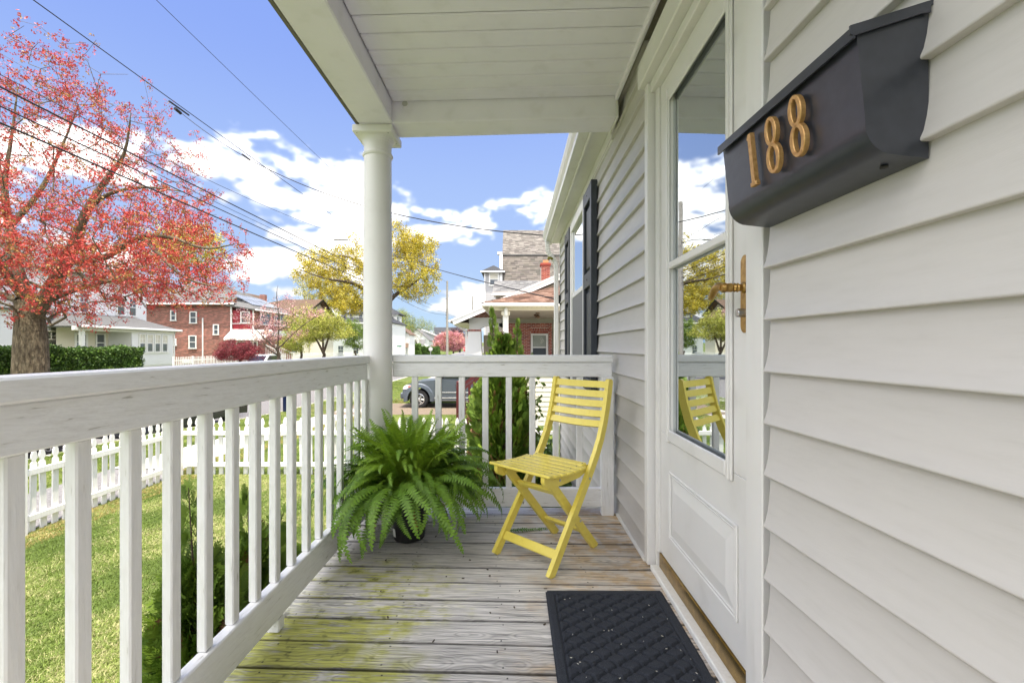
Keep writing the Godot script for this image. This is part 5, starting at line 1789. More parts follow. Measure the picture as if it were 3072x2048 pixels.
	wire("wire from the distant pole to the neighbouring house", [V(-8.4, 10.2, 95), V(-2.1, 4.4, 33)], 0.0105, 0.9)
	wire("wire strung across the street to the white tower house", [V(-8.56, 2.9, 60), at(912, 743, 92)], 0.0150, 0.1)
	wire("thin wire crossing to the red maple side of the street", [at(600, 632, 40), at(800, 590, 46)], 0.0090, 0.05)
	var clip := MB.new()
	clip.box(Vector3.ZERO, Vector3(0.03, 0.12, 0.03), Basis.IDENTITY, 0.006)
	clip.tube([Vector3(0, -0.05, 0), Vector3(0.03, -0.07, 0.0)], [0.012], 6)
	tag(obj("cable_clip", clip, M.black, self, Transform3D(Basis.IDENTITY, V(0.628, 1.70, 6.40))), "small black cable clip on the corner board of our house", "cable clip")

	# signs and small street things
	var st := thing("stop_sign", "red octagonal STOP sign partly behind the neighbour's white pier", "sign", at(1068, 830, 85))
	var pole := MB.new()
	pole.tube([Vector3.ZERO, Vector3(0, 2.95, 0)], [0.035], 8)
	obj("post", pole, M.sign_back, st)
	var oct := func(r: float) -> PackedVector2Array:
		var a := PackedVector2Array()
		for k in 8: a.append(Vector2(cos(TAU * (k + 0.5) / 8), sin(TAU * (k + 0.5) / 8)) * r)
		return a
	var pl := MB.new()
	pl.prism(oct.call(0.44), 0.012, Transform3D(Basis.IDENTITY, Vector3(0, 2.25, 0.04)))
	var plate := obj("plate_border", pl, M.white, st)
	var rf := MB.new()
	rf.prism(oct.call(0.415), 0.006, Transform3D(Basis.IDENTITY, Vector3(0, 2.25, 0.054)))
	obj("red_face", rf, M.sign_red, plate)
	var tm := TextMesh.new()
	tm.text = "STOP"
	var sf := SystemFont.new()
	sf.font_names = PackedStringArray(["Droid Sans"])
	sf.font_weight = 700
	tm.font = sf
	tm.font_size = 32
	tm.pixel_size = 0.0095
	tm.depth = 0.01
	obj("lettering", tm, M.white, plate, Transform3D(Basis.IDENTITY, Vector3(0, 2.25, 0.068)))
	var sb := thing("sign", "grey back of a round road sign in front of the far hedges", "sign", at(989, 831, 90))
	var sp := MB.new()
	sp.tube([Vector3.ZERO, Vector3(0, 3.0, 0)], [0.04], 8)
	obj("post", sp, M.sign_back, sb)
	var sd := MB.new()
	sd.prism(oct.call(0.42), 0.012, Transform3D(Basis.IDENTITY, Vector3(0, 2.5, 0.05)))
	obj("plate", sd, M.sign_back, sb)
	var sn := thing("street_name_sign", "small green street name sign by the low hedge right of the column", "sign", at(917, 831, 80))
	var np := MB.new()
	np.tube([Vector3.ZERO, Vector3(0, 2.85, 0)], [0.035], 8)
	obj("post", np, M.sign_back, sn)
	boxy(sn, "name_plate", Vector3(0, 2.7, 0.05), Vector3(0.75, 0.18, 0.012), M.sign_green)
	var hy := thing("fire_hydrant", "red fire hydrant in front of the far hedges", "fire hydrant", at(975, 809, 118))
	var hm := MB.new()
	hm.lathe([Vector2(0.2, 0), Vector2(0.2, 0.08), Vector2(0.13, 0.1), Vector2(0.13, 0.62), Vector2(0.18, 0.66), Vector2(0.15, 0.82), Vector2(0.05, 0.92), Vector2(0, 0.93)], 14)
	hm.tube([Vector3(-0.24, 0.5, 0), Vector3(0.24, 0.5, 0)], [0.08], 10)
	obj("barrel", hm, M.sign_red, hy)
	var bn := thing("litter_bin", "dark bin on the verge below the pink cherry tree", "bin", at(1056, 809, 120))
	var bm := MB.new()
	bm.lathe([Vector2(0.0, 0.0), Vector2(0.28, 0), Vector2(0.32, 0.95), Vector2(0.34, 1.0), Vector2(0, 1.02)], 14)
	obj("body", bm, M.car_dark, bn)
	var lid := MB.new()
	lid.lathe([Vector2(0.36, 1.0), Vector2(0.34, 1.06), Vector2(0.1, 1.12), Vector2(0, 1.13)], 14)
	obj("lid", lid, M.black, bn)
	var bo := thing("bollard", "dark blue post box leg standing on the verge at the road edge", "post", V(-8.75, ground(-8.6, 17.9), 17.9))
	boxy(bo, "post", Vector3(0, 0.55, 0), Vector3(0.17, 1.1, 0.17), M.car_blue, 0.02)
	boxy(bo, "cap", Vector3(0, 1.12, 0), Vector3(0.22, 0.05, 0.22), M.car_blue, 0.015)

# ---------------------------------------------------------------- houses
const FX := Basis(Vector3(0, 0, -1), Vector3(0, 1, 0), Vector3(1, 0, 0))     # a wall that faces the street from its far side: x runs down the street
const FZ := Basis(Vector3(1, 0, 0), Vector3(0, 1, 0), Vector3(0, 0, 1))      # a wall that faces us
func window(parent: Node, xf: Transform3D, w: float, h: float, f := 0.08, cols := 1, rows := 1, blind := 0.0, glass: Material = null, frame: Material = null):
	var m := MB.new()
	m.box(Vector3(w / 2, h - f / 2, 0.03), Vector3(w, f, 0.06))
	m.box(Vector3(w / 2, f / 2, 0.035), Vector3(w + 0.06, f, 0.07))
	m.box(Vector3(f / 2, h / 2, 0.03), Vector3(f, h - 2 * f, 0.06))
	m.box(Vector3(w - f / 2, h / 2, 0.03), Vector3(f, h - 2 * f, 0.06))
	m.box(Vector3(w / 2, h / 2, 0.022), Vector3(w - 2 * f, 0.05, 0.04))
	for i in range(1, cols): m.box(Vector3(f + (w - 2 * f) * i / cols, h * 0.75 - f / 4, 0.02), Vector3(0.025, h / 2 - f, 0.03))
	for i in range(1, rows): m.box(Vector3(w / 2, h / 2 + (h / 2 - f) * i / rows, 0.02), Vector3(w - 2 * f, 0.025, 0.028))
	var o := obj("window", m, frame if frame else M.white, parent, xf)
	var p := MB.new()
	p.quad(Vector3(f, f, 0.008), Vector3(w - f, f, 0.008), Vector3(w - f, h - f, 0.008), Vector3(f, h - f, 0.008), Vector3(0, 0, 1))
	obj("pane", p, glass if glass else M.pane, o)
	if blind > 0.0:
		var b := MB.new()
		b.quad(Vector3(f, h - f - (h - 2 * f) * blind, 0.010), Vector3(w - f, h - f - (h - 2 * f) * blind, 0.010), Vector3(w - f, h - f, 0.010), Vector3(f, h - f, 0.010), Vector3(0, 0, 1))
		obj("blind", b, M.curtain, o)
# a wall clad in lapped boards; xf places its lower left corner
func lapped(parent: Node, xf: Transform3D, w: float, h: float, material: Material, exposure := 0.115, gable := 0.0, called := "wall"):
	var m := MB.new()
	if h > 0.0: m.laps(Vector3.ZERO, Vector3(w, 0, 0), Vector3(w, h, 0), Vector3(0, h, 0), exposure, 0.014, Vector3(0, 0, 1))
	if gable > 0.0: m.laps(Vector3(0, h, 0), Vector3(w, h, 0), Vector3(w / 2, h + gable, 0), Vector3(w / 2, h + gable, 0), exposure, 0.014, Vector3(0, 0, 1))
	obj(called, m, material, parent, xf)
func slope(parent: Node, a: Vector3, b: Vector3, d: Vector3, e: Vector3, material: Material, hint: Vector3, called := "roof", exposure := 0.16):
	var m := MB.new()
	m.laps(a, b, d, e, exposure, 0.012, hint)
	var nn := (b - a).cross(e - a).normalized()
	if nn.dot(hint) < 0: nn = -nn
	m.quad(a - nn * 0.12, b - nn * 0.12, d - nn * 0.12, e - nn * 0.12, -nn)
	m.quad(a, b, b - nn * 0.12, a - nn * 0.12, a - e)
	m.quad(a, e, e - nn * 0.12, a - nn * 0.12, a - b)
	m.quad(b, d, d - nn * 0.12, b - nn * 0.12, b - a)
	obj(called, m, material, parent)
func line_box(parent: Node, called: String, a: Vector3, b: Vector3, w: float, t: float, side: Vector3, material: Material):
	var m := MB.new()
	m.bar(a, b, w, t, side)
	obj(called, m, material, parent)
func hip(parent: Node, x0: float, x1: float, d0: float, d1: float, y: float, rise: float, inset: float, material: Material):
	var dm := (d0 + d1) / 2
	var xm := (x0 + x1) / 2
	var r0: Vector3
	var r1: Vector3
	if absf(x1 - x0) >= d1 - d0:
		r0 = V(x0 + inset, y + rise, dm); r1 = V(x1 - inset, y + rise, dm)
		slope(parent, V(x0, y, d0), V(x1, y, d0), r1, r0, material, Vector3(0, 1, 1))
		slope(parent, V(x0, y, d1), V(x1, y, d1), r1, r0, material, Vector3(0, 1, -1))
		slope(parent, V(x1, y, d0), V(x1, y, d1), r1, r1, material, Vector3(1, 1, 0))
		slope(parent, V(x0, y, d0), V(x0, y, d1), r0, r0, material, Vector3(-1, 1, 0))
	else:
		r0 = V(xm, y + rise, d0 + inset); r1 = V(xm, y + rise, d1 - inset)
		slope(parent, V(x1, y, d0), V(x1, y, d1), r1, r0, material, Vector3(1, 1, 0))
		slope(parent, V(x0, y, d0), V(x0, y, d1), r1, r0, material, Vector3(-1, 1, 0))
		slope(parent, V(x0, y, d0), V(x1, y, d0), r0, r0, material, Vector3(0, 1, 1))
		slope(parent, V(x0, y, d1), V(x1, y, d1), r1, r1, material, Vector3(0, 1, -1))
func body(parent: Node, x0: float, x1: float, d0: float, d1: float, y0: float, y1: float, material: Material, called := "wall"):
	obj(called, bx(Vector3(x1 - x0, y1 - y0, d1 - d0), 0.0), material, parent, Transform3D(Basis.IDENTITY, V((x0 + x1) / 2, (y0 + y1) / 2, (d0 + d1) / 2)))

func build_white_house():
	var h := thing("house", "white clapboard house with four windowed sunroom behind the red maple", "house")
	# sunroom along the street
	body(h, -29.0, -25.02, 30.5, 34.18, -0.3, 2.2, M.white)
	body(h, -29.0, -25.03, 30.45, 34.2, -0.7, -0.2, M.concrete, "foundation")
	lapped(h, Transform3D(FX, V(-25, -0.2, 30.5)), 3.7, 2.35, M.white_lap, 0.14)
	lapped(h, Transform3D(FZ, V(-26.5, -0.2, 30.48)), 1.5, 2.35, M.white_lap, 0.14)
	for q in [31.05, 31.70, 32.38, 33.06]: window(h, Transform3D(FX, V(-24.98, 0.66, q)), 0.58, 1.25, 0.07, 2, 2, 0.52)
	boxy(h, "window_board", V(-24.97, 0.62, 32.35), Vector3(0.08, 0.06, 2.9), M.white)
	# entry recess with its beam
	lapped(h, Transform3D(FX, V(-26.5, -0.2, 27.0)), 3.5, 2.4, M.cream, 0.14)
	window(h, Transform3D(FX, V(-26.48, -0.1, 28.1)), 0.85, 2.0, 0.12, 2, 2)
	window(h, Transform3D(FX, V(-26.48, 0.7, 29.5)), 0.7, 1.2, 0.08)
	boxy(h, "porch_floor", V(-25.75, -0.28, 28.8), Vector3(1.4, 0.12, 3.6), M.concrete)
	boxy(h, "porch_post", V(-25.1, 0.95, 27.1), Vector3(0.2, 2.3, 0.2), M.white)
	boxy(h, "eave_beam", V(-25.0, 2.12, 30.4), Vector3(0.18, 0.24, 7.9), M.white)
	slope(h, V(-24.65, 2.24, 26.6), V(-24.65, 2.24, 34.6), V(-27.5, 3.15, 33.8), V(-27.5, 3.15, 27.4), M.roof_grey, Vector3(1, 1, 0), "roof", 0.18)
	slope(h, V(-24.65, 2.24, 26.6), V(-27.5, 2.24, 26.6), V(-27.5, 3.15, 27.4), V(-27.5, 3.15, 27.4), M.roof_grey, Vector3(0, 1, 1), "roof", 0.18)
	boxy(h, "gutter", V(-24.62, 2.22, 30.6), Vector3(0.12, 0.13, 8.0), M.white, 0.02)
	line_box(h, "downspout", V(-24.95, 2.1, 34.25), V(-24.95, -0.5, 34.25), 0.08, 0.07, Vector3.RIGHT, M.white)
	# main two storey block
	body(h, -36.0, -27.52, 20.0, 34.9, -0.7, 5.6, M.white)
	lapped(h, Transform3D(FX, V(-27.5, 2.9, 20.0)), 14.9, 2.7, M.white_lap, 0.14)
	lapped(h, Transform3D(FZ, V(-36.0, -0.6, 19.98)), 8.5, 6.2, M.white_lap, 0.14)
	lapped(h, Transform3D(FX, V(-26.8, -0.6, 18.5)), 8.5, 3.7, M.white_lap, 0.14)
	body(h, -30.0, -26.82, 18.4, 27.0, -0.7, 3.1, M.white)
	slope(h, V(-26.5, 3.1, 18.2), V(-26.5, 3.1, 27.3), V(-27.6, 3.7, 27.3), V(-27.6, 3.7, 18.2), M.roof_grey, Vector3(1, 1, 0))
	window(h, Transform3D(FX, V(-26.77, 0.95, 26.55)), 0.85, 1.05, 0.09, 2, 2, 0.0, M.glass, M.cream)
	line_box(h, "downspout", V(-26.72, 3.0, 27.55), V(-26.72, -0.5, 27.55), 0.07, 0.07, Vector3.RIGHT, M.white)
	for q in [32.2, 33.2, 29.4, 26.2]: window(h, Transform3D(FX, V(-27.47, 3.2, q)), 0.75, 1.35, 0.09, 2, 2)
	hip(h, -36.5, -27.0, 19.5, 35.3, 5.6, 2.6, 4.2, M.roof_grey)

func build_brick_house():
	var h := thing("house", "two storey brown brick house with red upper porch and striped awning", "house")
	body(h, -34.4, -25.0, 41.3, 49.0, -0.7, 4.85, M.brick_far)
	for q in [[391, 737, 13.5, 25], [435, 743, 17, 28], [433, 801, 18, 31], [489, 769.5, 13.5, 25], [395, 794, 10, 17]]:
		var p := at(q[0], q[1], 41.28)
		window(h, Transform3D(FZ, p), q[2] * 41.28 / 1072, q[3] * 41.28 / 1072, 0.09, 1, 1)
	line_box(h, "downspout", at(465, 730, 41.22), at(465, 832, 41.22), 0.09, 0.07, Vector3.RIGHT, M.white)
	boxy(h, "cellar_window", at(430, 829, 41.25), Vector3(0.9, 0.35, 0.05), M.white)
	hip(h, -34.9, -24.6, 40.9, 49.4, 4.86, 2.4, 3.9, M.roof_grey)
	boxy(h, "gutter", V(-29.7, 4.80, 40.85), Vector3(10.3, 0.13, 0.12), M.white, 0.02)
	boxy(h, "corner_board", V(-25.0, 2.2, 41.26), Vector3(0.12, 5.3, 0.08), M.white)
	# enclosed porch in front: red boards above, brick piers, awning below
	body(h, -25.0, -23.12, 41.4, 48.5, -0.7, 4.3, M.brick_far)
	lapped(h, Transform3D(FZ, V(-24.94, 2.62, 41.36)), 1.8, 1.65, M.red_wall, 0.16)
	boxy(h, "belt_board", V(-24.05, 3.10, 41.33), Vector3(1.8, 0.06, 0.05), M.white)
	window(h, Transform3D(FZ, at(552, 743, 41.33)), 0.85, 1.1, 0.10)
	boxy(h, "belt_panel", V(-24.05, 2.35, 41.34), Vector3(1.8, 0.5, 0.06), M.white)
	line_box(h, "downspout", at(581, 712, 41.25), at(581, 806, 41.25), 0.09, 0.07, Vector3.RIGHT, M.white)
	for q in [[42.4, 1.9], [44.8, 1.0], [46.0, 1.3]]: window(h, Transform3D(FX, V(-23.08, 3.05, q[0])), q[1], 1.15, 0.09, 2, 1)
	boxy(h, "belt_panel", V(-23.09, 2.35, 44.9), Vector3(0.06, 0.5, 7.0), M.white)
	slope(h, V(-22.6, 4.32, 40.9), V(-22.6, 4.32, 49.0), V(-26.4, 6.3, 46.0), V(-26.4, 6.3, 44.0), M.roof_grey, Vector3(1, 1, 0), "porch_roof")
	slope(h, V(-22.6, 4.32, 40.9), V(-25.4, 4.75, 40.9), V(-26.4, 6.3, 44.0), V(-26.4, 6.3, 44.0), M.roof_grey, Vector3(0, 1, 1), "porch_roof")
	boxy(h, "gutter", V(-22.58, 4.28, 44.9), Vector3(0.12, 0.13, 8.2), M.white, 0.02)
	var pa := MB.new()
	for i in 3:
		for j in 2:
			var u := Vector3(-3.4, 1.77, 0).normalized()
			pa.box(V(-23.5, 4.86, 42.6 + 1.7 * i) + u * (0.4 + 1.1 * j), Vector3(1.02, 0.04, 1.6), Basis(Vector3(0, 0, 1), -0.48))
	obj("solar_panel", pa, M.solar, h)
	boxy(h, "chimney", V(-26.1, 5.9, 48.6), Vector3(0.5, 1.1, 0.5), M.brick_far)
	var aw := Node3D.new()
	aw.name = "awning"
	h.add_child(aw)
	for i in 20:
		var x := -25.0 + 0.18 * i
		var s := MB.new()
		s.quad(V(x, 2.55, 41.3), V(x + 0.175, 2.55, 41.3), V(x + 0.175, 1.80, 40.2), V(x, 1.80, 40.2), Vector3(0, 1, 1))
		s.quad(V(x, 1.80, 40.2), V(x + 0.175, 1.80, 40.2), V(x + 0.175, 1.62, 40.18), V(x, 1.62, 40.18), Vector3(0, 0, 1))
		obj("stripe", s, M.white if i % 2 == 0 else M.curtain, aw)
	for q in [[-24.6, 1.0], [-23.6, 0.9]]: window(h, Transform3D(FZ, V(q[0], 0.2, 41.34)), q[1], 1.35, 0.09)
	var stp := MB.new()
	for i in 6: stp.box(V(-22.9 + 0.25 * i, -0.05 - 0.09 * i, 44.0), Vector3(0.26, 0.9 - 0.16 * i, 1.6))
	obj("front_steps", stp, M.concrete, h)
	for s in [43.1, 44.9]:
		line_box(h, "handrail", V(-23.0, 1.25, s), V(-21.4, 0.45, s), 0.07, 0.06, Vector3(0, 0, 1), M.white)
		for i in 9: line_box(h, "rail_spindle", V(-22.9 + 0.19 * i, 1.18 - 0.095 * i, s), V(-22.9 + 0.19 * i, 0.35 - 0.095 * i, s), 0.035, 0.035, Vector3(0, 0, 1), M.white)

func build_brown_house():
	var h := thing("house", "cream house with brown shingled gable and little corner hip roof", "house")
	body(h, -33.0, -24.6, 55.2, 61.6, -0.6, 5.2, M.cream)
	lapped(h, Transform3D(FZ, V(-33.0, -0.5, 55.18)), 8.4, 5.7, M.cream, 0.16)
	lapped(h, Transform3D(FX, V(-24.58, -0.5, 55.2)), 6.4, 5.7, M.cream, 0.16, 1.6)
	slope(h, V(-34.0, 5.2, 54.6), V(-23.9, 5.2, 54.6), V(-23.9, 6.95, 58.4), V(-28.6, 6.95, 58.4), M.roof_brown, Vector3(0, 1, 1))
	slope(h, V(-34.0, 5.2, 62.2), V(-23.9, 5.2, 62.2), V(-23.9, 6.95, 58.4), V(-28.6, 6.95, 58.4), M.roof_brown, Vector3(0, 1, -1))
	slope(h, V(-34.0, 5.2, 54.6), V(-34.0, 5.2, 62.2), V(-28.6, 6.95, 58.4), V(-28.6, 6.95, 58.4), M.roof_brown, Vector3(-1, 1, 0))
	line_box(h, "bargeboard", V(-23.86, 5.1, 54.5), V(-23.86, 6.88, 58.4), 0.22, 0.06, Vector3(0, 1, 1), M.black)
	line_box(h, "bargeboard", V(-23.86, 5.1, 62.3), V(-23.86, 6.88, 58.4), 0.22, 0.06, Vector3(0, 1, -1), M.black)
	slope(h, V(-30.0, 5.35, 54.3), V(-30.0, 5.35, 58.0), V(-31.2, 7.3, 58.0), V(-31.2, 7.3, 54.3), M.roof_brown, Vector3(1, 1, 0), "cross_gable")
	slope(h, V(-33.6, 5.35, 54.3), V(-33.6, 5.35, 58.0), V(-31.2, 7.3, 58.0), V(-31.2, 7.3, 54.3), M.roof_brown, Vector3(-1, 1, 0), "cross_gable")
	body(h, -24.55, -22.9, 56.0, 59.2, -0.6, 4.35, M.cream, "bay")
	hip(h, -25.2, -22.4, 55.4, 59.8, 4.4, 1.15, 1.3, M.roof_brown)
	for q in [56.2, 57.3, 58.3]: window(h, Transform3D(FX, V(-22.86, 2.9, q)), 0.8, 1.2, 0.09)
	for q in [-31.5, -28.5, -26.4]:
		window(h, Transform3D(FZ, V(q, 2.9, 55.14)), 0.9, 1.4, 0.09)
		window(h, Transform3D(FZ, V(q, 0.3, 55.14)), 0.9, 1.4, 0.09)

func build_dark_roof_house():
	var h := thing("house", "white house with dark slate hip roof and dormer, left of the column", "house")
	var d := 80.0
	body(h, -31.0, -20.9, d, d + 10, -0.8, 5.1, M.white)
	lapped(h, Transform3D(FZ, V(-31.0, -0.8, d - 0.02)), 10.1, 5.9, M.white_lap, 0.2)
	hip(h, -32.3, -20.6, d - 1.2, d + 10.5, 5.15, 3.4, 5.4, M.roof_dark)
	boxy(h, "eave_board", V(-26.4, 5.05, d - 1.15), Vector3(11.6, 0.22, 0.14), M.white)
	body(h, -28.9, -25.6, d + 0.2, d + 4, 5.4, 6.75, M.white, "dormer")
	slope(h, V(-29.2, 6.75, d - 0.2), V(-25.3, 6.75, d - 0.2), V(-25.3, 7.3, d + 4), V(-29.2, 7.3, d + 4), M.roof_dark, Vector3(0, 1, 1), "dormer_roof")
	for q in [-28.3, -26.7]: window(h, Transform3D(FZ, V(q, 5.6, d + 0.17)), 0.75, 1.05, 0.09, 1, 1, 0.0)
	for q in [-30.2, -27.6, -25.2, -23]:
		window(h, Transform3D(FZ, V(q, 2.4, d - 0.05)), 1.1, 1.7, 0.12, 2, 1)
		window(h, Transform3D(FZ, V(q, -0.3, d - 0.05)), 1.1, 1.6, 0.12, 2, 1)
	# white stacked tower at its street corner
	var t := thing("house", "white stacked tower house just right of the porch column", "house")
	var td := 88.0
	body(t, -27.5, -21.75, td, td + 5, -1.2, 2.95, M.white)
	body(t, -27.5, -22.1, td + 0.3, td + 4.6, 2.95, 4.95, M.white)
	body(t, -27.5, -22.2, td + 0.4, td + 4.4, 4.95, 7.1, M.white)
	boxy(t, "belt_board", V(-24.6, 2.92, td), Vector3(5.9, 0.14, 0.4), M.white)
	boxy(t, "eave_board", V(-24.6, 4.95, td + 0.2), Vector3(6.2, 0.16, 0.8), M.white)
	boxy(t, "eave_board", V(-24.6, 7.15, td + 0.3), Vector3(5.7, 0.16, 0.7), M.white)
	hip(t, -27.9, -21.55, td - 0.1, td + 5, 7.2, 1.6, 2.6, M.roof_dark)
	for q in [[0.1, 6, 0.55], [3.2, 6, 0.5], [5.3, 4, 0.45]]:
		for i in q[1]: window(t, Transform3D(FZ, V(-24.5 + 0.46 * i, q[0], td - 0.03 + (0.0 if q[0] < 1 else 0.3 + 0.1 * (1 if q[0] > 5 else 0)))), 0.40, 1.45, 0.06, 1, 1)
	for i in 5: window(t, Transform3D(FX, V(-21.72 - (0.35 if i > 1 else 0.0), [0.1, 0.1, 3.2, 3.2, 5.3][i], td + 0.9 + 1.7 * (i % 2))), 0.8, 1.45, 0.08)
	body(t, -22.0, -20.4, td + 3, td + 8, -1.2, 3.6, M.white, "annex")
	slope(t, V(-20.1, 3.4, td + 2.8), V(-20.1, 3.4, td + 8.2), V(-22.2, 4.9, td + 8.2), V(-22.2, 4.9, td + 2.8), M.roof_brown, Vector3(1, 1, 0), "annex_roof")
	slope(t, V(-21.6, 0.9, td + 2.0), V(-20.4, 0.9, td + 2.0), V(-20.5, 1.75, td + 3.0), V(-21.5, 1.75, td + 3.0), M.roof_brown, Vector3(0, 1, 1), "porch_hood")

func build_far_houses():
	# two houses at the end of the street
	var d := 150.0
	var g := ground(-27, d)
	var a := thing("house", "small pale cape cottage at the end of the street", "house")
	var p0 := at(931, 806, d)
	var p1 := at(985, 806, d)
	body(a, p0.x, p1.x, d, d + 8, g - 0.5, 3.2, M.white)
	lapped(a, Transform3D(FZ, V(p0.x, g, d - 0.03)), p1.x - p0.x, 3.2 - g, M.white_lap, 0.3, 3.4)
	slope(a, V(p0.x - 0.4, 3.0, d - 0.5), V(p0.x - 0.4, 3.0, d + 8), V((p0.x + p1.x) / 2, 6.75, d + 8), V((p0.x + p1.x) / 2, 6.75, d - 0.5), M.roof_grey, Vector3(-1, 1, 0))
	slope(a, V(p1.x + 0.4, 3.0, d - 0.5), V(p1.x + 0.4, 3.0, d + 8), V((p0.x + p1.x) / 2, 6.75, d + 8), V((p0.x + p1.x) / 2, 6.75, d - 0.5), M.roof_grey, Vector3(1, 1, 0))
	for q in [943, 950.5]: window(a, Transform3D(FZ, at(q, 790, d - 0.08)), 0.95, 1.5, 0.12, 2, 2)
	body(a, at(966, 800, d).x, at(977, 800, d).x, d - 3, d, g - 0.5, 1.9, M.white, "entry_wing")
	slope(a, V(at(965, 0, d).x, 1.8, d - 3.3), V(at(978, 0, d).x, 1.8, d - 3.3), V(at(978, 0, d).x, 3.4, d - 0.5), V(at(965, 0, d).x, 3.4, d - 0.5), M.roof_grey, Vector3(0, 1, 1), "entry_roof")
	boxy(a, "chimney", at(940, 766, d + 3), Vector3(0.9, 2.4, 0.9), M.brick_far)
	var b := thing("house", "blue grey gabled house at the end of the street", "house")
	var e := 162.0
	var q0 := at(972, 806, e)
	var q1 := at(1004, 806, e)
	body(b, q0.x, q1.x, e, e + 9, g - 0.5, 4.6, M.grey_lap)
	lapped(b, Transform3D(FZ, V(q0.x, g, e - 0.03)), q1.x - q0.x, 4.0 - g, M.grey_lap, 0.3)
	slope(b, V(q0.x - 0.5, 7.0, e - 0.6), V(q0.x - 0.5, 7.0, e + 9), V(q1.x + 3.4, 3.4, e + 9), V(q1.x + 3.4, 3.4, e - 0.6), M.roof_grey, Vector3(1, 1, 0))
	var gb := MB.new()
	gb.trin(V(q0.x, 4.0, e - 0.04), V(q1.x, 4.0, e - 0.04), V(q0.x, 7.0, e - 0.04), Vector3(0, 0, 1))
	gb.trin(V(q1.x, 4.0, e - 0.04), V(q1.x, 4.6, e - 0.04), V(q0.x, 7.0, e - 0.04), Vector3(0, 0, 1))
	obj("gable", gb, M.grey_lap, b)
	line_box(b, "bargeboard", V(q0.x - 0.5, 7.05, e - 0.7), V(q1.x + 3.5, 3.45, e - 0.7), 0.4, 0.08, Vector3(0.4, 1, 0), M.white)
	body(b, q1.x - 0.2, q1.x + 5.5, e + 6, e + 12, g - 0.5, 6.0, M.white)
	slope(b, V(q0.x + 3, 5.4, e + 5.5), V(q1.x + 6, 5.4, e + 5.5), V(q1.x + 6, 8.2, e + 10), V(q0.x + 2, 8.2, e + 10), M.roof_dark, Vector3(0, 1, 1))
	boxy(b, "chimney", at(1027, 752, e + 10), Vector3(0.7, 2.4, 0.7), M.bark_dark)
	window(b, Transform3D(FZ, at(994, 787, e - 0.1)), 0.95, 1.5, 0.14, 1, 2)
	window(b, Transform3D(FZ, at(1012, 787, e + 5.9)), 1.1, 1.4, 0.14, 1, 2)

func brick_run(parent: Node, xf: Transform3D, w: float, h: float, holes: Array, mats: Array, one_mesh := false):
	# real bricks in running bond on a mortar bed; holes are Rect2 left clear
	var L0 := 0.205
	var C := 0.0677
	var meshes := {}
	var joined := MB.new()
	joined.colored = true
	var rows := int(round(h / C))
	for r in rows:
		var y := r * C
		var x := -0.1075 if r % 2 == 1 else 0.0
		while x < w - 0.02:
			var x0 := maxf(x, 0.0)
			var x1 := minf(x + L0, w)
			for hole in holes:
				if y + 0.06 > hole.position.y and y < hole.end.y - 0.001:
					if x0 < hole.position.x and x1 > hole.position.x: x1 = hole.position.x - 0.006
					elif x0 >= hole.position.x and x0 < hole.end.x and x1 > hole.end.x: x0 = hole.end.x + 0.006
					elif x0 >= hole.position.x and x1 <= hole.end.x: x1 = x0
			if x1 - x0 > 0.03:
				if one_mesh:
					joined.col = [Color(0.30, 0.085, 0.05), Color(0.24, 0.06, 0.04), Color(0.34, 0.11, 0.07)][rng.randi() % 3] * rng.randf_range(0.8, 1.15)
					joined.box(Vector3((x0 + x1) / 2, y + 0.029, 0.006), Vector3(x1 - x0 - 0.006, 0.051, 0.02))
				else:
					var key := int(round((x1 - x0) * 500))
					if not meshes.has(key): meshes[key] = bx(Vector3(x1 - x0 - 0.007, 0.050, 0.022), 0.0).mesh()
					obj("brick", meshes[key], mats[rng.randi() % mats.size()], parent, Transform3D(xf.basis, xf * Vector3((x0 + x1) / 2, y + 0.029, 0.008 + rng.randf_range(-0.002, 0.002))))
			x += L0 + 0.0095
	if one_mesh: stuff(obj("bricks", joined, M.brick, parent, xf))

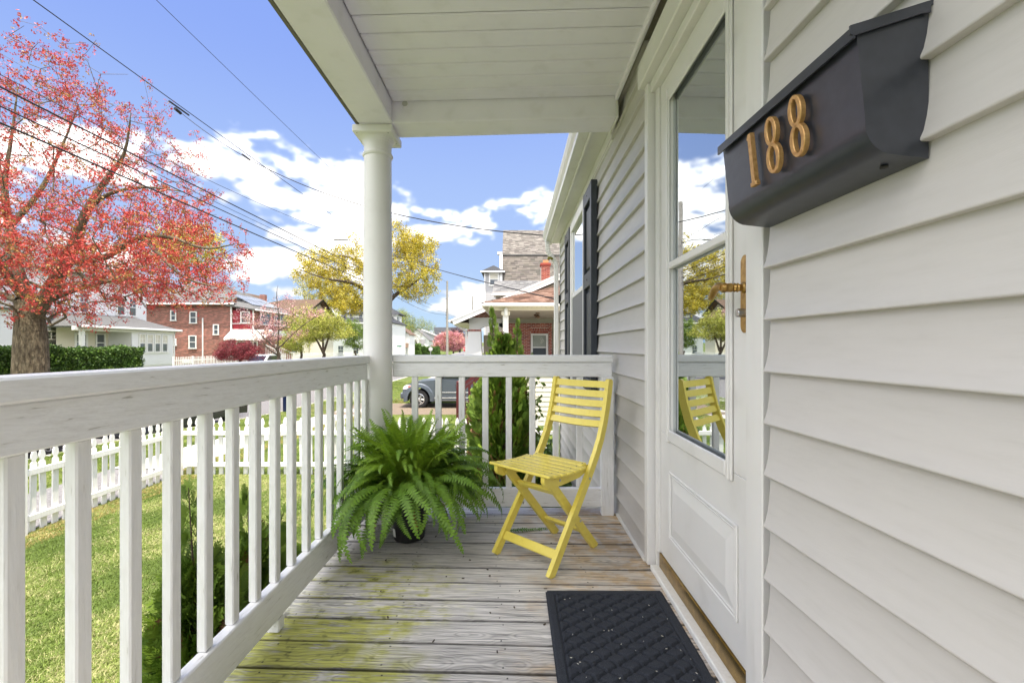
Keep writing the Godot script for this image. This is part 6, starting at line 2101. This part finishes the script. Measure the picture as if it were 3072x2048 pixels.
func build_neighbour():
	var h := thing("house", "neighbour's brick bungalow with white arched porch and brown shingled side porch roof", "house")
	rng.seed = 61
	var bm := []
	for c in [L(0.38, 0.080, 0.055), L(0.31, 0.060, 0.042), L(0.42, 0.105, 0.070), L(0.25, 0.050, 0.040), L(0.45, 0.135, 0.09)]: bm.append(mat(c, 0.85))
	# brick wall under the side porch
	var W := Node3D.new()
	W.name = "brick_wall"
	h.add_child(W)
	obj("mortar_bed", bx(Vector3(2.5, 1.9, 0.2), 0.0), M.mortar, W, Transform3D(Basis.IDENTITY, V(0.56, 1.21, 22.1)))
	brick_run(W, Transform3D(FZ, V(-0.35, 0.40, 22.0)), 2.16, 1.76, [Rect2(1.15, 0, 0.83, 1.535)], bm)
	for i in 12:      # fanned lintel
		var t := (i + 0.5) / 12.0 - 0.5
		for j in 2:
			obj("lintel_brick", bx(Vector3(0.055, 0.125 if (i + j) % 2 == 0 else 0.115, 0.024), 0.0), bm[rng.randi() % 5], W, Transform3D(Basis(Vector3(0, 0, 1), -t * 0.55), V(1.215 + t * (0.81 + 0.14 * j), 1.735 + 0.13 * j, 21.985)))
	window(h, Transform3D(FZ, V(0.81, 0.36, 21.975)), 0.80, 1.31, 0.09, 1, 1, 0.0)
	var lace := MB.new()
	lace.quad(V(0.91, 1.04, 21.962), V(1.51, 1.04, 21.962), V(1.51, 1.57, 21.962), V(0.91, 1.57, 21.962), Vector3(0, 0, 1))
	obj("lace_curtain", lace, mat(L(0.34, 0.37, 0.33), 0.8), h)
	var hb := MB.new()
	for q in [[1.32, 1.40, 0.055], [1.36, 1.33, 0.05], [1.30, 1.25, 0.035]]:
		for k in 14:
			var a0 := TAU * k / 14.0
			hb.box(V(q[0] + cos(a0) * q[2], q[1] + sin(a0) * q[2], 21.957), Vector3(0.02, 0.02, 0.004))
	obj("lace_motif", hb, mat(L(0.62, 0.63, 0.58), 0.8), h)
	boxy(h, "frieze_board", V(0.9, 2.265, 21.95), Vector3(2.9, 0.19, 0.06), mat(L(0.36, 0.35, 0.30), 0.7))
	boxy(h, "frieze_moulding", V(0.9, 2.365, 21.9), Vector3(2.9, 0.03, 0.12), M.taupe)
	lapped(h, Transform3D(FZ, V(1.86, -1.3, 21.95)), 3.0, 3.6, M.cream, 0.12)
	body(h, -0.3, 8.0, 22.15, 30.0, -1.5, 2.9, M.cream)
	# side porch: ceiling, gutter, post, roof of separate shingles
	boxy(h, "porch_ceiling", V(1.7, 2.395, 19.2), Vector3(5.2, 0.04, 5.5), M.taupe)
	boxy(h, "porch_beam", V(1.7, 2.40, 16.45), Vector3(5.2, 0.14, 0.12), M.cream)
	for i in 10:
		var v := MB.new()
		v.lathe([Vector2(0.018, 0), Vector2(0.0, -0.004)], 8)
		obj("soffit_vent", v, M.gap, h, Transform3D(Basis.IDENTITY, V(-0.02 + 0.165 * i, 2.43, 16.33)))
	boxy(h, "soffit", V(1.7, 2.445, 16.36), Vector3(5.5, 0.02, 0.34), M.cream)
	boxy(h, "soffit", V(-0.9, 2.445, 19.2), Vector3(0.3, 0.02, 5.6), M.cream)
	boxy(h, "gutter", V(1.70, 2.50, 16.14), Vector3(5.5, 0.115, 0.13), M.white, 0.025)
	boxy(h, "gutter", V(-1.06, 2.50, 19.1), Vector3(0.13, 0.115, 6.0), M.white, 0.025)
	var pb := Node3D.new()
	pb.name = "porch_post"
	h.add_child(pb)
	boxy(pb, "post", V(-0.285, 1.36, 16.5), Vector3(0.20, 1.92, 0.20), M.white, 0.02)
	boxy(pb, "post_capital", V(-0.285, 2.23, 16.5), Vector3(0.30, 0.14, 0.26), M.cream, 0.02)
	boxy(pb, "corbel", V(-0.275, 2.265, 16.32), Vector3(0.13, 0.32, 0.12), M.white, 0.045)
	var tones := [Color(0.25, 0.15, 0.105), Color(0.19, 0.112, 0.080), Color(0.31, 0.20, 0.15), Color(0.145, 0.085, 0.062), Color(0.27, 0.165, 0.118)]
	var FL := V(-1.12, 2.56, 16.1)
	var AP := V(2.2, 3.60, 19.1)
	var sh := MB.new()
	sh.tabs(FL, V(4.5, 2.56, 16.1), V(4.5, 3.60, 19.1), AP, 0.16, 0.30, 0.022, Vector3(0, 1, 1), tones, rng)
	stuff(obj("roof_shingles", sh, M.tab, h))
	var sh2 := MB.new()
	sh2.tabs(V(-1.12, 2.56, 22.1), FL, AP, V(2.2, 3.6, 22.1), 0.16, 0.30, 0.022, Vector3(-1, 1, 0), tones, rng)
	stuff(obj("roof_shingles", sh2, M.tab, h))
	var lamp := Node3D.new()
	lamp.name = "porch_spotlights"
	h.add_child(lamp)
	var lm := mat(L(0.16, 0.10, 0.06), 0.4, 0.5)
	var rs := MB.new()
	rs.lathe([Vector2(0.0, -0.05), Vector2(0.08, -0.045), Vector2(0.09, 0.0)], 14)
	obj("rose", rs, lm, lamp, Transform3D(Basis.IDENTITY, V(0.93, 2.375, 18.2)))
	for q in [[-0.10, 0.9], [0.02, 0.35]]:
		var sp := MB.new()
		sp.lathe([Vector2(0.03, 0.0), Vector2(0.05, 0.05), Vector2(0.062, 0.15), Vector2(0.058, 0.15), Vector2(0.0, 0.13)], 14)
		obj("spot", sp, lm, lamp, Transform3D(Basis(Vector3(0, 0, 1), q[1]) * Basis(Vector3.RIGHT, PI * 0.75), V(0.90 + q[0], 2.30, 18.2)))
	# porch base with lapped boards, red stairs up to it
	boxy(h, "porch_deck", V(2.3, 0.37, 17.6), Vector3(5.2, 0.06, 8.9), M.taupe)
	lapped(h, Transform3D(FZ, V(-0.25, -1.45, 13.2)), 5.0, 1.78, M.cream, 0.135, 0.0, "base_wall")
	body(h, -0.22, 4.7, 13.25, 22.0, -1.5, 0.33, M.gap, "base_core")
	var stairs := thing("stairs", "dark red wooden stairs with spindled handrail beside the neighbour's porch", "stairs", V(-1.45, -1.2, 12.2))
	for i in 7: boxy(stairs, "tread", Vector3(0.10 + 0.20 * i, 0.12 + 0.205 * i, -0.55), Vector3(0.25, 0.04, 1.0), M.red_paint, 0.005)
	for z in [0.0, -1.1]:
		boxy(stairs, "newel_post", Vector3(0.0, 0.62, z), Vector3(0.10, 1.25, 0.10), M.red_paint, 0.008)
		var kn := MB.new()
		kn.lathe([Vector2(0.05, 0), Vector2(0.055, 0.01), Vector2(0.035, 0.025), Vector2(0.055, 0.04), Vector2(0.052, 0.09), Vector2(0.03, 0.115), Vector2(0, 0.12)], 16, Vector3(0, 1.24, z))
		obj("newel_cap", kn, M.red_paint, stairs)
		line_box(stairs, "handrail", Vector3(0.05, 1.20, z), Vector3(1.45, 2.22, z), 0.05, 0.09, Vector3(0, 0, 1), M.red_paint)
		line_box(stairs, "upper_rail", Vector3(0.05, 1.08, z), Vector3(1.45, 2.10, z), 0.04, 0.06, Vector3(0, 0, 1), M.red_paint)
		line_box(stairs, "lower_rail", Vector3(0.05, 0.42, z), Vector3(1.45, 1.44, z), 0.04, 0.07, Vector3(0, 0, 1), M.red_paint)
		line_box(stairs, "stringer", Vector3(-0.05, 0.0, z), Vector3(1.45, 1.30, z), 0.04, 0.24, Vector3(0, 0, 1), M.red_paint)
		for i in 10: line_box(stairs, "spindle", Vector3(0.17 + 0.135 * i, 0.50 + 0.0985 * i, z), Vector3(0.17 + 0.135 * i, 1.16 + 0.0985 * i, z), 0.032, 0.032, Vector3(0, 0, 1), M.red_paint)

	# street side gable over the arched porch
	var G := Node3D.new()
	G.name = "gable_porch"
	h.add_child(G)
	var arch := PackedVector2Array([Vector2(-2.11, 1.85), Vector2(-2.11, 2.42), Vector2(-0.45, 2.42), Vector2(-0.45, 1.85)])
	for k in 15:
		var a := PI * k / 14.0
		arch.append(Vector2(-1.02 + cos(a) * 0.55, 1.85 + sin(a) * 0.19))
	var am := MB.new()
	am.prism(arch, 0.4, Transform3D(Basis.IDENTITY, V(0, 0, 22.4)))
	obj("arch", am, M.stucco, G)
	body(G, -0.45, -0.30, 22.0, 22.4, -1.0, 2.42, M.stucco, "pier")
	for k in 12:
		var gy := 2.425 + 0.0677 * k
		var gx := -2.9 + (gy + 0.20 - 2.28) / 0.4226 + (0.1 if k % 2 == 1 else 0.0)
		brick_run(G, Transform3D(FZ, V(gx, gy, 22.05)), 0.6 - gx, 0.0677, [], bm, true)
	var gw := MB.new()
	gw.prism(PackedVector2Array([Vector2(-2.3, 2.42), Vector2(4.0, 2.42), Vector2(2.4, 4.2), Vector2(-1.9, 2.52)]), 0.1, Transform3D(Basis.IDENTITY, V(0, 0, 22.15)))
	obj("gable_wall", gw, M.mortar, G)
	var pier := MB.new()
	for k in 4:
		var c := [[-1, -1], [1, -1], [1, 1], [-1, 1]]
		var p := func(s: Array, y: float, hw: float) -> Vector3: return V(-1.84 + s[0] * hw, y, 22.05 - s[1] * hw)
		var s0: Array = c[k]
		var s1: Array = c[(k + 1) % 4]
		pier.quad(p.call(s0, -1.5, 0.46), p.call(s1, -1.5, 0.46), p.call(s1, 1.77, 0.295), p.call(s0, 1.77, 0.295), Vector3(s0[0] + s1[0], 0, s0[1] + s1[1]))
	obj("battered_pier", pier, M.stucco, G)
	obj("cap_mortar", bx(Vector3(0.60, 0.075, 0.60), 0.0), M.mortar, G, Transform3D(Basis.IDENTITY, V(-1.84, 1.81, 22.05)))
	for i in 9: obj("cap_brick", bx(Vector3(0.055, 0.074, 0.03), 0.0), bm[rng.randi() % 5], G, Transform3D(Basis.IDENTITY, V(-2.125 + 0.071 * i, 1.81, 21.74)))
	var pier2 := MB.new()
	pier2.box(V(-1.45, 0.2, 26.5), Vector3(0.5, 3.0, 0.5))
	obj("second_pier", pier2, M.taupe, G)
	lapped(G, Transform3D(FZ, V(-1.4, -0.5, 27.0)), 3.0, 2.7, M.beige, 0.14)
	window(G, Transform3D(FZ, V(-0.95, 0.4, 26.95)), 0.9, 1.2, 0.1)
	boxy(G, "porch_floor", V(-0.9, -0.25, 24.6), Vector3(2.6, 0.2, 5.0), M.concrete)
	boxy(G, "porch_ceiling", V(-0.8, 2.44, 24.7), Vector3(2.6, 0.04, 4.6), M.cream)
	# roof
	slope(G, V(-2.90, 2.28, 21.3), V(-2.90, 2.28, 29.5), V(2.4, 4.52, 29.5), V(2.4, 4.52, 21.3), M.roof_brown, Vector3(-0.4, 1, 0))
	slope(G, V(7.7, 2.28, 21.3), V(7.7, 2.28, 29.5), V(2.4, 4.52, 29.5), V(2.4, 4.52, 21.3), M.roof_brown, Vector3(0.4, 1, 0))
	line_box(G, "bargeboard", V(-2.78, 2.16, 21.28), V(2.4, 4.35, 21.28), 0.24, 0.05, Vector3(-0.4, 1, 0), M.white)
	line_box(G, "bargeboard_moulding", V(-2.86, 2.25, 21.25), V(2.4, 4.475, 21.25), 0.08, 0.05, Vector3(-0.4, 1, 0), M.white)
	boxy(G, "gutter", V(-2.92, 2.21, 25.4), Vector3(0.12, 0.12, 8.2), M.white, 0.03)
	var sf := MB.new()
	sf.quad(V(-2.88, 2.14, 21.3), V(-2.12, 2.14, 21.3), V(-2.12, 2.14, 29), V(-2.88, 2.14, 29), Vector3(0, -1, 0))
	obj("soffit", sf, M.cream, G)
	line_box(G, "downspout", V(-2.25, 1.78, 22.1), V(-2.25, -1.4, 22.1), 0.09, 0.08, Vector3.RIGHT, M.white)
	line_box(G, "downspout", V(-2.85, 2.12, 22.3), V(-2.25, 1.78, 22.1), 0.09, 0.08, Vector3(0, 0, 1), M.white)
	# chimney of separate bricks
	var ch := Node3D.new()
	ch.name = "chimney"
	h.add_child(ch)
	obj("core", bx(Vector3(0.54, 2.2, 0.54), 0.0), M.mortar, ch, Transform3D(Basis.IDENTITY, V(1.95, 4.9, 28.8)))
	brick_run(ch, Transform3D(FZ, V(1.68, 4.4, 28.525)), 0.54, 1.62, [], bm)
	for q in [[6.00, 0.60], [6.07, 0.66], [6.14, 0.62]]: boxy(ch, "corbel_course", V(1.95, q[0], 28.8), Vector3(q[1], 0.066, q[1]), bm[1])
	boxy(ch, "flue_pot", V(1.97, 6.27, 28.8), Vector3(0.32, 0.2, 0.32), mat(L(0.55, 0.26, 0.12), 0.8))

func build_gambrel():
	var h := thing("house", "tall grey house with shingled gambrel roof behind the neighbour's bungalow", "house")
	rng.seed = 62
	var tones := [Color(0.17, 0.155, 0.14), Color(0.135, 0.122, 0.11), Color(0.205, 0.188, 0.17), Color(0.11, 0.10, 0.09)]
	var dark := [Color(0.14, 0.125, 0.11), Color(0.105, 0.095, 0.085), Color(0.18, 0.16, 0.14), Color(0.13, 0.115, 0.105)]
	var m := MB.new()
	m.tabs(V(-0.83, 7.76, 34.0), V(9.0, 7.76, 34.0), V(9.0, 10.27, 37.0), V(-0.83, 10.27, 37.0), 0.15, 0.32, 0.018, Vector3(0, 1, 1), tones, rng)
	stuff(obj("upper_shingles", m, M.tab, h))
	var m2 := MB.new()
	m2.tabs(V(-0.85, 5.2, 33.2), V(9.0, 5.2, 33.2), V(9.0, 7.75, 34.02), V(-0.85, 7.75, 34.02), 0.15, 0.32, 0.018, Vector3(0, 0.3, 1), dark, rng)
	stuff(obj("lower_shingles", m2, M.tab, h))
	slope(h, V(-0.83, 7.76, 40.0), V(9.0, 7.76, 40.0), V(9.0, 10.27, 37.0), V(-0.83, 10.27, 37.0), M.roof_grey, Vector3(0, 1, -1))
	boxy(h, "break_moulding", V(4.1, 7.74, 33.98), Vector3(9.9, 0.06, 0.10), M.roof_grey)
	body(h, -0.6, 9.0, 34.15, 40.0, -1.5, 7.6, M.beige)
	line_box(h, "rake_trim", V(-0.92, 5.2, 33.25), V(-0.92, 7.75, 34.0), 0.20, 0.16, Vector3.RIGHT, M.white)
	boxy(h, "rake_return", V(-1.02, 7.85, 34.1), Vector3(0.35, 0.18, 0.4), M.white)
	# bay with its own little roof
	body(h, -2.10, -0.95, 33.5, 36.5, -1.5, 6.35, M.grey_lap, "bay")
	lapped(h, Transform3D(FZ, V(-2.10, 1.0, 33.48)), 1.15, 5.35, M.grey_lap, 0.12)
	hip(h, -2.35, -0.6, 33.2, 36.8, 6.42, 0.55, 0.8, M.roof_dark)
	boxy(h, "bay_gutter", V(-1.5, 6.38, 33.18), Vector3(1.75, 0.10, 0.10), M.white, 0.02)
	boxy(h, "corner_board", V(-2.08, 3.6, 33.45), Vector3(0.10, 5.4, 0.06), M.white)
	window(h, Transform3D(FZ, V(-1.78, 5.40, 33.44)), 0.72, 0.95, 0.09, 1, 1, 0.5)
	# grey roofed porch in front
	var m3 := MB.new()
	m3.tabs(V(-1.38, 4.38, 29.5), V(4.0, 4.38, 29.5), V(4.0, 5.45, 31.2), V(-1.28, 5.45, 31.2), 0.15, 0.32, 0.018, Vector3(0, 1, 1), [Color(0.165, 0.165, 0.168), Color(0.13, 0.13, 0.133), Color(0.20, 0.20, 0.20)], rng)
	stuff(obj("porch_shingles", m3, M.tab, h))
	boxy(h, "porch_gutter", V(1.3, 4.33, 29.45), Vector3(5.4, 0.12, 0.12), M.white, 0.02)
	boxy(h, "porch_roof_core", V(1.3, 4.45, 30.6), Vector3(5.2, 0.12, 2.0), M.beige)
	body(h, -1.2, 4.0, 31.0, 33.0, -1.5, 4.4, M.grey_lap, "porch_wall")
	line_box(h, "porch_brace", V(-1.1, 3.5, 29.9), V(-0.6, 4.2, 29.9), 0.08, 0.08, Vector3(0, 0, 1), M.white)
	boxy(h, "wall_lamp", V(-1.28, 4.1, 30.9), Vector3(0.10, 0.18, 0.10), M.black, 0.02)

# ---------------------------------------------------------------- gardens across the street and beyond
func build_gardens():
	var green := [Color(0.06, 0.13, 0.016), Color(0.08, 0.17, 0.02), Color(0.12, 0.215, 0.026), Color(0.04, 0.085, 0.012)]
	hedge("long clipped dark green hedge behind the maple trunk", -21.0, -19.75, 12.5, 24.9, -1.15, 0.93, 0.10, 201, green, 15000)
	var bright := [Color(0.10, 0.19, 0.022), Color(0.13, 0.23, 0.03), Color(0.07, 0.14, 0.018)]
	hedge("low bright hedge just right of the porch column", at(896, 0, 92).x, at(936, 0, 92).x, 92, 94, -1.6, 0.55, 0.16, 202, bright, 2200)
	hedge("taller rounded bright hedge behind the low one", at(926, 0, 100).x, at(961, 0, 100).x, 100, 103, -1.6, 1.65, 0.18, 203, bright, 2600)
	hedge("dark green hedge to the left of the small blue car", at(962, 0, 110).x, at(1007, 0, 110).x, 110, 112, -1.2, 1.0, 0.18, 204, green, 2400)

	var yel := [Color(0.52, 0.41, 0.026), Color(0.60, 0.48, 0.036), Color(0.40, 0.31, 0.024), Color(0.46, 0.42, 0.045), Color(0.60, 0.51, 0.075)]
	var D := 62.0
	spread_tree("oak_tree", "tall golden yellow budding tree behind the porch column", at(872, 832, D), 8.0,
		[[[at(872, 720, D), at(905, 680, D), at(950, 650, D), at(985, 620, D)], 0.40, 0.03], [[at(872, 720, D), at(860, 640, D), at(880, 560, D), at(900, 520, D)], 0.42, 0.03], [[at(865, 680, D), at(810, 650, D - 2), at(750, 640, D - 3), at(690, 620, D - 4)], 0.32, 0.025], [[at(865, 690, D), at(820, 700, D + 2), at(780, 690, D + 3)], 0.25, 0.05], [[at(862, 630, D), at(800, 590, D + 1), at(740, 590, D + 2)], 0.25, 0.05]],
		[[at(950, 630, D), Vector3(3.8, 3.6, 5), 300], [at(900, 560, D), Vector3(3.4, 3.6, 4), 150], [at(960, 560, D), Vector3(2.8, 1.6, 4), 120], [at(760, 600, D), Vector3(4.6, 2.0, 4), 170], [at(740, 640, D), Vector3(4.0, 1.6, 4), 100], [at(800, 690, D), Vector3(4.0, 2.0, 5), 200], [at(840, 610, D), Vector3(3.0, 4.0, 5), 140]],
		0.58, M.bark_dark, yel, 5, 0.50, 0.30, 0.9, 401, 10, 1.0, 0.0, 0.09)
	spread_tree("maple_tree", "pale yellow leafing tree behind the brown roof", at(742, 760, 100), 6.0,
		[[[at(742, 720, 100), at(735, 660, 100), at(730, 610, 100)], 0.3, 0.05]],
		[[at(735, 665, 100), Vector3(5.5, 4.5, 4), 240], [at(785, 690, 100), Vector3(4.0, 3.5, 4), 150]],
		0.4, M.bark, [Color(0.42, 0.36, 0.05), Color(0.48, 0.42, 0.08), Color(0.34, 0.32, 0.05)], 6, 0.6, 0.36, 1.0, 402, 8, 0.85, 0.0, 0.09)
	spread_tree("maple_tree", "golden tree seen through the red maple's branches", at(430, 700, 66), 6.0,
		[], [[at(425, 560, 66), Vector3(6.0, 3.2, 4), 260]], 0.4, M.bark, yel, 7, 0.55, 0.34, 1.0, 403, 8, 1.0, 0.0, 0.09)
	spread_tree("maple_tree", "bright green rounded tree behind the tower house", at(950, 800, 175), 5.0,
		[], [[at(925, 750, 175), Vector3(5.5, 6.5, 5), 260], [at(965, 762, 175), Vector3(7.0, 5.0, 5), 280], [at(915, 730, 180), Vector3(4, 3, 4), 120]], 0.5, M.bark, [Color(0.20, 0.25, 0.025), Color(0.27, 0.31, 0.04), Color(0.15, 0.21, 0.025), Color(0.33, 0.33, 0.05)], 5, 0.9, 0.75, 1.6, 404, 9)
	# pink and green small trees across the street
	var PD := 33.0
	var pink := [Color(0.62, 0.30, 0.33), Color(0.70, 0.42, 0.43), Color(0.56, 0.24, 0.28), Color(0.42, 0.26, 0.12), Color(0.72, 0.50, 0.48)]
	spread_tree("dogwood_tree", "pink flowering dogwood with dark layered branches before the red porch", at(637, 832, PD), 1.0,
		[[[at(637, 805, PD), at(600, 770, PD), at(575, 740, PD), at(550, 710, PD)], 0.055, 0.012], [[at(637, 800, PD), at(640, 740, PD), at(635, 680, PD), at(638, 655, PD)], 0.055, 0.010], [[at(640, 800, PD), at(680, 760, PD), at(720, 730, PD), at(745, 715, PD)], 0.055, 0.012], [[at(636, 815, PD), at(615, 800, PD), at(600, 780, PD)], 0.07, 0.03]],
		[[at(590, 735, PD), Vector3(1.9, 1.0, 1.5), 120], [at(692, 718, PD), Vector3(1.7, 0.35, 1.4), 70], [at(600, 770, PD), Vector3(1.6, 0.5, 1.5), 80], [at(640, 700, PD), Vector3(1.0, 1.2, 1), 40], [at(655, 760, PD), Vector3(1.8, 0.7, 1.5), 60]],
		0.12, M.bark_dark, pink, 5, 0.24, 0.12, 0.45, 405, 7, 0.5, 0.0, 0.10)
	var lime := [Color(0.34, 0.36, 0.05), Color(0.42, 0.42, 0.07), Color(0.28, 0.33, 0.04), Color(0.48, 0.46, 0.10)]
	spread_tree("small_tree", "lime green layered small tree nearest the porch column", at(742, 822, 38), 0.5,
		[[[at(742, 810, 38), at(720, 770, 38), at(690, 745, 38)], 0.10, 0.02], [[at(744, 808, 38), at(760, 760, 38), at(780, 735, 38)], 0.10, 0.02], [[at(742, 808, 38), at(740, 760, 38), at(735, 725, 38)], 0.10, 0.02]],
		[[at(735, 735, 38), Vector3(2.0, 0.9, 1.8), 200], [at(755, 765, 38), Vector3(2.2, 0.5, 1.8), 160], [at(710, 770, 38), Vector3(1.6, 0.6, 1.6), 110], [at(770, 745, 38), Vector3(1.4, 0.7, 1.5), 90]],
		0.14, M.bark_dark, lime, 8, 0.20, 0.16, 0.55, 406, 8, 0.7, 0.0, 0.07)
	spread_tree("small_tree", "taller yellow green small tree between the dogwood and the lime tree", at(690, 826, 43), 1.0,
		[], [[at(695, 750, 43), Vector3(1.7, 2.0, 1.6), 200], [at(670, 790, 43), Vector3(1.2, 0.9, 1.2), 80]],
		0.12, M.bark_dark, [Color(0.26, 0.33, 0.035), Color(0.34, 0.38, 0.05), Color(0.40, 0.38, 0.07)], 8, 0.26, 0.18, 0.6, 407, 9, 1.0, 0.0, 0.07)
	spread_tree("small_tree", "fresh green small tree at the left edge of the column", at(815, 826, 55), 1.0,
		[], [[at(812, 770, 55), Vector3(1.5, 2.0, 1.6), 160]], 0.12, M.bark_dark, [Color(0.16, 0.24, 0.03), Color(0.12, 0.19, 0.022)], 8, 0.28, 0.2, 0.7, 408, 8, 1.0, 0.0, 0.08)
	spread_tree("japanese_maple", "deep crimson weeping maple mound behind the white picket fence", at(549, 832, 31.5), 0.6,
		[], [[at(545, 803, 31.5), Vector3(1.45, 0.75, 1.2), 240], [at(575, 812, 31.5), Vector3(0.9, 0.5, 0.9), 90], [at(520, 815, 31.5), Vector3(0.8, 0.4, 0.9), 80]],
		0.08, M.bark_dark, [Color(0.15, 0.008, 0.018), Color(0.20, 0.012, 0.026), Color(0.10, 0.006, 0.014), Color(0.26, 0.025, 0.035)], 9, 0.16, 0.13, 0.4, 409, 9, 1.0, 0.15)
	var CD := 120.0
	spread_tree("cherry_tree", "pink blossoming cherry tree beside the far utility pole", at(1041, 812, CD), 2.0,
		[], [[at(1020, 788, CD), Vector3(3.0, 1.9, 3), 180], [at(1050, 785, CD), Vector3(2.8, 2.2, 3), 200], [at(1035, 772, CD), Vector3(2.6, 1.2, 2.5), 90]],
		0.22, M.bark_dark, [Color(0.60, 0.24, 0.28), Color(0.66, 0.34, 0.37), Color(0.50, 0.18, 0.22), Color(0.55, 0.32, 0.20)], 8, 0.5, 0.40, 1.0, 410, 9, 1.0, 0.0, 0.08)
	spread_tree("plum_tree", "dark purple plum tree behind the pink cherry", at(1055, 812, 150), 3.0,
		[], [[at(1055, 770, 150), Vector3(3.6, 3.6, 3), 260]], 0.25, M.bark_dark, [Color(0.09, 0.022, 0.03), Color(0.13, 0.035, 0.045), Color(0.06, 0.015, 0.022)], 6, 0.6, 0.5, 1.2, 411, 9)
	spread_tree("dogwood_tree", "white flowering ivy clad tree in front of the pale cottage", at(957, 800, 130), 1.6,
		[], [[at(957, 772, 130), Vector3(1.9, 2.4, 1.5), 110], [at(948, 795, 130), Vector3(0.7, 1.2, 0.7), 60]], 0.22, M.bark_dark, [Color(0.55, 0.50, 0.40), Color(0.30, 0.20, 0.12), Color(0.12, 0.17, 0.05)], 4, 0.35, 0.28, 0.9, 412, 8, 0.8)

	# arborvitae by the porch
	var gr := "small arborvitae along the street side of the porch"
	arborvitae("small arborvitae with one tall loose leader, nearest of three beside the railing", V(-1.35, -1.04, 1.98), 1.20, 0.25, 1400, 501, [[Vector3(0.0, 0.95, 0.0), Vector3(-0.01, 1.50, 0.03), 60], [Vector3(0.05, 0.9, -0.05), Vector3(0.10, 1.26, -0.08), 34]], 0.42, 1.0, gr)
	arborvitae("small arborvitae with two feathery tips, middle of three beside the railing", V(-1.34, -1.04, 2.42), 1.12, 0.21, 1200, 502, [[Vector3(-0.02, 0.9, 0), Vector3(-0.045, 1.32, 0.0), 50], [Vector3(0.03, 0.9, -0.03), Vector3(0.13, 1.22, -0.03), 40]], 0.42, 1.0, gr)
	arborvitae("low arborvitae farthest along the railing, next to the fern", V(-1.30, -1.04, 2.76), 0.86, 0.18, 700, 503, [], 0.3, 1.0, gr)
	arborvitae("tall bright arborvitae with two pointed tops beyond the end railing", V(-0.11, -1.04, 4.75), 2.28, 0.41, 6000, 504, [[Vector3(-0.06, 1.7, 0.0), Vector3(-0.115, 2.46, 0.0), 105], [Vector3(0.12, 1.66, 0), Vector3(0.15, 2.34, 0), 95], [Vector3(0.2, 1.5, 0), Vector3(0.29, 1.98, 0), 45], [Vector3(-0.18, 1.5, 0), Vector3(-0.27, 1.92, 0), 40]], 0.40, 0.95)
	# vine and flowers by the house wall
	rng.seed = 88
	var vine := thing("climbing_vine", "thin leafy green vine against the cream wall beyond the end railing", "vine", V(0.20, -1.04, 5.4))
	var vs := MB.new()
	vs.tube([Vector3.ZERO, Vector3(0.05, 0.8, 0), Vector3(0.02, 1.4, 0), Vector3(0.06, 1.95, 0)], [0.006, 0.004, 0.003], 5)
	obj("stem", vs, M.bark_dark, vine)
	var xfs := []
	var cols := []
	for i in 130:
		var y := rng.randf_range(0.2, 1.95)
		xfs.append(turned(rng, Vector3(rng.randf_range(-0.10, 0.14), y, rng.randf_range(-0.08, 0.08)), rng.randf_range(0.8, 1.3)))
		cols.append(Color(0.14, 0.22, 0.03) * rng.randf_range(0.7, 1.4))
	many("leaves", clump(2, 0.03, 0.05, 3, 1.1), M.leaf, xfs, cols, vine)
	var fl := thing("flower_bed", "green border plants with small yellow flowers along our house wall", "plants", V(0.36, -1.04, 5.6))
	xfs = []; cols = []
	for i in 420:
		xfs.append(turned(rng, Vector3(rng.randf_range(-0.5, 0.22), rng.randf() * 0.75, rng.randf_range(-1.5, 1.6)), rng.randf_range(0.8, 1.6)))
		cols.append(Color(0.46, 0.34, 0.02) if i % 37 == 0 else Color(0.06, 0.12, 0.015) * rng.randf_range(0.6, 1.5))
	many("leaves", clump(4, 0.05, 0.07, 5, 1.6), M.leaf, xfs, cols, fl)

func _ready():
	# camera: level, a 16 mm view with the lens raised a touch
	var cam := Camera3D.new()
	cam.name = "camera"
	var near := 0.05
	cam.set_frustum(2.0 * 784.0 / 1072.0 * near, Vector2(-4.0 / 1072.0 * near, 12.0 / 1072.0 * near), near, 900.0)
	cam.position = V(0, EYE, 0)
	add_child(cam)
	cam.current = true
	var env := Environment.new()
	env.background_mode = Environment.BG_SKY
	var sky := Sky.new()
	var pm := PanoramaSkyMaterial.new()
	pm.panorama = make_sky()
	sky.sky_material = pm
	env.sky = sky
	env.tonemap_mode = Environment.TONE_MAPPER_LINEAR
	env.tonemap_exposure = 2.55
	env.sdfgi_enabled = true
	env.ssao_enabled = true
	env.ssil_enabled = true
	var we := WorldEnvironment.new()
	we.name = "world_environment"
	we.environment = env
	add_child(we)
	var sun := DirectionalLight3D.new()
	sun.name = "sun"
	sun.light_energy = 1.05
	sun.light_color = Color(1.0, 0.96, 0.90)
	sun.light_angular_distance = 1.0
	sun.shadow_enabled = true
	add_child(sun)
	sun.look_at_from_position(Vector3(0.13, 0.90, 0.22), Vector3.ZERO)
	make_materials()
	build_street()
	build_porch()
	build_house()
	build_neighbour()
	build_gambrel()
	build_white_house()
	build_brick_house()
	build_brown_house()
	build_dark_roof_house()
	build_far_houses()
	build_mailbox()
	build_doormat()
	build_chair()
	build_fern()
	build_maple()
	build_gardens()
	build_lawn()
